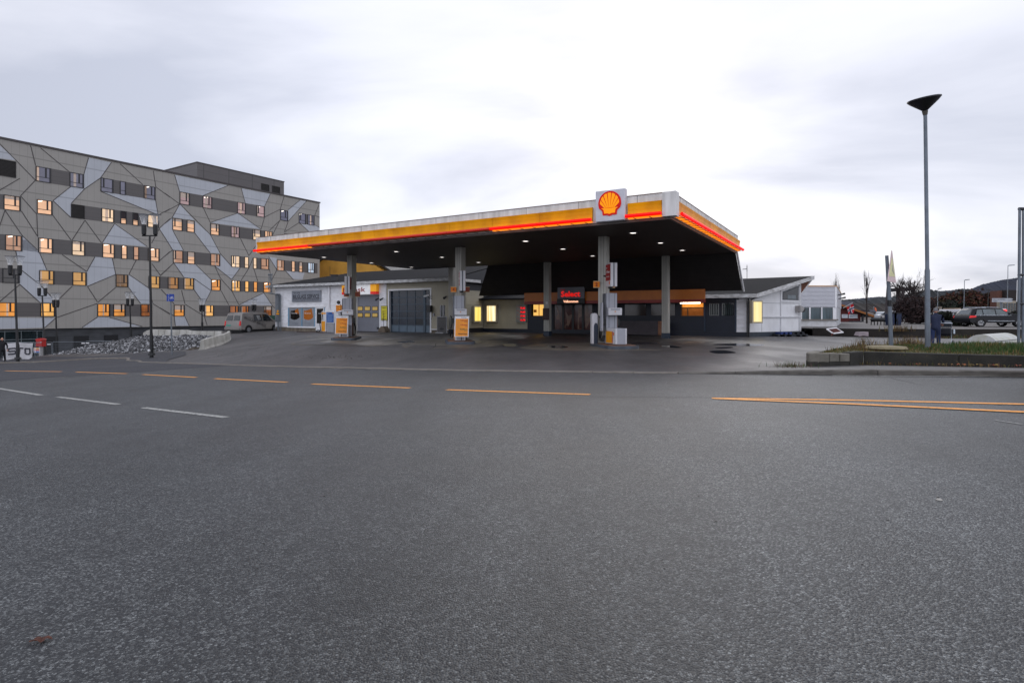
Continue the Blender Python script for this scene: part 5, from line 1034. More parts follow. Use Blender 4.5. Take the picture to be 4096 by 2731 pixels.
# orange fuel boards standing at the pumps' front
def fuel_board(o, head, lb, lean=.1, rot=0.0):
    ex = (pe.x * math.cos(rot) - pe.y * math.sin(rot), pe.x * math.sin(rot) + pe.y * math.cos(rot)); t = thing('fuel_board', lb, 'sign', (o[0], o[1], .4)); q = Plane(o[0], o[1], *ex)
    def pl(u, v, d=0.0): # leaning plane: v up the board
        p = q(u + v * .035, 0, d - v * lean); p.z = .36 + v * math.sqrt(1 - lean * lean); return p
    w, h = .7, 1.02; mb = MB(); mb.prism([(0, 0), (w, 0), (w, h), (0, h)], pl, -.03, 0); bevel(mb.build('board_frame', WHITE, t), .008); mb = MB(); mb.prism([(.045, .035), (w - .045, .035), (w - .045, h - .13), (.045, h - .13)], pl, 0, .006); mb.build('board_face', ORANGE, t)
    RL = mat('board_red', c(170, 30, 22), .5); GL = mat('board_green', c(60, 96, 40), .5); DL = mat('board_dark', c(60, 22, 28), .5)
    text(head, pl, w * .82, h - .07, .038, NV, off=.004, align='RIGHT', width=.26, parent=t, bold=.02)
    for v, s_, m_, sub in ((.79, 'V-Power', RL, 'Oktan 98'), (.58, 'V-Power', RL, 'Diesel'), (.37, 'FuelSave', GL, 'Oktan 95'), (.15, 'Diesel Extra', DL, 'Diesel')):
        text(s_, pl, w * .9, v * h, .058, m_, off=.009, align='RIGHT', width=.44 if len(s_) > 8 else .36, parent=t, bold=.03); text(sub, pl, w * .9, v * h - .075, .03, m_, off=.009, align='RIGHT', parent=t)
    text('Shell', pl, w * .38, .79 * h + .055, .022, RL, off=.009, parent=t)
    mb = MB(); mb.tube([pl(w / 2, .1, -.04), (pl(w / 2, .1, -.04).x, pl(w / 2, 0, 0).y, .2)], .02, 6); mb.build('board_stand', BLACK, t)
o = pos[1]; fuel_board((o[0] - .03, o[1] - .35), 'Kun kontant', 'tilted orange fuel board headed Kun kontant before the middle pump')
o = pos[2]; fuel_board((o[0] - .17, o[1] - .3), 'Kun kort', 'orange fuel board headed Kun kort before the farthest left pump', .02)
# slim price board seen edge-on and the water and waste point behind the near pump
o = pos[0]; f = frame((o[0], o[1], 0), pe, pd)
t = thing('service_post', 'tall white service post with a rounded top and navy panel beside the nearest pump', 'service post', f(-.75, 1.2, .1)); mb = MB()
pol = [(0, .13), (.34, .13), (.34, 1.4)] + [(.17 + .17 * math.cos(R(a)), 1.4 + .12 * math.sin(R(a))) for a in range(10, 180, 20)] + [(0, 1.4)]
mb.prism(pol, lambda u, v, d: f(-.6 + u * .75, 1.5 + d, v), 0, .3); bevel(mb.build('post_shell', PW, t), .01); mb = MB(); mb.prism([(.1, .14), (.335, .14), (.335, .95), (.3, 1.05), (.2, 1.08), (.12, 1.0), (.1, .9)], lambda u, v, d: f(-.6 + u * .75, 1.5 + d, v), -.01, -.001); mb.build('navy_panel', NAVY, t)
mb = MB(); mb.box((-.27, 1.15, .72), (-.2, 1.42, 1.98), f); tag(mb.build('price_board', PG), 'upright grey panel seen edge-on between the service post and the nearest pump', 'sign panel')
# red sign boxes on the posts
for i, lb, txt in ((0, 'red V-Power sign box in a white case on the nearest front post', 1), (1, 'narrow white sign box with a thin red face on the middle front post', 1), (2, 'white sign box with a dark red right face on the farthest left post', 0)):
    x, y, _ = P(*CP[i]); f = frame((x, y, 0), pe, pd); sd_ = 1; z0, z1 = (2.68, 3.72)
    if i == 0: f = frame((x + .03, y - 1.0, 0), pe, pd)
    elif i == 1: f = frame((x + .0, y - .65, 0), pe, pd)
    else: f = frame((x - .2, y - .65, 0), pe, pd)
    t = thing('sign_box', lb, 'sign', f(0, 0, z0)); mb = MB(); mb.box((0, -.35, z0), (.13, .35, z1), f); mb.box((.18, -.35, z0), (.3, .35, z1), f, None); bevel(mb.build('case', PW, t), .01)
    mb = MB(); mb.box((.131, -.33, z0 + .01), (.179, .33, z1 - .01), f); mb.build('case_gap', NAVY, t)
    for sg_, xx in ((-1, -.006), (1, .301)):
        q = frame(f(xx, 0, 0), pe, pd); mb = MB(); mb.box((0, -.33, z0 + .27), (.005, .33, z1 - .05), q); mb.build('red_face', mat('sign_red', c(158, 20, 22), .4), t)
    pp_ = f(-.007, -.0, 0); pl = Plane(pp_[0], pp_[1], -pd.x, -pd.y)
    text('V-Power', pl, .02, z0 + .66, .12, mat('white_lettering'), off=.004, width=.5, parent=t, bold=.01); text('Shell', pl, -.2, z0 + .84, .06, mat('white_lettering'), off=.004, parent=t); text('Performance fuel', pl, -.02, z0 + .45, .045, mat('white_lettering'), off=.004, width=.42, parent=t)
    if i == 0: mb = MB(); mb.box((-.012, -.24, z0 + .1), (-.001, -.14, z0 + .24), f); mb.build('emblem', mat('emblem_orange'), t)
    mb = MB(); mb.box((.04, -.02, z0 - .08), (.2, .12, z0 - .002), f); mb.tube([f(.1, .3, (z0 + z1) / 2), f(.05, .72, (z0 + z1) / 2)], .04, 6); mb.build('bracket', BLACK, t)
# number plates either side of the posts
def nplate(i, s, px, py, n, face, lb):
    x, y, _ = P(*CP[i]); q = Plane(x - pd.x * .1, y - pd.y * .1, pe.x, pe.y); t_, z_ = q.hit(px, py); t = thing('number_plate', lb, 'number plate', q(t_, z_), 'pump number plates on the canopy posts')
    mb = MB(); q.rect(mb, t_ - .15, t_ + .15, z_ - .155, z_ + .155, 0, .02); mb.build('plate_edge', mat('plate_cream', c(206, 190, 150), .5), t); mb = MB(); q.rect(mb, t_ - .15, t_ + .15, z_ - .13, z_ + .13, .0201, .03); mb.build('plate_face', face, t)
    text(n, q, t_, z_, .15, RT, off=.032, parent=t, bold=.03); mb = MB(); a, b = (t_ + .15, q.hit(CX, 0)[0]) if False else (0, 0); 
    q2 = frame((x, y, 0), pe, pd); mb.tube([q(t_, z_, -.01), q2(0.1 if s > 0 else -.1, 0, z_)], .02, 6); mb.build('plate_arm', DARK, t)
PO = mat('plate_orange', c(232, 132, 14), .5); PD_ = mat('plate_dim_orange', c(150, 66, 16), .5)
nplate(0, -1, 2385.5, 1137.5, '2', PO, 'orange number plate 2 left of the nearest post'); nplate(0, 1, 2447, 1138, '1', PO, 'orange number plate half hidden behind the red sign box of the nearest post')
nplate(1, -1, 1814, 1158, '4', PO, 'orange number plate 4 left of the middle post'); nplate(1, 1, 1867, 1158, '3', PD_, 'dim orange number plate 3 right of the middle post')
nplate(2, -1, 1386, 1177, '6', PD_, 'orange number plate left of the farthest left post'); nplate(2, 1, 1431, 1177, '5', PD_, 'dim orange number plate right of the farthest left post')
# fire box on the rear post
x, y, _ = P(*CP[4]); q = Plane(x, y, pe.x, pe.y); q = q.shift(.32); p, r = q.hit(2172, 1233), q.hit(2196, 1279); mb = MB(); q.rect(mb, p[0], r[0], r[1], p[1], -.12, .12); o = tag(mb.build('extinguisher_box', mat('dark_red_box', c(52, 22, 22), .5)), 'dark red extinguisher box on the rear post by the lit window', 'box'); bevel(o, .02)
mb = MB(); p, r = q.hit(2183, 1206), q.hit(2192, 1217); q.rect(mb, p[0], r[0], r[1], p[1], -.1, -.05); text('1', q, (p[0] + r[0]) / 2, (p[1] + r[1]) / 2, .1, mat('white_lettering'), off=-.045, mb=mb); tag(mb.build('small_plate', mat('dark_red_box')), 'tiny dark plate on the rear post above the extinguisher box', 'number plate')
# ---------------------------------------------------------------- vacuum / air point before the workshop
VB = frontplane(33.6); 
t_, z_ = VB.hit(1290, 1300); t = thing('vacuum_unit', 'white and yellow vacuum unit with a black hose before the workshop door', 'vacuum cleaner', VB(t_, 0))
def vh(px, py): return VB.hit(px, py)
a0, a1 = vh(1284, 1250)[0], vh(1303, 1250)[0]; z0 = vh(1290, 1327)[1]; z1 = vh(1290, 1281)[1]; z2 = vh(1290, 1245)[1]
mb = MB(); VB.rect(mb, a0, a1, z0, z1, -.35, 0); bevel(mb.build('body', PW, t), .02); mb = MB(); VB.rect(mb, a0 + .07, a1 - .08, z0 + .05, z1 - .08, 0, .01); mb.build('yellow_panel', PYL, t)
mb = MB(); mb.tube([VB(a0 + .03, z1 - .1, -.1), VB(a0 - .02, z2 - .12, -.1), VB(a0 + .03, z2 - .02, -.1), VB(a1 - .06, z2 - .02, -.1), VB(a1 - .02, z2 - .12, -.1), VB(a1 - .02, z1 - .1, -.1)], .035, 8); mb.build('arch', WHITE, t); mb = MB(); VB.rect(mb, a0 + .03, a1 - .05, z2 - .24, z2 - .12, -.12, -.02); mb.build('yellow_strip', PYL, t)
mb = MB(); VB.rect(mb, a1 - .2, a1 - .04, z1 + .02, z1 + .5, -.15, -.02); mb.build('hose_holder', WHITE, t)
mb = MB(); mb.tube([VB(a0 + .04, z2 - .35, .05), VB(a0 - .06, z1, .12), VB(a0 + .03, z1 - .5, .12), VB(a0 + .12, z0 + .2, .14), VB(a0 - .02, z0 + .04, .2), VB(a0 - .3, z0 + .03, .25), VB(a0 - .45, z0 + .06, .15), VB(a0 - .3, z0 + .14, .1), VB(a0 + .1, z0 + .1, .1)], .04, 8); mb.build('hose', RUBBER, t)
p, r = vh(1303, 1241), vh(1337, 1292); t = thing('info_board', 'blue instruction board in a white frame beside the vacuum unit', 'sign', VB(p[0], r[1])); mb = MB(); VB.rect(mb, p[0], r[0], r[1], p[1], -.12, 0); bevel(mb.build('board_frame', WHITE, t), .02)
IB = mat('info_blue', c(34, 84, 150), .4, var=.08); mb = MB(); VB.rect(mb, p[0] + .07, r[0] - .05, r[1] + .05, p[1] - .16, 0, .006); mb.build('board_face', IB, t); WL = mat('pale_blue_lettering', c(170, 196, 226), .5)
mb = MB(); zz = p[1] - .42
for k in range(6): VB.rect(mb, p[0] + .22, r[0] - (.14 + .06 * (k % 3)), zz, zz + .018, .006, .008); VB.rect(mb, p[0] + .12, p[0] + .16, zz - .01, zz + .03, .006, .008); zz -= .1
mb.build('text_lines', WL, t); text('Velkommen til', VB, p[0] + .1, p[1] - .25, .045, WL, off=.008, align='LEFT', parent=t, width=.33); text('bilvask', VB, p[0] + .1, p[1] - .32, .045, WL, off=.008, align='LEFT', parent=t)
mb = MB(); VB.rect(mb, r[0] - .2, r[0] - .09, p[1] - .28, p[1] - .2, .006, .01); mb.build('emblem', YEL, t)
mb = MB(); VB.rect(mb, p[0] + .08, r[0] - .14, z0 - .02, r[1], -.12, -.04); VB.rect(mb, r[0] - .12, r[0] - .05, z0 - .02, r[1], -.12, -.04); mb.build('board_stand', GREYP, t)
mb = MB(); q = [vh(1150, 1332), vh(1345, 1329)]; VB.rect(mb, vh(1205, 1300)[0], vh(1345, 1300)[0], z0 - .25, z0 - .02, -1.4, .5); tag(mb.build('concrete_plinth', mat('dark_concrete', c(70, 56, 50), .8, var=.3)), 'low dark concrete base under the vacuum unit', 'plinth')
# tilted screen machine right of it
p, r = vh(1352, 1245), vh(1378, 1292); t = thing('payment_terminal', 'grey terminal with a tilted dark screen in front of the boarded wall', 'terminal', VB(p[0], 0)); mb = MB(); mb.prism([(p[0], p[1] - .1), (p[0] + .35, p[1] - .05), (p[0] + .62, p[1] - .02), (p[0] + .62, r[1]), (p[0] + .5, r[1] - .2), (p[0] + .3, r[1] + .35), (p[0] + .1, r[1] + .4)], VB, -.3, 0); mb.build('terminal_body', PG, t)
mb = MB(); mb.prism([(p[0] + .3, p[1] - .1), (p[0] + .6, p[1] - .07), (p[0] + .6, r[1] + .02), (p[0] + .5, r[1])], VB, .0, .01); mb.build('terminal_screen', BLACK, t); mb = MB(); mb.tube([VB(p[0] + .15, p[1] - .02, 0), VB(p[0] + .5, p[1] + .03, .05)], .06, 6); mb.build('terminal_hood', WHITE, t); mb = MB(); VB.rect(mb, p[0] + .35, p[0] + .5, 0, r[1] + .1, -.2, -.1); mb.build('terminal_post', GREYP, t)
# grey swing sign and shovel stand
q = WF.shift(1.3); p, r = q.hit(1747, 1265), q.hit(1787, 1334); t = thing('pavement_sign', 'dark grey swing sign advertising windscreen repair beside the blue door', 'sign', q(p[0], r[1] - .2)); mb = MB(); q.rect(mb, p[0], r[0], r[1], p[1], -.08, 0); bevel(mb.build('sign_frame', GREYP, t), .02); mb = MB(); q.rect(mb, p[0] + .05, r[0] - .05, r[1] + .05, p[1] - .05, 0, .005); mb.build('sign_face', mat('sign_face_grey', c(82, 80, 80), .5), t)
cx = (p[0] + r[0]) / 2; w_ = r[0] - p[0]; h_ = p[1] - r[1]; DKL = mat('dark_lettering', c(26, 26, 34), .5)
for v, s_, hh, wd in ((.9, 'Bilglass service', .05, .75), (.66, 'Gratis', .06, .4), (.54, 'reparasjon av', .055, .7), (.41, 'STEINSPRUT', .07, .8), (.1, 'Bilglass', .1, .66)): text(s_, q, cx, r[1] + h_ * v, hh, DKL, off=.007, width=w_ * wd, parent=t)
mb = MB(); mb.prism([(cx + .2 * math.cos(R(a)), r[1] + h_ * .26 + .1 * math.sin(R(a))) for a in range(0, 360, 24)], q, .005, .009); mb.build('sign_mark', DKL, t)
mb = MB(); mb.tube([q(p[0] + .12, r[1] + .02, -.3), q(p[0] + .12, .1, .1), q(r[0] - .12, .1, .1), q(r[0] - .12, r[1] + .02, -.3)], .04, 6); q.rect(mb, p[0] + .08, r[0] - .12, .05, .13, -.35, .3); mb.build('sign_foot', GREYP, t)
q = WF.shift(.9); p = q.hit(1536, 1328); t = thing('broom_stand', 'brown stone weight with an upright broom handle between the two doors', 'broom stand', q(p[0], 0)); mb = MB(); mb.prism([(p[0] - .42, .02), (p[0] + .42, .02), (p[0] + .36, .22), (p[0] + .14, .5), (p[0] - .1, .5), (p[0] - .36, .2)], q, -.3, .3); bevel(mb.build('weight', mat('brown_stone', c(104, 92, 78), .8, var=.2), t), .03)
mb = MB(); mb.tube([q(p[0] - .02, .5, 0), q(p[0] - .12, q.hit(1529, 1243)[1], 0)], .022, 6); mb.build('handle', DARK, t)
# ================================================================ LEFT SIDE: VAN, BARRIERS, GRAVEL, LAMPS
GB = mat('van_beige', c(134, 130, 126), .3, .3, var=.05)
def wheel(f, cx, cz, r, y0, y1, par, nspoke=5, label=None):
    """axle along y of frame f"""
    n = 24; mb = MB(); prof = [(r * .62, y0), (r * .9, y0 - .01), (r, y0 + .03), (r, y1 - .03), (r * .9, y1)]
    vs = []; fs = []
    for rr, yy in prof:
        for k in range(n): vs.append(f(cx + rr * math.cos(2 * math.pi * k / n), yy, cz + rr * math.sin(2 * math.pi * k / n)))
    for i in range(len(prof) - 1):
        for k in range(n): a = i * n + k; b = i * n + (k + 1) % n; fs.append((a, b, b + n, a + n))
    mb.add(vs, fs); ty = mb.build('wheel', RUBBER, par, smooth=True)
    mb = MB(); rr = r * .64
    ring = lambda r_, yy: [f(cx + r_ * math.cos(2 * math.pi * k / n), yy, cz + r_ * math.sin(2 * math.pi * k / n)) for k in range(n)]
    sgn = 1 if y1 > y0 else -1
    mb.add(ring(rr, y0 + .0 * sgn) + ring(rr * .9, y0 - .005 * sgn), [(k, (k + 1) % n, (k + 1) % n + n, k + n) for k in range(n)])
    for s_ in range(nspoke):
        a = 2 * math.pi * s_ / nspoke + .3; d = .11 if nspoke < 8 else .07
        mb.add([f(cx + .15 * r * math.cos(a - .5), y0 - .012 * sgn, cz + .15 * r * math.sin(a - .5)), f(cx + rr * math.cos(a - d * 1.6), y0 - .006 * sgn, cz + rr * math.sin(a - d * 1.6)), f(cx + rr * math.cos(a + d * 1.6), y0 - .006 * sgn, cz + rr * math.sin(a + d * 1.6)), f(cx + .15 * r * math.cos(a + .5), y0 - .012 * sgn, cz + .15 * r * math.sin(a + .5))], [(0, 1, 2, 3)])
    mb.build('rim', mat('wheel_rim', c(168, 170, 174), .35, .6), ty); return ty
def vehicle(f, prof, half, m, par, taper=None, smooth=True, nm='body'):
    """prof: side outline (x, z) anticlockwise from the rear bottom; half: half width; taper(z) -> width factor"""
    taper = taper or (lambda x, z: 1); ys = (-1, -.93, .93, 1); n = len(prof); vs = []; fs = []
    cxm = sum(p[0] for p in prof) / n; czm = sum(p[1] for p in prof) / n
    for y in ys:
        sh_ = .965 if abs(y) == 1 else 1
        for x, z in prof: vs.append(f(cxm + (x - cxm) * sh_, y * half * taper(x, z), czm + (z - czm) * sh_))
    for j in range(3):
        for i in range(n): a = j * n + i; b = j * n + (i + 1) % n; fs.append((a, b, b + n, a + n))
    fs += [tuple(range(n))[::-1], tuple(range(3 * n, 4 * n))]
    mb = MB(); mb.add(vs, fs); o = mb.build(nm, m, par, smooth=smooth); return o
vdir = Vector((.36, .933, 0)).normalized(); vright = Vector((vdir.y, -vdir.x, 0)); vo = Vector((-24.35, 51.0, -.27)) - vright * .95
fv = lambda x, y, z: tuple(vo + vdir * x + vright * y + Vector((0, 0, z)))
van = thing('delivery_van', 'beige panel van lettered BILGLASS SERVICE parked at the workshop corner', 'van', tuple(vo)); prof = [(.02, .32), (.0, .75), (.06, 1.1), (.22, 1.78), (.42, 1.9), (1.2, 1.93), (2.6, 1.92), (3.3, 1.84), (3.95, 1.28), (4.75, 1.05), (4.93, .8), (4.95, .35)]
tp = lambda x, z: 1 - .11 * max(0, (z - 1.05)) / .85
vehicle(fv, prof, .95, GB, van, tp)
vs_side = Plane(fv(0, .95, 0)[0], fv(0, .95, 0)[1], vdir.x, vdir.y)
def vside(u, v, d=0): p = Vector(fv(u, .95 * tp(u, v) + d, v)); return p
mb = MB(); mb.prism([(1.62, 1.16), (2.55, 1.13), (2.48, 1.72), (1.58, 1.74)], vside, .003, .012); w_ = mb.build('side_window', GLASSD, van)
mb = MB(); mb.prism([(2.72, 1.14), (3.86, 1.12), (3.3, 1.66), (3.1, 1.73), (2.66, 1.73)], vside, .003, .012); mb.build('side_window', GLASSD, van)
for j, s_ in enumerate(('LÆRDALSVEGEN 3', 'TLF 56 00 00 00', 'KNARVIK')): pass
for j in range(4): mb = MB(); mb.prism([(1.9 + .04 * j, 1.62 - .11 * j), (2.3 + .03 * j, 1.615 - .11 * j), (2.3 + .03 * j, 1.59 - .11 * j), (1.9 + .04 * j, 1.595 - .11 * j)], vside, .013, .016); mb.build('lettering', mat('white_lettering'), w_)
text('BILGLASS SERVICE', lambda u, v, d: vside(u, v, d), 1.75, 1.06, .2, mat('van_dark_lettering', c(30, 28, 30), .5), off=.008, width=2.6, ang=R(-19), parent=van, bold=.0)
mb = MB()
for s_ in (.19, -.17):
    a = Vector((.42, 1.53 + s_)); b = Vector((3.05, .62 + s_)); mb.prism([(a.x, a.y), (b.x, b.y), (b.x, b.y + .014), (a.x, a.y + .014)], vside, .004, .008)
for x in (1.5, 2.62): mb.prism([(x, .45), (x + .012, .45), (x + .012, 1.8), (x, 1.8)], vside, .002, .005)
mb.build('side_lines', mat('van_dark_lettering'), van)
def vrear(u, v, d=0): xx = (0 if v < .75 else (.06 * (v - .75) / .35 if v < 1.1 else .06 + .16 * (v - 1.1) / .68)); return Vector(fv(xx - d - .004, u * tp(0, v), v))
for s_ in (-1, 1):
    mb = MB(); q = [(s_ * .08, 1.18), (s_ * .82, 1.18), (s_ * .78, 1.62), (s_ * .1, 1.65)]; mb.prism(q, vrear, .0, .02); mb.build('rear_window', GLASSD, van)
    mb = MB(); mb.prism([(s_ * .8, .72), (s_ * .94, .72), (s_ * .93, 1.14), (s_ * .82, 1.14)], vrear, -.06, .03); mb.build('tail_light', mat('tail_red', c(200, 26, 24), .2, emit=c(180, 10, 10), es=.15), van)
mb = MB(); mb.prism([(-.86, .34), (.9, .34), (.92, .56), (-.92, .56)], vrear, .0, .08); bevel(mb.build('bumper', mat('bumper_grey', c(128, 124, 120), .5), van), .02)
mb = MB(); mb.prism([(-.72, .68), (-.2, .68), (-.2, .8), (-.72, .8)], vrear, .0, .02); pt = mb.build('number_plate', mat('plate_green', c(40, 150, 130), .4), van)
mb = MB(); mb.prism([(-.9, .02), (.9, .02), (.9, .34), (-.9, .34)], lambda u, v, d: fv(.2 + d, u, v + .1), 0, 4.5); mb.build('underbody', BLACK, van)
for x in (.95, 4.15):
    mb = MB(); mb.prism([(x + .42 * math.cos(R(a)), .36 + .42 * math.sin(R(a))) for a in range(-20, 201, 20)], vside, -.2, .006); mb.build('wheel_arch', BLACK, van)
    wheel(fv, x, .34, .335, .96, .72, van, 10); wheel(fv, x, .34, .335, -.93, -.7, van, 10)
mb = MB(); mb.box((3.0, .86, 1.12), (3.2, 1.12, 1.3), fv); bevel(mb.build('door_mirror', BLACK, van), .03)
# green container behind the van's nose
mb = MB(); q = at(1097, 1262, 58); mb.box((-1.5, 0, -1.6), (.6, 1.2, .02), lambda x, y, z: (q.x + x, q.y + y, q.z + z)); tag(mb.build('green_container', mat('green_bin', c(20, 70, 50), .6)), 'dark green container showing over the nose of the beige van', 'container')

# ---------------------------------------------------------------- gravel mound
front = [(-39.5, 45.6, -2.35), (-36.9, 44.3, -2.1), (-33, 42.3, -1.86), (-29.5, 40.3, -1.68), (-26.9, 39.0, -1.52), (-23.6, 37.7, -1.34), (-21.3, 36.9, -1.2), (-20.35, 37.2, -1.1)]
back = [(-40, 47.2, -2.4), (-38.2, 47.6, -1.85), (-35.6, 48.2, -1.12), (-33.7, 49.2, -.74), (-32, 49.8, -.36), (-29, 50.0, -.34), (-26.2, 48.6, -.36), (-23.4, 46.2, -.5)]
rs = random.Random(11); NU, NV_ = 64, 22
def lerp3(a, b, t): return tuple(x + (y - x) * t for x, y in zip(a, b))
def along(pl, s): s *= len(pl) - 1; i = min(int(s), len(pl) - 2); return lerp3(pl[i], pl[i + 1], s - i)
from mathutils import noise as mn
def mound(s, t):
    a = along(front, s); b = along(back, s); p = lerp3(a, b, t); hb = math.sin(math.pi * min(1, s * 1.1)) * .0
    z = a[2] + (b[2] - a[2]) * (1 - (1 - t) ** 1.35) + .12 * mn.noise(Vector((p[0] * .7, p[1] * .7, 0))) * min(1, t * 5)
    return Vector((p[0], p[1], z))
mb = MB()
for i in range(NU + 1):
    for j in range(NV_ + 3):
        s = i / NU; t = min(1, j / NV_)
        p = mound(s, t)
        if j > NV_: k_ = j - NV_; p = Vector((p.x - .2 * k_, p.y + 1.2 * k_, p.z - .1 - .9 * (k_ - 1)))
        mb.v.append(tuple(p))
w_ = NV_ + 3
for i in range(NU):
    for j in range(w_ - 1): k = i * w_ + j; mb.f.append([k, k + 1, k + w_ + 1, k + w_]); mb.m.append(0)
tag(mb.build('rubble_mound', mat('rubble_base', c(70, 70, 72), .9, var=.4, scale=6, bump=.8, bscale=12), smooth=True), kind='structure')
STN = [mat('stone_' + str(i), c(v, v, v + 2), .8, var=.25, scale=9) for i, v in enumerate((38, 74, 112, 166))]
mb = MB(); 
for i in range(9500):
    s, t = rs.random(), rs.random() ** .85; p = mound(s, t); r = rs.choice((.04, .055, .07, .09, .12)) * rs.uniform(.7, 1.2)
    q = [Vector((rs.gauss(0, 1), rs.gauss(0, 1), rs.gauss(0, .7))).normalized() * r for _ in range(2)]
    ax = [Vector((1, 0, 0)), Vector((0, 1, 0)), Vector((0, 0, .75))]; M = Matrix.Rotation(rs.uniform(0, 6.28), 3, Vector((rs.random(), rs.random(), rs.random() + .1)).normalized())
    vs = [p + M @ (a * r * sg * rs.uniform(.6, 1.25)) for a in ax for sg in (1, -1)]
    mb.add(vs, [(0, 2, 4), (2, 1, 4), (1, 3, 4), (3, 0, 4), (2, 0, 5), (1, 2, 5), (3, 1, 5), (0, 3, 5)], STN[min(3, int(rs.random() ** 1.1 * 4))])
tag(mb.build('loose_rubble'), 'heap of pale and dark broken rock before the office block', 'rubble', kind='stuff')
# concrete barriers
BC = mat('barrier_concrete', c(186, 184, 178), .85, var=.15, scale=1.6, dirt=c(126, 122, 110), dirt_amt=.6, stretch=(1, 1, .5), bump=.4)
def barrier(p0, p1, h, lb, grp, wb=.28, wt=.09):
    p0, p1 = Vector(p0), Vector(p1); d = (p1 - p0); L_ = Vector((d.x, d.y, 0)).length; u = Vector((d.x, d.y, 0)).normalized(); nrm = Vector((u.y, -u.x, 0)); sl = d.z / L_
    prof = [(-wb, 0), (wb, 0), (wb, .08), (wt + .06, .32 * h / .8), (wt, h), (-wt, h), (-wt - .06, .32 * h / .8), (-wb, .08)]
    mb = MB(); mb.prism(prof, lambda x, z, t: tuple(p0 + u * t + nrm * x + Vector((0, 0, z + sl * t))), .012, L_ - .012); o = mb.build('concrete_barrier', BC); bevel(o, .015, 1); tag(o, lb, 'barrier', grp); return o
cur = [(-20.1, 36.9), (-20.55, 38.4), (-20.9, 39.9), (-21.3, 41.5), (-21.8, 43.2), (-22.4, 44.9), (-23.1, 46.4)]
zt0, zt1 = -.19, .115
oo = ('nearest, its square end facing the road', 'second from the road end', 'third from the road end', 'fourth from the road end', 'fifth from the road end', 'farthest one, next to the van')
for i in range(6):
    za = zt0 + (zt1 - zt0) * i / 6; zb_ = zt0 + (zt1 - zt0) * (i + 1) / 6; barrier((*cur[i], za - .86), (*cur[i + 1], zb_ - .86), .86, 'concrete barrier of the curved near row, ' + oo[i], 'concrete barriers curving beside the forecourt')
bk = [577, 592, 610, 637, 662, 686, 720, 748, 770, 802, 830, 860, 888]; tp_ = [1330, 1321, 1317, 1317, 1318, 1319, 1319, 1319, 1323, 1324, 1324, 1324, 1324]
names = ['leftmost, partly turned away', 'second from the left', 'third from the left', 'fourth from the left', 'fifth from the left', 'sixth from the left, behind the cycle sign', 'seventh from the left', 'eighth from left, just before the step down', 'ninth from left, just after the step down', 'tenth from the left', 'eleventh from the left', 'last one, behind the near curved row']
for i in range(12):
    Y0 = 49.3 + (.5 if i < 2 else 0) + .12 * abs(6 - i) * .3; a = at(bk[i], tp_[i], 49.4 + (.9 if i == 0 else (.3 if i == 1 else 0))); b = at(bk[i + 1], tp_[i + 1], 49.4 + (.3 if i == 0 else 0)); barrier((a.x, a.y, a.z - .86), (b.x, b.y, b.z - .86), .86, 'barrier on top of the rubble, ' + names[i], 'concrete barriers in a row on top of the rubble')
# brown scraps of soil and weeds at the mound's near end
mb = MB()
for i in range(900):
    a = random.uniform(0, 1); p = mound(.86 + .14 * a, random.uniform(-.02, .25)); h = random.uniform(.02, .16); dx, dy = random.uniform(-.07, .07), random.uniform(-.07, .07); mb.add([(p.x, p.y, p.z), (p.x + .02, p.y, p.z), (p.x + dx, p.y + dy, p.z + .05 + h)], [(0, 1, 2)])
tag(mb.build('dry_weeds', mat('dry_weed', c(92, 78, 58), .9, var=.4, scale=8)), 'brown soil and dead weeds at the near end of the rubble', 'weeds', kind='stuff')

# ---------------------------------------------------------------- twin park lamps with clear glass cones
CG = mat('clear_glass_shade', c(225, 228, 232), .1, var=.02, alpha=.28, spec=.8); BKP = mat('black_pole', c(16, 17, 20), .5)
def twin_lamp(px_top, px_base, y_cross, y_base, sep, Y, lb, zbase=None):
    k = F / Y; x = (px_base - CX) / k; base = at(px_base, y_base, Y); top = at(px_top, y_cross, Y); t = thing('park_lamp', lb, 'street lamp', tuple(base), 'black twin lamps with clear glass cones'); s = sep / k / 2; r = .085
    mb = MB(); H_ = (top - base); mb.tube([base - Vector((0, 0, .3)), base + Vector((0, 0, .9)), base + H_ * .2, top], [r * 1.25, r * 1.15, r * .85, r * .6], 12); mb.build('pole', BKP, t, smooth=True)
    mb = MB(); mb.tube([base, base + Vector((0, 0, .12))], [r * 2.4, r * 2.0], 12); mb.build('pole_foot', BKP, t)
    mb = MB(); mb.tube([top + Vector((-s - .1, 0, 0)), top + Vector((s + .1, 0, 0))], .04, 6); mb.build('crossbar', BKP, t)
    for sg in (-1, 1):
        c0 = top + Vector((sg * s, 0, .02)); mb = MB(); mb.lathe([(0.05, 0), (.12, .06), (.13, .3), (.13, .62), (.0, .62)], c0, 16); hd = mb.build('lamp_holder', BKP, t, smooth=True)
        mb = MB(); mb.lathe([(.12, .62), (.13, .72), (.2, 1.0), (.26, 1.2)], c0, 20); mb.build('glass_cone', CG, hd, smooth=True)
        mb = MB(); mb.lathe([(.3, 1.205), (.27, 1.225), (0, 1.235), (0, 1.205), (.3, 1.205)], c0, 20); mb.build('lamp_cap', mat('lamp_cap', c(96, 98, 104), .4, .3), hd)
        mb = MB(); mb.lathe([(.12, .63), (.04, .8), (.03, 1.0), (0, 1.02)], c0, 10); mb.build('bulb', mat('bulb_glass', c(210, 206, 202), .2, alpha=.7), hd)
twin_lamp(599, 606, 943, 1420, 46, 33.0, 'tallest and nearest twin lamp, on a black pole before the rubble')
twin_lamp(60, 71, 1100, 1436, 38, 37.5, 'twin lamp on a black pole crossing the white banner')
twin_lamp(169, 179, 1183, 1430, 25, 47, 'twin lamp on a black pole just right of the red post box')
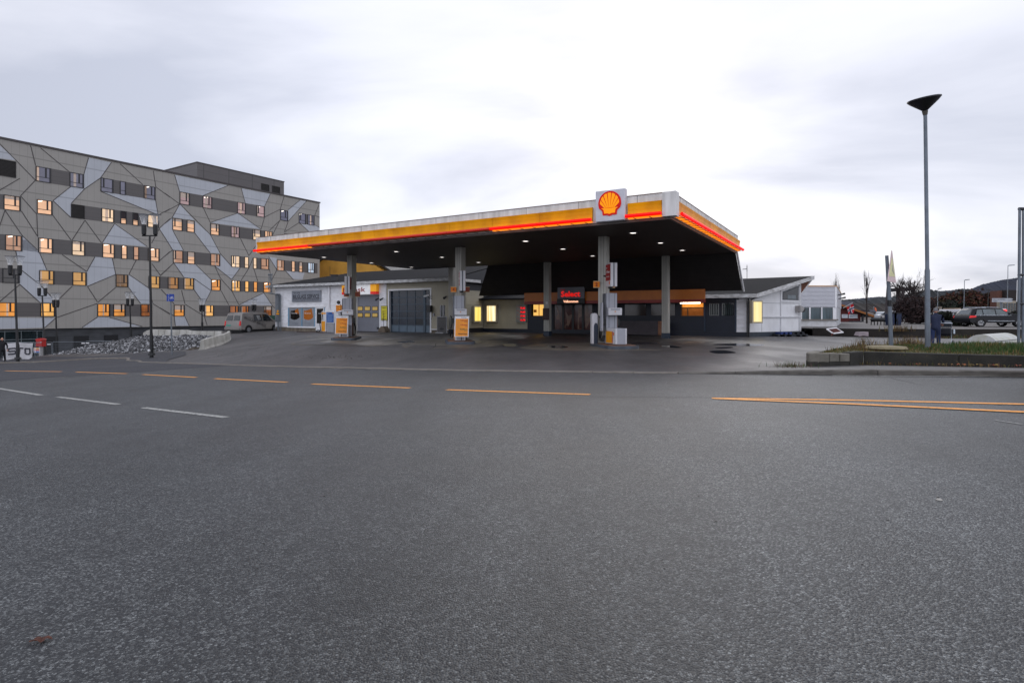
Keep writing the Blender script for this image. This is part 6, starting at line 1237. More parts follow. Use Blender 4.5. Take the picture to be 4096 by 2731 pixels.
twin_lamp(223, 228, 1228, 1417, 16, 50.5, 'small twin lamp before the dark door in the plinth')
twin_lamp(520, 524, 1222, 1356, 19, 52.5, 'twin lamp behind the rubble, left of the tall near lamp')
twin_lamp(808, 809, 1245, 1325, 11, 57, 'twin lamp behind the back barriers, right of the cycle sign')
twin_lamp(1016, 1016, 1242, 1330, 10, 62, 'twin lamp rising behind the beige van')
mb = MB(); q = at(602, 1401, 32.8); mb.box((-.06, -.02, -.05), (.06, .02, .07), lambda x, y, z: (q.x - .03 + x, q.y - .1 + y, q.z + z)); tag(mb.build('pole_sticker', WHITE), 'small white plate low on the tall near lamp pole', 'plate')
# cycle lane sign
Y = 34.0; base = at(689, 1409, Y); top = at(682, 1180, Y); t = thing('cycle_sign', 'blue cycle lane sign on a thin grey pole before the rubble', 'traffic sign', tuple(base)); mb = MB(); mb.tube([base - Vector((0, 0, .4)), top], .04, 10); mb.build('pole', GALV, t, smooth=True)
q = Plane(0, Y - .06, 1, 0); p, r = q.hit(667, 1176), q.hit(697, 1205); BS_ = mat('sign_blue', c(24, 60, 150), .4); mb = MB(); q.rect(mb, p[0], r[0], r[1], p[1], 0, .01); bevel(mb.build('sign_plate', BS_, t), .004); w_, h_ = r[0] - p[0], p[1] - r[1]
WS = mat('sign_white', c(230, 230, 230), .4); mb = MB()
for k in range(4): z = r[1] + h_ * (.06 + .26 * k); q.rect(mb, p[0] + w_ * .24, p[0] + w_ * .29, z, z + h_ * .13, .01, .014)
for cx_ in (.52, .82): 
    c0 = (p[0] + w_ * cx_, r[1] + h_ * .42); n = 14; R1, R2 = h_ * .135, h_ * .105
    for k in range(n): a, b = 2 * math.pi * k / n, 2 * math.pi * (k + 1) / n; mb.prism([(c0[0] + R1 * math.cos(a), c0[1] + R1 * math.sin(a)), (c0[0] + R1 * math.cos(b), c0[1] + R1 * math.sin(b)), (c0[0] + R2 * math.cos(b), c0[1] + R2 * math.sin(b)), (c0[0] + R2 * math.cos(a), c0[1] + R2 * math.sin(a))], q, .01, .014)
def stick(x0, z0, x1, z1, wd=.022):
    a = Vector((p[0] + w_ * x0, r[1] + h_ * z0)); b = Vector((p[0] + w_ * x1, r[1] + h_ * z1)); d = (b - a).normalized(); nn = Vector((-d.y, d.x)) * wd * w_; mb.prism([tuple(a + nn), tuple(b + nn), tuple(b - nn), tuple(a - nn)], q, .0101, .0145)
for s_ in ((.52, .42, .6, .6), (.6, .6, .75, .6), (.75, .6, .66, .42), (.66, .42, .52, .42), (.6, .6, .66, .42), (.82, .42, .74, .66), (.74, .66, .8, .68), (.56, .64, .63, .64)): stick(*s_)
mb.build('cycle_symbol', WS, t)
# post box, banner, info plate, mesh fences
Y = 46.5; b = at(164, 1427, Y); t = thing('post_box', 'red post box on a pale round post beside the rubble', 'post box', tuple(b)); mb = MB(); mb.tube([b, b + Vector((0, 0, .86))], .15, 14); mb.build('post', mat('pale_post', c(160, 158, 158), .6), t, smooth=True)
mb = MB(); mb.tube([b, b + Vector((0, 0, .07))], .22, 14); mb.build('foot', RED, t); mb = MB(); mb.prism([(-.26, .84), (.26, .84), (.24, 1.35), (.3, 1.37), (.27, 1.46), (.08, 1.52), (-.08, 1.52), (-.27, 1.46), (-.3, 1.37), (-.24, 1.35)], lambda u, v, d: (b.x + u, b.y + d, b.z + v), -.22, .22); bx = mb.build('box', RED, t); bevel(bx, .02)
mb = MB(); mb.box((-.18, -.235, 1.16), (.02, -.221, 1.22), lambda x, y, z: (b.x + x, b.y + y, b.z + z)); mb.box((.1, -.235, 1.15), (.23, -.221, 1.24), lambda x, y, z: (b.x + x, b.y + y, b.z + z)); mb.build('label_plates', WHITE, bx)
Y = 41.5; q = Plane(0, Y, 1, 0); p, r = q.hit(12, 1371), q.hit(134, 1440); t = thing('fabric_banner', 'white cloth banner reading STO hung on the fence at far left', 'banner', q(p[0], r[1])); nx, nz = 30, 14; mb = MB()
def bw(u, v): # waving cloth
    return (.05 * math.sin(u * 19) * (1 - v * .6) + .03 * math.sin(u * 7 + v * 5))
W_, H_ = r[0] - p[0], p[1] - r[1]
def bpt(u, v, off=0): bot = .1 * math.sin(u * 3.1) ** 2 * (1 - v) + (.18 * max(0, u - .85) / .15) * (1 - v); x = p[0] + W_ * u - .12 * (1 - v) * max(0, u - .8) / .2; return Vector((x, Y - .02 + bw(u, v) - off, r[1] + H_ * v * 1.0 + bot - .02 * math.sin(u * 9) * v))
for i in range(nx + 1):
    for j in range(nz + 1): mb.v.append(tuple(bpt(i / nx, j / nz)))
for i in range(nx):
    for j in range(nz): k = i * (nz + 1) + j; mb.f.append([k, k + 1, k + nz + 2, k + nz + 1]); mb.m.append(0)
mb.build('cloth', mat('banner_cloth', c(190, 188, 190), .7, var=.06, scale=2), t, smooth=True)
LTR = mat('banner_lettering', c(36, 36, 48), .6); 
def stroke(pts, wd=.1):
    mb = MB(); L_ = [Vector(bpt(u, v, .03)) for u, v in pts]; 
    for i in range(len(L_) - 1):
        a, b_ = L_[i], L_[i + 1]; d = (b_ - a).normalized(); n_ = Vector((-d.z, 0, d.x)) * wd / 2; e = d * wd * .35; mb.add([a - e + n_, b_ + e + n_, b_ + e - n_, a - e - n_], [(0, 1, 2, 3)])
    return mb
def dense(pts, n=6): return [(a[0] + (b_[0] - a[0]) * k / n, a[1] + (b_[1] - a[1]) * k / n) for a, b_ in zip(pts, pts[1:]) for k in range(n)] + [pts[-1]]
for nm, pts in (('S', [(.42, .62), (.4, .66), (.24, .66), (.22, .62), (.22, .53), (.24, .49), (.4, .49), (.42, .45), (.42, .36), (.4, .32), (.2, .32)]), ('T1', [(.47, .66), (.66, .66)]), ('T2', [(.565, .65), (.565, .32)]), ('O', [(.73, .66), (.9, .66), (.92, .6), (.92, .38), (.9, .33), (.75, .33), (.72, .38), (.72, .6), (.73, .66)])):
    stroke(dense(pts)).build('letter', LTR, t)
q = Plane(0, 41.4, 1, 0); p, r = q.hit(135, 1390), q.hit(159, 1411); t = thing('safety_board', 'small safety board with orange, red and blue rows beside the banner', 'sign', q(p[0], r[1])); hh = (p[1] - r[1]) / 3; w_ = r[0] - p[0]
for k, m_ in enumerate((c(40, 90, 170), c(200, 50, 50), c(220, 150, 40))):
    mb = MB(); q.rect(mb, p[0], r[0], r[1] + hh * k + .01, r[1] + hh * (k + 1) - .01, 0, .01); pn = mb.build('row_plate', WHITE, t); mb = MB(); q.rect(mb, p[0] + w_ * .36, r[0] - .02, r[1] + hh * k + .025, r[1] + hh * (k + 1) - .025, .01, .014); q.rect(mb, p[0] + w_ * .08, p[0] + w_ * .26, r[1] + hh * k + .03, r[1] + hh * (k + 1) - .03, .01, .013); mb.build('colour_field', mat('field' + str(k), m_, .5), pn)
def mesh_fence(px0, px1, yt, yb, Y0, Y1, lb):
    a, b_ = at(px0, yt, Y0), at(px1, yt, Y1); za = at(px0, yb, Y0).z; zb_ = at(px1, yb, Y1).z; mb = MB(); mb.tube([Vector((a.x, a.y, za)), a, b_, Vector((b_.x, b_.y, zb_))], .028, 6); t = tag(mb.build('mesh_fence', GALV), lb, 'fence panel', 'wire mesh site fence panels'); mb = MB(); n = 26
    for k in range(1, n): p_ = a.lerp(b_, k / n); mb.tube([p_, Vector((p_.x, p_.y, za + (zb_ - za) * k / n))], .0035, 3, cap=False)
    for k in range(1, 8): mb.tube([Vector((a.x, a.y, za + (a.z - za) * k / 8)), Vector((b_.x, b_.y, zb_ + (b_.z - zb_) * k / 8))], .004, 3, cap=False)
    mb.build('wire_mesh', GALV, t)
mesh_fence(3, 137, 1369, 1440, 42, 42, 'mesh fence panel carrying the white banner'); mesh_fence(141, 208, 1369, 1432, 45, 48.5, 'mesh fence panel behind the red post box'); mesh_fence(212, 340, 1367, 1420, 48.8, 50, 'wide mesh fence panel before the dark doors'); mesh_fence(344, 500, 1364, 1390, 50.2, 51, 'mesh fence panel half sunk behind the rubble')
mb = MB()
for x, y in ((196, 1377), (333, 1373), (350, 1372)): q_ = at(x, y, 48); mb.box((-.14, -.02, -.04), (.14, 0, .05), lambda a, b_, c_: (q_.x + a, q_.y + b_, q_.z + c_))
tag(mb.build('fence_tags', WHITE), 'small white tags fixed to the mesh fence', 'tag')
# ================================================================ RIGHT SIDE: GRASS ISLAND
ZI = .56
tip = on_ground(3222, 1470); ipts = []
fr_ = [(6.82, 13.08), (7.25, 12.98), (7.8, 13.12)] + [P(a, 15.9)[:2] for a in (-.2, -2, -4, -7, -11, -16, -24)]
bk_ = [P(-24, 24)[:2], P(-16, 23.5)[:2], P(-10, 22.5)[:2], (14.2, 19.8), (11.0, 17.6), (8.8, 15.3), (7.45, 14.0), (6.98, 13.5)]
isl = thing('retaining_kerb', 'low wall of square stone blocks edging the grass island', 'kerb wall', (8, 14, 0)); STB = mat('granite_block', c(126, 122, 113), .85, var=.25, scale=3, dirt=c(70, 66, 54), dirt_amt=.7, bump=.5)
STD = mat('mossy_wall', c(52, 50, 45), .9, var=.3, scale=3, dirt=c(28, 28, 24), dirt_amt=.7, bump=.5)
def wall_run(pts, z0f, z1, wd, L_, m, name, par, gap=.012):
    tot = []; 
    for (x0, y0), (x1, y1) in zip(pts, pts[1:]):
        l = math.hypot(x1 - x0, y1 - y0); n = max(1, round(l / L_)); 
        for i in range(n): tot.append(((x0 + (x1 - x0) * i / n, y0 + (y1 - y0) * i / n), (x0 + (x1 - x0) * (i + 1) / n, y0 + (y1 - y0) * (i + 1) / n)))
    for (a, b) in tot:
        d = Vector((b[0] - a[0], b[1] - a[1], 0)); l = d.length; d.normalize(); nn = Vector((-d.y, d.x, 0)); j = random.uniform(-.012, .012)
        mb = MB(); o_ = Vector((a[0], a[1], 0)); mb.box((gap, j, min(z0f(a), z0f(b)) - .1), (l - gap, wd + j, z1 + random.uniform(-.01, .01)), lambda x, y, z: o_ + d * x + nn * y + Vector((0, 0, z))); bevel(mb.build(name, m, par), .018, 2)
zf_ = lambda p: zg(*AB(p[0], p[1]))
wall_run([bk_[-2], bk_[-1]] + fr_[:3], lambda p: zf_(p) + .28, ZI, .22, .36, STB, 'stone_block', isl)
wall_run([bk_[-2], bk_[-1]] + fr_[:3], zf_, zf_(fr_[1]) + .185, .2, .5, STD, 'base_block', isl, .004)
wall_run(fr_[2:], zf_, ZI + .01, .2, 3.2, STD, 'wall_stretch', isl, .003)
mb = MB(); poly = fr_ + bk_
cx = [sum(p[0] for p in poly) / len(poly), sum(p[1] for p in poly) / len(poly)]
def inside(x, y, pl=poly):
    r = False
    for i in range(len(pl)):
        (x0, y0), (x1, y1) = pl[i - 1], pl[i]
        if (y0 > y) != (y1 > y) and x < (x1 - x0) * (y - y0) / (y1 - y0) + x0: r = not r
    return r
def edge_d(x, y):
    m_ = 9
    for i in range(len(poly)):
        a, b = Vector(poly[i - 1]), Vector(poly[i]); p = Vector((x, y)); ab = b - a; t = max(0, min(1, (p - a).dot(ab) / max(1e-6, ab.dot(ab)))); m_ = min(m_, (p - a - ab * t).length)
    return m_
def zi(x, y):
    a, b = AB(x, y); e = min(1, edge_d(x, y) / 1.6); r = ZI - .04 + .07 * e + .05 * mn.noise(Vector((x * .8, y * .8, 3)))
    return r if b < 19 else r - .25 * ss((b - 19) / 3.5)
# soil top
n = len(poly); rings = []
for f_ in (1.0, .96, .8, .5, .0): rings.append([(cx[0] + (x - cx[0]) * f_, cx[1] + (y - cx[1]) * f_) for x, y in poly])
mb = MB(); G_ = .14; xs0, xs1, ys0, ys1 = min(p[0] for p in poly), max(p[0] for p in poly), min(p[1] for p in poly), max(p[1] for p in poly)
idx = {}
gx = int((xs1 - xs0) / G_) + 2; gy = int((ys1 - ys0) / G_) + 2
for i in range(gx):
    for j in range(gy):
        x, y = xs0 + i * G_, ys0 + j * G_; 
        if inside(x, y) and edge_d(x, y) > .06: idx[(i, j)] = len(mb.v); mb.v.append((x, y, zi(x, y) - (.05 if edge_d(x, y) < .3 else 0)))
for i in range(gx):
    for j in range(gy):
        q = [(i, j), (i + 1, j), (i + 1, j + 1), (i, j + 1)]
        if all(k in idx for k in q): mb.f.append([idx[k] for k in q]); mb.m.append(0)
tag(mb.build('island_soil', mat('island_soil', c(84, 78, 46), .95, var=.35, scale=3, dirt=c(60, 70, 30), dirt_amt=.6), smooth=True), kind='structure')
# grass
GR = [mat('grass_' + k, v, .75, var=.3, scale=2) for k, v in (('green', c(56, 82, 30)), ('olive', c(82, 82, 38)), ('straw', c(128, 106, 60)), ('brown', c(84, 58, 40)))]
rg = random.Random(5); mb = MB()
def blade(mb, x, y, z, h, w, m, lean=.35):
    an = rg.uniform(0, 6.28); dx, dy = math.cos(an), math.sin(an); l = h * rg.uniform(.05, lean); px_, py_ = -dy * w, dx * w
    mb.add([(x + px_, y + py_, z - .02), (x - px_, y - py_, z - .02), (x - px_ * .7 + dx * l * .4, y - py_ * .7 + dy * l * .4, z + h * .55), (x + px_ * .7 + dx * l * .4, y + py_ * .7 + dy * l * .4, z + h * .55), (x + dx * l, y + dy * l, z + h)], [(0, 1, 2, 3), (3, 2, 4)], m)
cnt = 0
while cnt < 42000:
    a, b = rg.uniform(-15, 1.5), 15.2 + rg.random() ** 1.5 * 6.5; x, y, _ = P(a, b)
    if not inside(x, y): continue
    cnt += 1; e = edge_d(x, y); nz = mn.noise(Vector((x * .6, y * .6, 0))); front_ = ss((b - 16.2) / 1.4); leftness = ss((a + 3.5) / 3)
    h = (.02 + .13 * front_ * (1 - .75 * leftness)) * rg.uniform(.5, 1.4); r = rg.random()
    if front_ < .5: m_ = GR[1] if r < .5 else (GR[2] if r < .75 else (GR[0] if r < .9 else GR[3]))
    elif leftness > .5: m_ = GR[0] if r < .5 else (GR[1] if r < .78 else GR[2 if r < .9 else 3])
    else: m_ = GR[0] if r < .8 else (GR[1] if r < .96 else GR[2])
    if nz > .35 and r < .3: m_ = GR[2]
    blade(mb, x, y, zi(x, y), h, .009, m_)
tag(mb.build('grass'), 'short green and straw coloured grass on the raised island', 'grass', kind='stuff')
# taller dead weeds in clumps
mb = MB()
for px, py, n_, hh, sp in ((3448, 1384, 200, .3, .2), (3420, 1390, 120, .18, .3), (3610, 1382, 260, .34, .3), (3665, 1384, 240, .32, .25), (3330, 1398, 60, .16, .5), (3500, 1396, 300, .1, .6), (3470, 1400, 250, .12, .4)):
    c0 = at(px, 1258, 1); Yc = (EYE - ZI) * F / (py - HY); X0 = (px - CX) / F * Yc
    for i in range(n_):
        x, y = X0 + rg.gauss(0, sp * .6), Yc + rg.gauss(0, .35)
        if not inside(x, y): continue
        blade(mb, x, y, zi(x, y), hh * rg.uniform(.3, 1.1), .006, GR[rg.choice((1, 2, 2, 3, 3))], 1.1)
for i in range(900):
    t_ = rg.random(); a = -14 * t_ + 1; x, y, _ = P(a, 15.75 + rg.uniform(-.1, .08)); blade(mb, x, y, zg(a, 15.7) + .1, rg.uniform(.02, .1) * (3 if rg.random() < .04 else 1), .006, GR[rg.choice((1, 2, 3, 3))], 1.2)
for i in range(400):
    x, y = 6.5 + rg.gauss(0, .18), 13.2 + rg.gauss(0, .35); blade(mb, x, y, zg(*AB(x, y)), rg.uniform(.04, .22), .006, GR[rg.choice((0, 1, 3, 3))], .9)
tag(mb.build('dead_weeds'), 'tufts of tall dead weeds on the island and along its wall', 'weeds', kind='stuff')
mb = MB(); LF = [mat('leaf_' + str(i), v, .7, var=.3, scale=30) for i, v in enumerate((c(150, 70, 30), c(120, 84, 30), c(160, 130, 50)))]
for i in range(170):
    a = rg.choice((-4.5, -6.5, -7.5, -2.5)) + rg.gauss(0, .8); b = 15.6 + rg.gauss(0, .12); x, y, _ = P(a, b); s = rg.uniform(.02, .045); z = zg(a, b) + .13; an = rg.uniform(0, 6)
    mb.add([(x + s * math.cos(an + k * 2.1), y + s * math.sin(an + k * 2.1), z + rg.uniform(0, .03)) for k in range(3)], [(0, 1, 2)], rg.choice(LF))
tag(mb.build('fallen_leaves'), 'small brown leaves gathered along the island wall', 'leaves', kind='stuff')
# flat round manhole cover lying in the island
Yc = 14.2; X0 = (3545 - CX) / F * Yc; mb = MB(); mb.lathe([(0, .0), (.42, .0), (.46, .03), (.42, .08), (0, .11)], (X0, Yc, ZI + .02), 24); tag(mb.build('manhole_ring', mat('sandstone', c(132, 122, 96), .9, var=.25, scale=4, bump=.4), smooth=False), 'low round stone cover in the island at the sign post foot', 'manhole cover')

# ---------------------------------------------------------------- street lamp and posts on the island
GP3 = mat('lamp_post_grey', c(108, 116, 126), .45, .3, var=.2, scale=3, dirt=c(84, 90, 96), dirt_amt=.6)
Y = 14.4; b = at(3711, 1390, Y); tp3 = at(3701, 456, Y); t = thing('street_lamp', 'tall grey lamp post with a black upturned cone head on the island', 'street lamp', tuple(b)); mb = MB(); k = at(3709, 1083, Y); mb.tube([b - Vector((0, 0, .15)), k, k + Vector((0, 0, .06)), tp3], [.062, .058, .045, .042], 14); mb.build('pole', GP3, t, smooth=True)
mb = MB(); tl = Matrix.Rotation(R(-9), 3, 'Y') @ Matrix.Rotation(R(6), 3, 'X'); mb.lathe([(.045, .0), (.06, .1), (.3, .3), (.365, .37), (.365, .395), (.34, .405), (0, .41)], tp3 - Vector((0, 0, .02)), 28, tilt=tl); mb.build('lamp_head', mat('lamp_head_black', c(26, 27, 36), .4), t, smooth=True)
mb = MB(); mb.lathe([(.05, .0), (.068, .1), (.05, .1)], tp3 - Vector((0, 0, .03)), 14, tilt=tl); mb.build('lamp_neck', mat('lamp_neck', c(92, 88, 80), .5, .3), t)
Y = 15.0; b = at(3565, 1388, Y); tp4 = at(3547, 1022, Y); t = thing('warning_sign_post', 'leaning grey post with a narrow triangular sign turned away from view', 'traffic sign', tuple(b)); mb = MB(); mb.tube([b - Vector((0, 0, .1)), at(3558, 1203, Y), tp4], [.05, .047, .04], 12); mb.build('post', GP3, t, smooth=True)
mb = MB(); mb.tube([at(3559, 1225, Y), at(3558.5, 1200, Y)], .052, 12); mb.build('post_wrap', BLACK, t); q = Plane(tp4.x + .03, Y - .07, .30, -.95); p0 = q(0, 0)
zt, zb = at(0, 1004, Y).z, at(0, 1128, Y).z
tri = lambda s: [(0 - .35 * s, zb), (.35 * s, zb - .02), (.03 * s, zt), (-.03 * s, zt)]
mb = MB(); q2 = Plane(tp4.x + .07, Y - .1, .76, .65); mb.prism(tri(1), q2, -.01, .0); sp_ = mb.build('triangle_plate', mat('faded_pink', c(226, 200, 200), .5), t); bevel(sp_, .01)
mb = MB(); m_ = (zb + zt) / 2; mb.prism([(-.24, zb + .14), (.24, zb + .14), (.04, zt - .2), (-.04, zt - .2)], q2, .001, .004); mb.build('triangle_face', mat('faded_yellow', c(226, 222, 168), .5), sp_); mb = MB(); mb.prism([(-.02, zb + .3), (.16, zb + .2), (.02, zt - .35)], q2, .0045, .006); mb.build('triangle_symbol', mat('faded_grey', c(170, 168, 150), .5), sp_)
mb = MB(); q3 = at(3555, 1145, Y); mb.tube([q3, q3 + Vector((.1, -.02, 0))], [.028, .012], 6); q3 = at(3560, 1232, Y); mb.tube([q3, q3 + Vector((.08, -.02, 0))], [.02, .01], 6); mb.build('clamp', DARK, t)
# pair of galvanised sign posts at the right edge
Y = 17.6; t = thing('sign_gantry', 'pair of tall galvanised posts joined by clamps at the right edge', 'sign post', tuple(at(4085, 1352, Y)))
for x0, x1 in ((4074, 4079), (4092, 4094)):
    mb = MB(); mb.tube([at(x0, 1352, Y) - Vector((0, 0, .3)), at(x1, 832, Y)], .038, 12); mb.build('post', GP3, t, smooth=True)
mb = MB(); mb.tube([at(4076, 836, Y), at(4106, 836, Y)], .055, 6)
for y in (1100, 1215): mb.tube([at(4074, y, Y), at(4098, y, Y)], .045, 6)
mb.build('clamp', DARK, t); mb = MB(); q = at(4067, 1207, Y - .05); q4 = at(4069, 1120, Y - .05); mb.tube([q, q4], .012, 4); mb.build('white_edge_plate', WHITE, t)
# white half round shelter roof lying on the ground
Y0 = 22.6; c0 = at(3925, 1392, Y0); c0.z = 0.12; r = .54; d = Vector((.985, .17, 0)); nn = Vector((-d.y, d.x, 0)); mb = MB(); n = 18; L_ = 2.6
sec = [(r * math.cos(math.pi * k / n), .63 * r * math.sin(math.pi * k / n)) for k in range(n + 1)]
lo = .12
mb2 = MB(); vs = []
t = thing('plastic_canopy', 'white half round plastic cover lying behind the grass at right', 'cover', tuple(c0)); ax = Vector((.45, 1, 0)).normalized()
near = [c0 + Vector((-.6, .8, 0)) * x * -1.0 + Vector((0, 0, z * 1.5 + .03)) for x, z in sec]; off = Vector((1.9, 1.1, .03))
mb.add(near + [p + off for p in near], [(k, k + 1, k + n + 2, k + n + 1) for k in range(n)] + [tuple(range(n + 1))]); mb.build('shell', mat('aged_white_plastic', c(188, 190, 190), .4, dirt=c(164, 160, 128), dirt_amt=.6, scale=4), t, smooth=True)
mb = MB(); mb.tube([near[3] + Vector((0, -.01, 0)), near[3] + off], .015, 4); mb.build('rim_strip', DARK, t)

# ================================================================ UPPER ROAD AND WHAT STANDS ON IT
ZU = .5; mb = MB(); tp_ = [(20.5, 38.8), (23.5, 36.4), (27, 35.7), (60, 35.2), (300, 60), (400, 900), (60, 900), (20.6, 60)]
mb.add([(x, y, ZU) for x, y in tp_] + [(x, y, -.4) for x, y in tp_], [tuple(range(8))]); tag(mb.build('upper_road', A_UP), kind='structure')
mb = MB(); 
for (x0, y0), (x1, y1) in zip(tp_[:3], tp_[1:4]):
    d = Vector((x1 - x0, y1 - y0, 0)); l = d.length; d.normalize(); nn = Vector((-d.y, d.x, 0)); mb.box((0, 0, -.3), (l, .3, ZU + .03), lambda x, y, z: Vector((x0, y0, 0)) + d * x + nn * y + Vector((0, 0, z)))
tag(mb.build('terrace_wall', mat('dark_old_wall', c(40, 36, 32), .95, var=.4, scale=2, bump=.6)), 'low dark retaining wall below the upper road', 'wall')
mb = MB(); 
for i in range(2600):
    x = rg.uniform(26, 48); y = 35.0 - rg.random() ** 2 * .5 - .0; blade(mb, x, y, 0, rg.uniform(.05, .3), .012, GR[rg.choice((1, 2, 3, 3, 0))], .8)
for i in range(300): x = rg.gauss(24.6, .5); blade(mb, x, 36.2 + rg.uniform(-.3, .3), ZU - .1, rg.uniform(.1, .5), .012, GR[rg.choice((1, 2, 3, 3))], .8)
tag(mb.build('wall_weeds'), 'brown weeds growing along the foot of the low dark wall', 'weeds', kind='stuff')
# kiosk
KY = 45.0; q = Plane(0, KY, 1, 0); x0, x1 = q.hit(3190, 1200)[0], q.hit(3345, 1200)[0]; zt = q.hit(3345, 1147)[1]; zc0 = q.hit(3345, 1227)[1]; zs_ = q.hit(3300, 1279)[1]
t = thing('white_kiosk', 'white flat roofed kiosk with lined cladding over a band of windows', 'building', (x0, KY, ZU)); LINED = mat('ribbed_cladding', c(200, 200, 206), .45, var=.04); N_, L__, b_ = nodes_of(LINED)
def ribbed(mb, pl, s0, s1, z0, z1, n, dep=.035):
    for i in range(n): a = z0 + (z1 - z0) * i / n; b = z0 + (z1 - z0) * (i + 1) / n; h = b - a; mb.add([pl(s0, a, 0), pl(s1, a, 0), pl(s1, a + h * .3, dep), pl(s0, a + h * .3, dep), pl(s1, b, dep * .9), pl(s0, b, dep * .9)], [(0, 1, 2, 3), (3, 2, 4, 5)])
ks = Plane(x1, KY, *E2); L_ = 20
mb = MB(); ribbed(mb, q, x0, x1 - .12, zc0, zt, 15); ribbed(mb, ks, .1, L_, zc0, zt, 15); q.rect(mb, x0, x1 - .05, zc0 - .05, zt, -3, -.02); mb.build('upper_cladding', LINED, t)
mb = MB(); q.rect(mb, x0, x1 + .05, zt, zt + .1, -.3, .06); mb.prism([(0, zt), (L_, zt), (L_, zt + .1), (0, zt + .1)], ks, -.3, .06); mb.build('roof_edge', mat('tan_edge', c(188, 150, 116), .6), t)
mb = MB(); q.rect(mb, x1 - .12, x1, zc0 - .05, zt, -.05, .05); mb.prism([(0, zc0), (.1, zc0), (.1, zt), (0, zt)], ks, 0, .05); mb.build('corner_trim', WHITE, t)
GLK = mat('kiosk_glass', c(70, 86, 92), .1, var=.5, scale=1.5, stretch=(3, 1, .4))
for a, b in ((3208, 3237), (3243, 3285), (3290, 3332)):
    a_, b2 = q.hit(a, 1250)[0], q.hit(b, 1250)[0]; mb = MB(); q.rect(mb, a_, b2, zs_ + .05, zc0 - .06, -.1, -.06); mb.build('window', GLK, t)
for a, b in ((3200, 3208), (3237, 3243), (3285, 3290), (3332, 3346)): mb = MB(); q.rect(mb, q.hit(a, 1250)[0], q.hit(b, 1250)[0], zs_, zc0 - .05, -.12, 0); mb.build('window_post', WHITE, t)
for s0 in (.0, 2.2, 4.4, 8, 12, 16): mb = MB(); mb.prism([(s0, ZU), (s0 + .25, ZU), (s0 + .25, zc0), (s0, zc0)], ks, -.1, .02); mb.build('window_post', WHITE, t)
mb = MB(); mb.prism([(.25, ZU), (L_, ZU), (L_, zc0), (.25, zc0)], ks, -.12, -.06); mb.build('side_glazing', GLK, t)
mb = MB(); q.rect(mb, x0, x1 + .1, zs_ - .05, zs_ + .05, -.1, .12); mb.build('sill', mat('sill_grey', c(120, 112, 104), .6), t); mb = MB(); q.rect(mb, x0, x1, ZU - .5, zs_ - .05, -.3, 0); mb.build('lower_wall', mat('white_block_wall', c(204, 204, 206), .6, dirt=c(140, 130, 110), dirt_amt=.3, scale=3), t)
for s_, z_ in ((1.3, 3.0), (5.5, 2.8)):
    mb = MB(); p = ks(s_, z_, .02); mb.tube([p, p + Vector((.6, -.05, .14))], [.03, .09], 6); lm = mb.build('kiosk_lamp', BLACK); tag(lm, 'black lamp arm on the side of the white kiosk, ' + ('nearer' if s_ < 2 else 'farther'), 'wall lamp')
# broken frame leaning and concrete chunk, pallets
c0 = at(3335, 1338, 35.2); mb = MB(); P0 = [at(3307, 1316, 34.6), at(3345, 1312, 35.2), at(3372, 1329, 34.8), at(3332, 1334, 33.9)]
for a, b in zip(P0, P0[1:] + P0[:1]): mb.tube([a, b], .045, 5)
t = tag(mb.build('broken_frame', WHITE), 'broken white metal frame with rusty slats leaning below the kiosk', 'frame'); mb = MB()
for k in range(1, 7): mb.tube([P0[0].lerp(P0[3], k / 7), P0[1].lerp(P0[2], k / 7)], .02, 4)
mb.tube([P0[3], at(3325, 1342, 33.9)], .04, 5); mb.build('rusty_slats', mat('rust', c(96, 44, 32), .8, var=.3), t)
mb = MB(); q = Plane(0, 34.4, 1, 0); pts = [q.hit(*p) for p in ((3431, 1342), (3438, 1328), (3474, 1327), (3474, 1345), (3452, 1342), (3440, 1345))]; mb.prism(pts, q, -.4, 0); tag(mb.build('concrete_chunk', mat('pink_grey_concrete', c(150, 138, 142), .8, var=.2)), 'pale broken concrete block at the foot of the low dark wall', 'concrete block')
PBK = mat('pallet_black', c(34, 38, 44), .6, var=.3); PBL = mat('pallet_blue', c(30, 56, 120), .5)
def pallet(x0, x1, y0, Yd, lb, m):
    a, b = at(x0, y0, Yd), at(x1, y0, Yd); z = a.z; L_ = b.x - a.x; mb = MB(); 
    for k in range(3): xx = a.x + (L_ - .14) * k / 2; mb.box((xx, Yd, z), (xx + .14, Yd + .8, z + .11), m=None)
    for k in range(5): yy = Yd + .16 * k; mb.box((a.x, yy, z + .111), (a.x + L_, yy + .12, z + .145))
    return tag(mb.build('pallet', m), lb, 'pallet', 'pallets stacked beside the gable')
pallet(3112, 3175, 1346, 37.3, 'black pallet on the ground, left one of the lower layer', PBK); pallet(3176, 3232, 1346, 37.35, 'black pallet on the ground, right one of the lower layer', PBK)
pallet(3124, 3168, 1337, 37.5, 'blue pallet lying on the lower black pallets', PBL); pallet(3170, 3218, 1336, 37.55, 'black pallet lying next to the blue pallet on top', PBK)
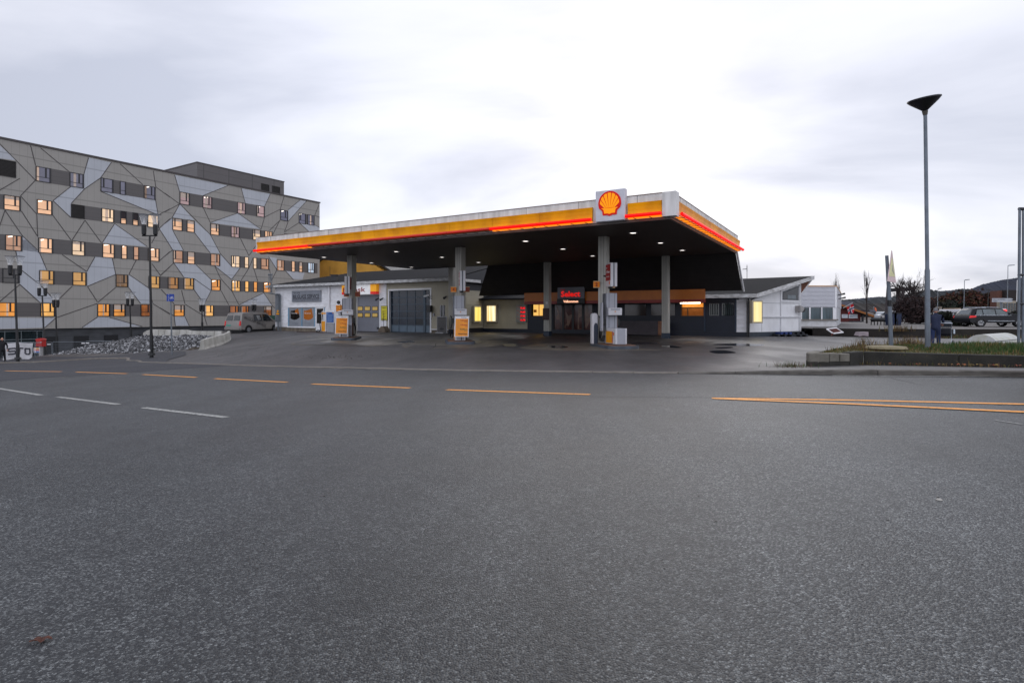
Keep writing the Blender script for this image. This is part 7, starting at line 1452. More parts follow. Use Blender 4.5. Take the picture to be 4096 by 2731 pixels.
# ---------------------------------------------------------------- estate car
BLK = mat('car_dark_paint', c(10, 12, 18), .3, .0, var=.03, spec=.25)
GLC = mat('car_glass', c(60, 74, 80), .08, var=.6, scale=2.5, spec=.8)
def car(o, d, label, group=None, m=BLK, scale=1.0, prof=None, zs=1.0):
    d = Vector(d).normalized(); rt = Vector((d.y, -d.x, 0)); o = Vector(o); f = lambda x, y, z: tuple(o + d * x * scale + rt * y * scale + Vector((0, 0, z * scale * zs))); t = thing('car', label, 'car', tuple(o), group)
    prof = prof or [(.02, .42), (.0, .62), (.05, .95), (.12, 1.06), (.45, 1.55), (.7, 1.64), (1.6, 1.68), (2.4, 1.64), (3.15, 1.16), (3.6, 1.08), (4.25, .96), (4.45, .82), (4.5, .62), (4.48, .36), (.1, .36)]
    tp = lambda x, z: 1 - .2 * max(0, z - 1.05) / .6; hw = .9
    vehicle(f, prof, hw, m, t, tp)
    for sg in (1, -1):
        S_ = lambda u, v, dd=0, sg=sg: Vector(f(u, sg * (hw * tp(u, v) * 1.0 + dd), v))
        for pts in ([(.5, 1.08), (1.0, 1.06), (1.0, 1.52), (.66, 1.5)], [(1.06, 1.06), (1.92, 1.05), (1.92, 1.56), (1.06, 1.54)], [(1.99, 1.05), (3.02, 1.06), (2.42, 1.52), (1.99, 1.56)]):
            mb = MB(); mb.prism(pts, S_, .0, .012); mb.build('side_window', GLC, t)
        mb = MB(); mb.prism([(.42, 1.0), (3.05, 1.0), (3.05, 1.035), (.42, 1.035)], S_, .0, .016); mb.prism([(1.35, .52), (3.3, .5), (3.3, .53), (1.35, .55)], S_, .0, .02); mb.build('chrome_strip', mat('chrome', c(190, 196, 204), .2, .9), t)
        mb = MB(); mb.prism([(.02, .78), (.5, .84), (.52, .98), (.08, 1.0)], S_, -.03, .014); mb.build('tail_light', mat('tail_lit', c(170, 20, 26), .2, emit=c(210, 20, 20), es=.4), t)
        mb = MB(); mb.prism([(4.15, .74), (4.44, .7), (4.38, .84), (4.1, .88)], S_, -.03, .012); mb.build('headlight', mat('headlight', c(200, 206, 214), .15), t)
        for cx_ in (.85, 3.62):
            mb = MB(); mb.prism([(cx_ + .39 * math.cos(R(a)), .37 + .39 * math.sin(R(a))) for a in range(-10, 191, 20)], S_, -.2, .004); mb.build('wheel_arch', BLACK, t)
            wheel(f, cx_, .345, .345, sg * (hw + .01), sg * (hw - .22), t, 5)
        mb = MB(); mb.box((2.85, sg * .86 if sg > 0 else -1.08, 1.03), (3.02, sg * 1.08 if sg > 0 else -.86, 1.2), f); bevel(mb.build('door_mirror', BLACK, t), .02)
    mb = MB(); mb.prism([(-.7, 1.1), (.7, 1.1), (.6, 1.5), (-.6, 1.5)], lambda u, v, dd: Vector(f(.14 + (v - 1.08) * .68 - dd, u, v)), .0, .02); mb.build('rear_window', GLC, t)
    mb = MB(); mb.tube([f(.6, .66, 1.68), f(1.2, .66, 1.73), f(2.3, .66, 1.7)], .02 * scale, 6); mb.tube([f(.6, -.66, 1.68), f(1.2, -.66, 1.73), f(2.3, -.66, 1.7)], .02 * scale, 6); mb.build('roof_rail', mat('chrome'), t)
    return t
a = at(3866, 1308, 44); car((a.x + .2, 44.8, ZU), (1, -.08, 0), 'black estate car driving on the upper road at right', zs=.88)
# car entering at the right edge of the street
car(P(-2.42, 11.65, zroad(-2.42)), (-E1[0], -E1[1], .0), 'silver car cut off by the right edge on the near street', m=mat('car_silver', c(56, 58, 64), .3, .2, var=.05))
# ---------------------------------------------------------------- distant buildings
def block(x0, x1, y0, y1, Y, depth, m, name, label, cat='building', zb=0.3, parts=()):
    q = Plane(0, Y, 1, 0); a, b = q.hit(x0, y0), q.hit(x1, y1); t = thing(name, label, cat, (a[0], Y, zb)); mb = MB(); q.rect(mb, a[0], b[0], zb, a[1], -depth, 0); mb.build('wall', m, t); return t, q
BR = mat('barn_red', c(92, 38, 36), .8, var=.2); q = Plane(0, 75, 1, 0); g = [q.hit(*p) for p in ((3340, 1213), (3372, 1222), (3482, 1262))]
t = thing('red_house', 'dark red gabled house with orange verge and two white notice boards', 'house', (g[0][0], 75, ZU)); mb = MB(); xr = q.hit(3442, 1260)[0]; mb.prism([(g[0][0] - 6, ZU - .2), (xr, ZU - .2), (xr, q.hit(3442, 1249)[1]), g[0], (g[0][0] - 6, g[0][1] - 1)], q, -9, 0); mb.build('wall', BR, t)
mb = MB(); mb.prism([g[0], g[2], (g[2][0], g[2][1] - .22), (g[0][0], g[0][1] - .22)], q, -9.4, .7); mb.build('roof', mat('house_roof', c(60, 50, 50), .8), t); mb = MB(); mb.prism([(g[0][0], g[0][1] + .02), (g[2][0], g[2][1] + .02), (g[2][0], g[2][1] - .24), (g[0][0], g[0][1] - .24)], q, .71, .8); mb.build('verge_board', mat('orange_verge', c(150, 92, 40), .7), t)
mb = MB(); 
for x in (3443, 3483): s_ = q.hit(x, 1290)[0]; q.rect(mb, s_ - .1, s_ + .1, ZU, q.hit(x, 1262)[1], .3, .5)
mb.build('porch_posts', DARK, t)
for x0, x1, y0, y1, lb in ((3366, 3390, 1257, 1272, 'white notice board with a blue line on the red house'), (3394, 3429, 1257, 1273, 'wider white notice board with grey words on the red house')):
    p, r = q.hit(x0, y0), q.hit(x1, y1); mb = MB(); q.rect(mb, p[0], r[0], r[1], p[1], .02, .08); o = tag(mb.build('notice_board', mat('board_white', c(196, 200, 206), .5)), lb, 'sign'); mb = MB(); m_ = mat('board_ink', c(90, 110, 130), .6)
    for k in range(3): q.rect(mb, p[0] + .15, r[0] - .2 - .2 * k, p[1] - .18 - .1 * k, p[1] - .14 - .1 * k, .08, .085)
    mb.build('board_print', m_, o)
GRF = mat('grey_roof', c(86, 86, 96), .7); t, q = block(3345, 3412, 1205, 1205, 95, 12, GRF, 'grey_house', 'grey roofed house rising behind the red house')
t, q = block(3560, 3562, 1, 1, 95, 1, GRF, 'x', 'x') if False else (None, None)
mb = MB(); q = Plane(0, 74, 1, 0); p, r = q.hit(3391, 1283), q.hit(3424, 1299); mb.prism([(p[0], ZU), (r[0], ZU), (r[0], r[1] + .5), (r[0] - .15, p[1]), (p[0] + .1, p[1]), (p[0], r[1] + .5)], q, .2, 1.2); tag(mb.build('dustbin_skip', mat('skip_dark', c(28, 34, 44), .6)), 'dark waste skip in front of the red house', 'skip')
q = Plane(0, 100, 1, 0); a = [q.hit(*p) for p in ((3470, 1278), (3470, 1250), (3478, 1247.5), (3494, 1247.5), (3506, 1262), (3506, 1278))]; mb = MB(); mb.prism(a, q, -6, 0); tag(mb.build('white_house', mat('pale_house', c(170, 158, 150), .8)), 'small pale gabled house beyond the red house', 'house')
mb = MB(); mb.prism([a[2], a[3], (a[4][0] + .2, a[4][1] - .1), (a[3][0] + .1, a[3][1] + .35), (a[2][0] - .3, a[2][1] + .35)], q, -6.2, .3); o = mb.build('roof', GRF, [x for x in bpy.data.objects if x.name.startswith('white_house')][0])
# railing with black posts
t = thing('black_railing', 'black railing of square posts and a broad top rail by the car park', 'railing', (at(3485, 1303, 52).x, 52, ZU)); mb = MB(); a, b = at(3485, 1278, 52), at(3590, 1280, 50); mb.tube([a, b], .17, 4); mb.build('rail', BLACK, t)
for k in range(9): p = a.lerp(b, k / 8); mb = MB(); mb.tube([Vector((p.x, p.y, ZU)), p], .05, 4); mb.build('post', BLACK, t)
# distant hills, woods
def ridge(name, Y, pts, depth, m, jag, kind='structure', label=None, cat=None, zb=-2, seed=1):
    r_ = random.Random(seed); mb = MB(); top = []; x = pts[0][0]
    while x <= pts[-1][0]:
        for (x0, y0), (x1, y1) in zip(pts, pts[1:]):
            if x0 <= x <= x1: y = y0 + (y1 - y0) * (x - x0) / (x1 - x0); break
        y -= r_.random() ** 2 * jag; top.append(at(x, y, Y)); x += 2.2 if jag < 6 else 3
    n = len(top); mb.v += [tuple(p) for p in top] + [(p.x * .95, p.y * .95 - depth * .3, zb + (p.z - zb) * .5) for p in top] + [(p.x * .9, p.y * .9 - depth * .5, zb) for p in top] + [(p.x, p.y + depth, zb) for p in top]
    for k in range(n - 1):
        mb.f += [[k, k + 1, k + 1 + n, k + n], [k + n, k + 1 + n, k + 1 + 2 * n, k + 2 * n], [k, k + 3 * n, k + 1 + 3 * n, k + 1]]; mb.m += [0, 0, 0]
    o = mb.build(name, m); tag(o, label, cat, kind=kind); return o
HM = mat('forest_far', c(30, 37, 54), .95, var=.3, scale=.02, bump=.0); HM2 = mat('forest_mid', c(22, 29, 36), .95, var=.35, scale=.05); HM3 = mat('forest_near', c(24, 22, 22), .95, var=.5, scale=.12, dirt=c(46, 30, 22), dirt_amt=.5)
ridge('hills', 1500, [(3300, 1205), (3400, 1198), (3520, 1187), (3560, 1190), (3620, 1178), (3700, 1168), (3830, 1160), (3885, 1156), (3930, 1138), (4000, 1122), (4060, 1113), (4150, 1104), (4400, 1090)], 200, HM, 2.2, zb=-3, seed=2)
ridge('wooded_hills', 700, [(3300, 1204), (3400, 1201), (3470, 1202), (3540, 1192), (3600, 1184), (3680, 1166), (3720, 1160), (3760, 1168), (3800, 1172), (3815, 1162), (3850, 1158), (3890, 1160), (3930, 1176), (4200, 1190), (4500, 1195)], 80, HM2, 6, zb=-3, seed=4)
ridge('tree_belt', 260, [(3380, 1226), (3420, 1215), (3500, 1222), (3560, 1216), (3640, 1205), (3720, 1196), (3800, 1215), (3850, 1208), (3960, 1216), (4050, 1220), (4300, 1220)], 30, HM3, 9, kind='stuff', label='dark belt of distant trees below the hills', cat='woodland', zb=-1, seed=6)
# trees
BARK = mat('bark_dark', c(46, 38, 36), .9, var=.3)
def bare_tree(px, py, ptop, Y, label, spread=.5, n=4, trunk=.12, dens=1.0, seed=1, m=BARK, droop=.0, group=None):
    r_ = random.Random(seed); b = at(px, py, Y); H_ = at(px, ptop, Y).z - b.z; t = thing('bare_tree', label, 'tree', tuple(b), group); mt, mc = MB(), MB(); mt.tube([b - Vector((0, 0, .2)), b + Vector((0, 0, H_ * .45)), b + Vector((r_.uniform(-.1, .1), 0, H_ * .95))], [trunk, trunk * .7, trunk * .12], 7)
    def br(p, d, l, rad, lv):
        e = p + d * l; mc.tube([p, p.lerp(e, .5) + Vector((r_.gauss(0, .03), r_.gauss(0, .03), r_.gauss(0, .03))) * l, e], [rad, rad * .7, rad * .35], 4, cap=False)
        if lv > 0:
            for k in range(3 if lv > 1 else 4):
                gs = .5 if spread > .2 else .16; nd = (d + Vector((r_.gauss(0, gs), r_.gauss(0, gs), r_.gauss(.12, .3)))).normalized(); br(p.lerp(e, r_.uniform(.35, 1)), nd, l * r_.uniform(.45, .7), rad * .5, lv - 1)
    for k in range(int(11 * dens)):
        z = H_ * r_.uniform(.22, .85); an = r_.uniform(0, 6.28); d = Vector((math.cos(an) * spread, math.sin(an) * spread, 1 - spread * .5)).normalized(); br(b + Vector((0, 0, z)), d, (H_ - z) * r_.uniform(.5, .85), trunk * .35, 2 if dens < 1.5 else 3)
    mt.build('trunk', m, t); mc.build('crown', m, t); return t
G5 = 'slim bare trees beyond the forecourt'
bare_tree(3467, 1303, 1108, 62, 'slim bare tree in front of the red house porch', .1, trunk=.1, seed=3, group=G5); bare_tree(3343, 1240, 1116, 75, 'bare treetop showing over the white kiosk roof', .14, trunk=.06, seed=4, group=G5); bare_tree(3357, 1240, 1140, 78, 'smaller bare treetop just right of the kiosk roof end', .14, trunk=.05, seed=8, group=G5); bare_tree(3596, 1300, 1130, 62, 'slim bare tree left of the dark timber tower', .12, trunk=.14, seed=5, group=G5)
bare_tree(3655, 1300, 1112, 66, 'rounded bare tree rising over the dark timber tower', .55, trunk=.22, dens=2.0, seed=6)
BRN = mat('brown_twigs', c(52, 36, 34), .95, var=.4, scale=2)
def leafy(px, py, x0, x1, ytop, Y, label, mats, n, sz, name='shrub', cat='shrub', seed=1, depth=1.0, trunk=True, flat=.9, group=None):
    r_ = random.Random(seed); b = at(px, py, Y); xa, xb = at(x0, 0, Y).x, at(x1, 0, Y).x; H_ = at(px, ytop, Y).z - b.z; t = thing(name, label, cat, tuple(b), group)
    cl = [(r_.uniform(xa, xb), Y + r_.uniform(-depth, depth), b.z + H_ * r_.uniform(.15, .8), r_.uniform(.14, .3)) for _ in range(14)]; mb = MB(); wd = (xb - xa) / 2; cxm = (xa + xb) / 2
    for i in range(n):
        c_ = r_.choice(cl); R_ = c_[3] * H_; p = Vector((c_[0], c_[1], c_[2])) + Vector((r_.gauss(0, 1), r_.gauss(0, 1), r_.gauss(0, .8))) * R_ * .55
        hh = H_ * math.sqrt(max(.03, 1 - min(1, abs(p.x - cxm) / wd) ** 2)) * r_.uniform(.85, 1.03)
        if p.z > b.z + hh: p.z = b.z + hh * r_.uniform(.7, 1)
        p.x = max(xa, min(xb, p.x)); p.z = max(b.z, p.z); s = sz * r_.uniform(.6, 1.4); u = Vector((r_.gauss(0, 1), r_.gauss(0, 1), r_.gauss(0, 1))).normalized(); v = u.cross(Vector((r_.gauss(0, 1), r_.gauss(0, 1), r_.gauss(0, 1)))).normalized(); mb.add([p + u * s, p - u * s * .5 + v * s * .6, p - u * s * .5 - v * s * .6], [(0, 1, 2)], mats[int(r_.random() ** 1.3 * len(mats))])
    mb.build('crown', None, t)
    if trunk: m2 = MB(); m2.tube([b - Vector((0, 0, .1)), b + Vector((0, 0, H_ * .6))], [H_ * .04, H_ * .02], 6); m2.build('trunk', BARK, t)
    return t
GRN_ = [mat('hedge_a', c(24, 32, 22), .9, var=.3), mat('hedge_b', c(36, 44, 28), .9, var=.3), mat('hedge_c', c(30, 24, 20), .9, var=.3)]
AUT = [mat('autumn_a', c(80, 42, 28), .9, var=.3), mat('autumn_b', c(44, 30, 26), .9, var=.3), mat('autumn_c', c(60, 52, 30), .9, var=.3)]
leafy(3672, 1303, 3605, 3712, 1165, 58, 'large dark brown leafless thicket left of the lamp post', [BRN, BRN, mat('twig_b', c(36, 28, 30), .9)], 9000, .13, 'thicket', 'shrub', 2, 1.6)
leafy(3800, 1304, 3700, 3852, 1240, 48, 'dark green hedge between the lamp post and the estate car', GRN_, 9000, .1, 'hedge', 'hedge', 3, 1.2, False)
leafy(4040, 1292, 3985, 4110, 1244, 54, 'dark hedge behind the bonnet of the estate car', GRN_, 6000, .11, 'hedge', 'hedge', 4, 1.2, False)
leafy(3885, 1262, 3815, 3945, 1156, 150, 'broad rust brown autumn tree in the far middle', AUT, 9000, .5, 'autumn_tree', 'tree', 5, 5); leafy(3735, 1262, 3690, 3765, 1180, 140, 'dark rust tree behind the lamp post', AUT, 5000, .45, 'autumn_tree', 'tree', 6, 4); leafy(3780, 1262, 3745, 3815, 1195, 130, 'dark evergreen clump between the two rust trees', GRN_, 5000, .4, 'evergreen_tree', 'tree', 7, 4)
# timber tower
q = Plane(0, 70, 1, 0); t = thing('timber_tower', 'dark timber tower with a flat top beside the bare tree', 'tower', (q.hit(3632, 1258)[0], 70, ZU)); mb = MB()
for x0, x1 in ((3614, 3606), (3653, 3660)):
    for dd in (0, -3): mb = MB(); mb.tube([q(*q.hit(x0 - dd, 1146), dd), q(*q.hit(x1, 1300), dd)], .21, 4); mb.build('leg', mat('grey_timber', c(70, 64, 66), .8, var=.3), t)
mb = MB(); p, r = q.hit(3612, 1150), q.hit(3655, 1163); q.rect(mb, p[0], r[0], r[1], p[1], -3, .1); mb.build('tower_deck', mat('dark_timber', c(34, 32, 36), .8), t)
# far lamps
def far_lamp(px, ptop, pbase, Y, arm, lb, m=GALV, T_=False):
    b, tp = at(px, pbase, Y), at(px + 3, ptop, Y); t = thing('road_lamp', lb, 'street lamp', tuple(b), 'slender lamps along the far road'); mb = MB(); k = Y / F; mb.tube([b, tp], [1.5 * k, 1.0 * k], 8); mb.build('pole', m, t); mb = MB()
    if T_: mb.tube([tp + Vector((-arm * k / 2, 0, 0)), tp + Vector((arm * k / 2, 0, 0))], 1.8 * k, 6)
    else: mb.tube([tp, tp + Vector((4 * k, 0, 1.5 * k)), tp + Vector((arm * k, 0, 3 * k))], [1.0 * k, 2.0 * k, 1.6 * k], 6)
    mb.build('lamp_head', m, t)
far_lamp(3855, 1121, 1262, 80, 20, 'slender grey lamp left of the estate car with its arm to the right'); far_lamp(4029, 1063, 1264, 62, 26, 'tall grey lamp beside the white direction sign, its arm to the right'); far_lamp(3749, 1156, 1262, 110, 14, 'grey lamp behind the hedge just right of the big post'); far_lamp(3951, 1160, 1250, 110, 15, 'black T shaped lamp before the far hill', BLACK, True); far_lamp(3492, 1228, 1262, 110, 4, 'short lamp near the orange flag', GALV, True); far_lamp(3540, 1233, 1265, 115, 6, 'short lamp right of the orange flag', GALV, True)
# direction sign
q = Plane(0, 60, 1, 0); t = thing('direction_sign', 'white arrow shaped direction signs reading Knarvik senter and Politi', 'sign', (q.hit(4005, 1250)[0], 60, ZU)); mb = MB()
for x in (4002, 4008): s_ = q.hit(x, 1250)[0]; mb.tube([q(s_, ZU, 0), q(s_, q.hit(x, 1195)[1], 0)], .06, 6)
mb.build('post', GALV, t)
for (y0, y1, tx, wd) in ((1193, 1200, 'Knarvik senter', .62), (1201.3, 1208, 'Politi', .2)):
    p, r = q.hit(3965, y0), q.hit(4041, y1); tipx = q.hit(4048, y0)[0]; mb = MB(); mb.prism([(p[0], r[1]), (r[0], r[1]), (tipx, (p[1] + r[1]) / 2), (r[0], p[1]), (p[0], p[1])], q, .08, .14); a = mb.build('arrow_plate', mat('sign_grey_white', c(176, 180, 186), .5), t); text(tx, q, p[0] + .12, (p[1] + r[1]) / 2, (p[1] - r[1]) * .62, mat('dim_lettering'), off=.15, align='LEFT', width=(r[0] - p[0]) * wd, parent=a)
# buses and shop buildings at the far right
def bus(x0, x1, y0, Y, lb, m, rear=0, stripe=True):
    q = Plane(0, Y, 1, 0); a, b = q.hit(x0, y0), q.hit(x1, y0); zt = a[1]; t = thing('bus', lb, 'bus', (a[0], Y, ZU)); mb = MB(); q.rect(mb, a[0], b[0], ZU + .35, zt, -7, 0); bevel(mb.build('body', m, t), .12, 2); mb = MB(); q.rect(mb, a[0] + .2, b[0] - .2, zt - 1.1, zt - .35, .0, .02); mb.build('window_band', GLASSD, t)
    if stripe: mb = MB(); q.rect(mb, a[0], b[0], zt - .22, zt - .1, .0, .025); mb.build('red_stripe', RED, t)
    for s_ in (a[0] + .6, b[0] - .9): mb = MB(); mb.tube([q(s_, ZU + .45, .03), q(s_, ZU + .45, -.3)], .45, 14); mb.build('wheel', RUBBER, t)
    for k in range(rear): mb = MB(); s_ = (a[0] + .3, b[0] - .3)[k]; q.rect(mb, s_ - .28, s_ + .28, zt - .42, zt - .14, .026, .06); mb.build('brake_light', mat('brake_lit', c(255, 40, 30), .3, emit=(1, .03, .03), es=2.5), t)
    return t
WB_ = mat('bus_white', c(206, 206, 210), .35); bus(3806, 3872, 1242, 88, 'red and white bus seen left of the estate car', WB_); bus(3902, 3950, 1236, 80, 'white bus with one red light behind the estate car roof', WB_, 0); bus(3988, 4028, 1234.5, 76, 'white bus seen from behind with two bright red lights', WB_, 2); bus(3948, 3986, 1236, 79, 'long white bus side between the two other white buses', WB_, 1, False)
BRK = mat('brown_shop_wall', c(96, 62, 50), .8, var=.2); t, q = block(3990, 4024, 1163, 1163, 130, 2, BRK, 'brown_hall', 'brown clad hall rising behind the direction sign', zb=0); t, q = block(4024, 4140, 1160, 1160, 129, 2, mat('dark_hall', c(34, 26, 26), .8), 'dark_hall', 'dark hall joined to the brown one at the far right', zb=0)
mb = MB(); q = Plane(0, 126, 1, 0); p, r = q.hit(4002, 1203), q.hit(4064, 1250); q.rect(mb, p[0], r[0], 0, p[1], -1, 0); o = tag(mb.build('glazed_shop', mat('shop_front_grey', c(150, 140, 124), .6, var=.3, scale=.5)), 'pale glazed shop front under the brown hall', 'building'); mb = MB()
for k in range(6): s_ = p[0] + (r[0] - p[0]) * (k + .1) / 6; q.rect(mb, s_, s_ + (r[0] - p[0]) / 8, 1.2, p[1] - .5, 0, .05)
mb.build('window', GLASSD, o)
t, q = block(3732, 3768, 1226, 1226, 120, 5, mat('beige_far', c(120, 112, 100), .8), 'low_hall', 'low beige hall behind the hedge'); t, q = block(3820, 3844, 1232, 1232, 110, 3, mat('yellow_roof_box', c(150, 130, 110), .8), 'small_hut', 'small hut with an ochre roof above the red and white bus')
# flag on pole, beach flag
q = Plane(0, 58, 1, 0); a, b = q.hit(3372, 1232), q.hit(3411, 1211); t = thing('norwegian_flag', 'red flag with a blue and white cross hanging from a slanting pole', 'flag', q(a[0], a[1])); mb = MB(); mb.tube([q(*a, 0), q(*b, 0)], .04, 6); mb.build('flagpole', mat('pale_post'), t)
def fl(u, v, d=0): # u across from the pole end, v down
    x = q.hit(3387 + (3411 - 3387) * u, 0)[0] + .14 * v; z = q.hit(0, 1229 - 13 * u)[1] - v * 1.0; return Vector((x + .0, 58 - .12 * math.sin(u * 7 + v * 3) - d, z))
def fpatch(u0, u1, v0, v1, m, d, nm):
    mb = MB(); n = 6
    for i in range(n + 1):
        for j in range(n + 1): mb.v.append(tuple(fl(u0 + (u1 - u0) * i / n, v0 + (v1 - v0) * j / n, d)))
    for i in range(n):
        for j in range(n): k = i * (n + 1) + j; mb.f.append([k, k + 1, k + n + 2, k + n + 1]); mb.m.append(0)
    return mb.build(nm, m, t)
fpatch(0, 1, 0, .82, mat('flag_red', c(206, 22, 34), .6), 0, 'flag_cloth'); FWt = mat('flag_white', c(226, 226, 230), .6); FBl = mat('flag_blue', c(30, 36, 84), .6)
fpatch(.38, .68, 0, .82, FWt, .015, 'white_cross'); fpatch(0, 1, .24, .5, FWt, .016, 'white_cross'); fpatch(.46, .6, 0, .82, FBl, .03, 'blue_cross'); fpatch(0, 1, .31, .43, FBl, .031, 'blue_cross')
q = Plane(0, 105, 1, 0); mb = MB(); pts = [q.hit(*p) for p in ((3499, 1252), (3498, 1229), (3503, 1231), (3506, 1238), (3505, 1252))]; mb.prism(pts, q, 0, .05); tag(mb.build('beach_flag', mat('beach_flag_orange', c(214, 104, 60), .6)), 'orange and green feather flag in the far distance', 'flag'); 
mb = MB(); pts = [q.hit(*p) for p in ((3499, 1256), (3499, 1246), (3505, 1247), (3505, 1256))]; mb.prism(pts, q, .06, .1); mb.build('green_end', mat('beach_flag_green', c(110, 140, 80), .6), [x for x in bpy.data.objects if x.name.startswith('beach_flag')][0])
mb = MB(); mb.add([at(3500, 1262, 150), at(3720, 1262, 150), at(3720, 1250, 190), at(3500, 1250, 190)], [(0, 1, 2, 3)]); tag(mb.build('verge', mat('far_verge', c(78, 92, 44), .9, var=.3, scale=.3)), kind='structure')
# far cars with headlights
far = [(3575, 1266, 95, 'white car coming with its headlights on, nearer of two in the far street', c(190, 194, 200)), (3625, 1263, 110, 'grey car with headlights on behind the dark thicket', c(90, 92, 98))]
HLm = mat('headlight_lit', c(255, 255, 255), .3, emit=c(255, 250, 240), es=9)
for i, (px, py, Y, lb, cl) in enumerate(far):
    a = at(px, py, Y); q = Plane(0, Y, 1, 0); t = thing('car', lb, 'car', (a.x, Y, ZU)); s0 = a.x - .85; mb = MB(); mb.prism([(s0, ZU + .3), (s0 + 1.7, ZU + .3), (s0 + 1.72, ZU + .85), (s0 + 1.45, ZU + .95), (s0 + 1.25, ZU + 1.45), (s0 + .45, ZU + 1.45), (s0 + .25, ZU + .95), (s0 - .02, ZU + .85)], q, -4, 0); bevel(mb.build('body', mat('car_far' + str(i), cl, .3), t), .1, 2)
    mb = MB(); mb.prism([(s0 + .35, ZU + .97), (s0 + 1.35, ZU + .97), (s0 + 1.2, ZU + 1.38), (s0 + .5, ZU + 1.38)], q, .0, .02); mb.build('windscreen', GLASSD, t)
    for s_ in (.22, 1.48): mb = MB(); mb.lathe([(0, 0), (.17, 0), (.17, .03)], q(s0 + s_, ZU + .72, .05), 12, tilt=Matrix.Rotation(R(90), 3, 'X')); mb.build('headlight', HLm, t); mb = MB(); mb.tube([q(s0 + s_, ZU + .3, .03), q(s0 + s_, ZU + .3, -.25)], .3, 10); mb.build('wheel', RUBBER, t)
car(at(3583, 1290, 84).xy.to_3d() + Vector((0, 0, ZU)), (.25, .97, 0), 'white parked car left of the dark thicket', m=mat('car_white', c(150, 152, 158), .3), scale=.9); car(at(3612, 1290, 88).xy.to_3d() + Vector((0, 0, ZU)), (.5, .9, 0), 'pale grey parked car in front of the dark thicket', m=mat('car_pale', c(100, 102, 108), .3), scale=.9)
for k, (px, lb) in enumerate(((3572, 'left of the two'), (3592, 'right of the two'))):
    a = at(px, 1302, 50); mb = MB(); mb.prism([(-.28, 0), (.28, 0), (.32, 1.0), (-.32, 1.0)], lambda u, v, d: (a.x + u, a.y + d, ZU + v), 0, .6); o = mb.build('wheelie_bin', mat('bin_blue', c(30, 42, 70), .5)); tag(o, 'dark blue wheelie bin by the railing, ' + lb, 'bin', 'dark blue bins by the railing'); mb = MB(); mb.prism([(-.34, 1.0), (.34, 1.0), (.3, 1.08), (-.3, 1.08)], lambda u, v, d: (a.x + u, a.y + d, ZU + v), -.04, .64); mb.build('lid', mat('bin_lid', c(22, 28, 44), .5), o)
# ================================================================ PEOPLE
def skin_mesh(name, verts, edges, radii, m, parent=None, sub=2, root=0):
    me = bpy.data.meshes.new(name); me.from_pydata(verts, edges, []); o = bpy.data.objects.new(name, me); COL.objects.link(o)
    md = o.modifiers.new('s', 'SKIN'); md.use_smooth_shade = True
    for i, r in enumerate(radii): v = me.skin_vertices[0].data[i]; v.radius = r if isinstance(r, tuple) else (r, r); v.use_root = (i == root)
    s2 = o.modifiers.new('u', 'SUBSURF'); s2.levels = s2.render_levels = sub
    dg = bpy.context.evaluated_depsgraph_get(); dg.update(); m2 = bpy.data.meshes.new_from_object(o.evaluated_get(dg)); bpy.data.objects.remove(o); bpy.data.meshes.remove(me)
    m2.materials.clear(); m2.materials.append(m)
    for p in m2.polygons: p.use_smooth = True; p.material_index = 0
    o = bpy.data.objects.new(name, m2); COL.objects.link(o)
    if parent is not None: o.parent = parent; o.matrix_parent_inverse = parent.matrix_basis.inverted()
    return o
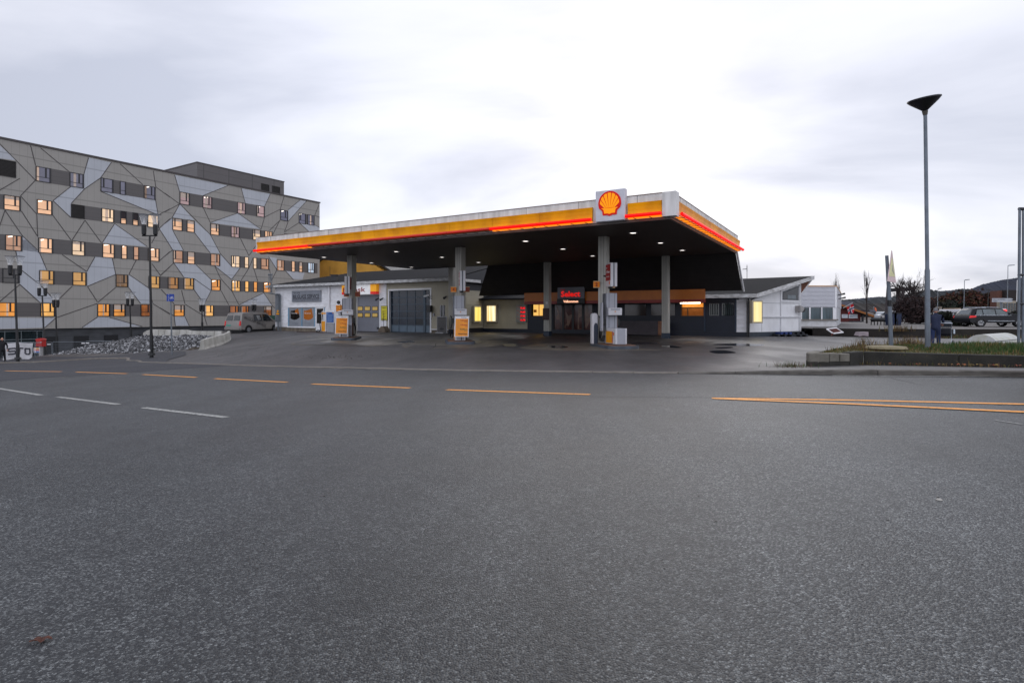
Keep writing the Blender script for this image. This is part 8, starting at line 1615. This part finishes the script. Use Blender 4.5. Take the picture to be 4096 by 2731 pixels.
def person(o, face, H_, label, coat, legs, skin_m, hair_m, arms, step=.2, lean=0.0, hat=None, hood=False, bald=False):
    """o: ground point; face: direction looked at; arms: for each side (elbow, wrist) in local x right, y forward, z up at height 1.75"""
    k = H_ / 1.75; d = Vector((face[0], face[1], 0)).normalized(); r = Vector((d.y, -d.x, 0)); O = Vector(o); W_ = lambda x, y, z: O + (r * x + d * y + Vector((0, 0, z))) * k
    t = thing('person', label, 'person', tuple(O))
    L_ = lean
    J = dict(pel=(0, 0, .95), wst=(0, .0 + L_ * .3, 1.1), chs=(0, L_ * .7, 1.33), nck=(0, L_, 1.5), hd=(0, L_ + .02, 1.58))
    body = [('pel', J['pel'], (.16, .12)), ('wst', J['wst'], (.15, .115)), ('chs', J['chs'], (.185, .12)), ('nck', J['nck'], (.06, .06)), ('top', (0, L_ + .01, 1.56), (.05, .05))]
    names = [b[0] for b in body]; V = [W_(*b[1]) for b in body]; Rr = [tuple(q * k for q in b[2]) for b in body]; E = [(i, i + 1) for i in range(4)]
    def add(p, rad, par): V.append(W_(*p)); Rr.append((rad * k, rad * k)); E.append((par, len(V) - 1)); return len(V) - 1
    for sg, s_ in ((1, step), (-1, -step)):
        hip = add((sg * .1, 0, .86), .105, 0); kn = add((sg * .1, s_ * .55 + .03, .49), .068, hip); an = add((sg * .11, s_, .09 if s_ >= 0 else .12), .042, kn); add((sg * .115, s_ + .15, .045), .04, an)
        sh = add((sg * .19, L_ * .85, 1.42), .068, 2); el = add(arms[0 if sg > 0 else 1][0], .052, sh); wr = add(arms[0 if sg > 0 else 1][1], .034, el)
    b_ = skin_mesh('body', V, E, Rr, coat, t)
    # trousers, shoes as overlying clothes
    for sg, s_ in ((1, step), (-1, -step)):
        skin_mesh('trouser_leg', [W_(sg * .09, 0, .93), W_(sg * .1, s_ * .55 + .03, .49), W_(sg * .11, s_, .1)], [(0, 1), (1, 2)], [.115 * k, .08 * k, .066 * k], legs, t, 1)
        skin_mesh('shoe', [W_(sg * .11, s_ - .06, .05), W_(sg * .115, s_ + .17, .04)], [(0, 1)], [.05 * k, .042 * k], BLACK, t, 1)
    skin_mesh('coat', [W_(0, 0, .78), W_(0, 0, .98), W_(0, L_ * .3, 1.12), W_(0, L_ * .7, 1.34), W_(0, L_ * .95, 1.46)], [(i, i + 1) for i in range(4)], [(.2 * k, .15 * k), (.19 * k, .14 * k), (.175 * k, .135 * k), (.205 * k, .14 * k), (.1 * k, .09 * k)], coat, t, 2)
    # head
    hc_ = W_(0, L_ + .03, 1.645); mb = MB(); nu, nv = 18, 14
    for i in range(nv + 1):
        th = math.pi * i / nv
        for j in range(nu):
            ph = 2 * math.pi * j / nu; x, y, z = math.sin(th) * math.cos(ph), math.sin(th) * math.sin(ph), math.cos(th)
            rx, ry, rz = .075, .095, .118
            if z < 0: rx *= 1 - .25 * z * z; ry *= 1 - .12 * z * z
            px, py_, pz = x * rx, y * ry, z * rz
            if y > .8 and abs(x) < .3 and -.35 < z < .15: py_ += .022 * (1 - abs(x) / .3)
            if y > .75 and .02 < z < .3 and .18 < abs(x) < .6: py_ -= .008
            mb.v.append(tuple(hc_ + (r * px + d * py_ + Vector((0, 0, pz))) * k))
    for i in range(nv):
        for j in range(nu): a = i * nu + j; b = i * nu + (j + 1) % nu; mb.f.append([a, b, b + nu, a + nu]); mb.m.append(0)
    hd = mb.build('head', skin_m, t, smooth=True)
    for sg in (-1, 1):
        mb = MB(); mb.lathe([(0, -.012), (.012, 0), (.0, .012)], hc_ + (r * sg * .03 + d * .088 + Vector((0, 0, .018))) * k, 8); mb.build('eye', BLACK, hd)
        mb = MB(); e_ = hc_ + (r * sg * .078 + Vector((0, 0, -.005))) * k; mb.tube([e_ + Vector((0, 0, .03)), e_ + r * sg * .012, e_ - Vector((0, 0, .03))], [.008, .014, .008], 6); mb.build('ear', skin_m, hd)
    mb = MB(); m0 = hc_ + (d * .09 + Vector((0, 0, -.055))) * k; mb.tube([m0 - r * .025, m0 + r * .025], .006, 5); mb.build('mouth', mat('lips', c(140, 84, 76), .6), hd)
    if hat or not bald:
        mb = MB(); 
        for i in range(8):
            th = math.pi * .56 * i / 7
            for j in range(nu): ph = 2 * math.pi * j / nu; x, y, z = math.sin(th) * math.cos(ph), math.sin(th) * math.sin(ph), math.cos(th); q_ = hc_ + (r * x * .085 + d * (y * .104 - .006) + Vector((0, 0, z * .128 + .004))) * k; mb.v.append(tuple(q_))
        for i in range(7):
            for j in range(nu): a = i * nu + j; b = i * nu + (j + 1) % nu; mb.f.append([a, b, b + nu, a + nu]); mb.m.append(0)
        mb.build('beanie' if hat else 'hair', hat or hair_m, t, smooth=True)
    if bald:
        mb = MB()
        for a in range(-110, 111, 14): mb.lathe([(0, -.03), (.02, 0), (0, .03)], hc_ + (r * math.sin(R(a)) * .076 - d * math.cos(R(a)) * .092 + Vector((0, 0, -.005))) * k, 6)
        mb.build('hair', hair_m, t)
    # hands: palm, four unequal bent fingers and a thumb
    for sg in (1, -1):
        el, wr = (Vector(W_(*q)) for q in arms[0 if sg > 0 else 1]); u = (wr - el).normalized(); side = u.cross(d).normalized() if abs(u.dot(d)) < .9 else r; nrm = u.cross(side).normalized(); pc = wr + u * .045 * k
        vs = [wr, pc, wr + u * .085 * k]; es = [(0, 1), (1, 2)]; rs_ = [.026 * k, .032 * k, .028 * k]
        h = skin_mesh('hand', vs, es, rs_, skin_m, t, 1)
        for n_, (of, ln) in enumerate(((-.027, .07), (-.009, .08), (.009, .075), (.027, .06))):
            b0 = wr + u * .09 * k + side * of * k; skin_mesh('finger', [b0, b0 + (u * .55 + nrm * .25) * ln * k, b0 + (u * .65 + nrm * .75) * ln * k], [(0, 1), (1, 2)], [.0095 * k, .0085 * k, .007 * k], skin_m, h, 1)
        b0 = wr + u * .03 * k - side * .03 * k; skin_mesh('thumb', [b0, b0 + (u * .3 - side * .45) * .07 * k, b0 + (u * .75 - side * .5 + nrm * .3) * .075 * k], [(0, 1), (1, 2)], [.012 * k, .011 * k, .008 * k], skin_m, h, 1)
    return t
SK = mat('skin', c(190, 140, 118), .6, var=.05); CB = mat('coat_black', c(20, 20, 26), .85, var=.2); TR = mat('trouser_black', c(22, 22, 26), .85); HG = mat('hair_grey', c(120, 116, 110), .8)
b = at(9, 1448, 38.6); person((b.x, b.y, b.z), (.42, -.9), 1.64, 'bald man in a dark coat walking on the footway at far left', CB, TR, SK, HG, (((.3, .02, 1.16), (.34, .12, .93)), ((-.28, -.02, 1.16), (-.3, .08, .92))), step=.2, bald=True)
NB = mat('jacket_navy', c(24, 34, 62), .8, var=.2); JE = mat('jeans_blue', c(28, 44, 82), .85, var=.2); BN = mat('beanie_grey', c(112, 112, 116), .9, var=.2, scale=40)
pp = at(3742, 1392, 23.6); pp.z = 0.03; person(tuple(pp), (.62, .78), 1.68, 'person in a navy jacket and grey knitted hat pushing a pram behind the lamp post', NB, JE, SK, HG, (((.27, .2, 1.18), (.24, .46, 1.08)), ((-.27, .2, 1.18), (-.2, .46, 1.08))), step=.12, lean=.06, hat=BN)
# pram
d = Vector((.62, .78, 0)).normalized(); r = Vector((d.y, -d.x, 0)); O = pp + d * .62 + r * .3; f = lambda x, y, z: tuple(O + r * x + d * y + Vector((0, 0, z)))
t = thing('pram', 'black pram with a grey hood and a bottle on its frame', 'pram', tuple(O)); DF = mat('pram_fabric', c(30, 32, 40), .8, var=.2); GF = mat('pram_hood_grey', c(74, 80, 88), .85, var=.2)
mb = MB(); mb.prism([(-.1, .62), (.0, .52), (.6, .52), (.78, .66), (.8, .86), (-.12, .84)], lambda u, v, dd: f(dd, u, v), -.2, .2); bevel(mb.build('carrycot', DF, t), .04, 2)
mb = MB(); n = 8; vs = []; R_ = .34
for i in range(n + 1):
    a = R(10 + 120 * i / n)
    for j in range(9): w = -.21 + .42 * j / 8; e = math.sqrt(max(0, 1 - (w / .24) ** 2)) * .12 + .88; vs.append(f(w, .46 + R_ * math.cos(a) * e, .82 + R_ * math.sin(a) * e))
mb.add(vs, [(i * 9 + j, i * 9 + j + 1, (i + 1) * 9 + j + 1, (i + 1) * 9 + j) for i in range(n) for j in range(8)]); mb.build('hood', GF, t, smooth=True)
mb = MB(); mb.tube([f(-.24, -.4, 1.06), f(-.2, .0, .8), f(-.22, .55, .25)], .014, 6); mb.tube([f(.24, -.4, 1.06), f(.2, .0, .8), f(.22, .55, .25)], .014, 6); mb.tube([f(-.24, -.4, 1.06), f(.24, -.4, 1.06)], .018, 8); mb.tube([f(-.22, -.05, .25), f(-.2, .4, .55)], .014, 6); mb.tube([f(.22, -.05, .25), f(.2, .4, .55)], .014, 6); mb.build('frame', mat('chrome'), t)
for x in (-.26, .26):
    for y in (-.05, .62):
        mb = MB(); ring = [f(x, y + .15 * math.cos(R(a)), .16 + .15 * math.sin(R(a))) for a in range(0, 361, 20)]; mb.tube(ring, .02, 6, cap=False); mb.tube([f(x - .01, y, .16), f(x + .01, y, .16)], .03, 8); mb.build('wheel', RUBBER, t)
mb = MB(); mb.lathe([(0, 0), (.035, 0), (.035, .14), (.015, .18), (.015, .2), (0, .2)], f(.3, .1, .62), 12); mb.build('bottle', mat('clear_bottle', c(196, 206, 214), .1), t)
mb = MB(); mb.prism([(-.02, .55), (.3, .62), (.28, .8), (0, .78)], lambda u, v, dd: f(.215 + dd, u + .25, v), 0, .02); mb.build('cover_flap', GF, t)
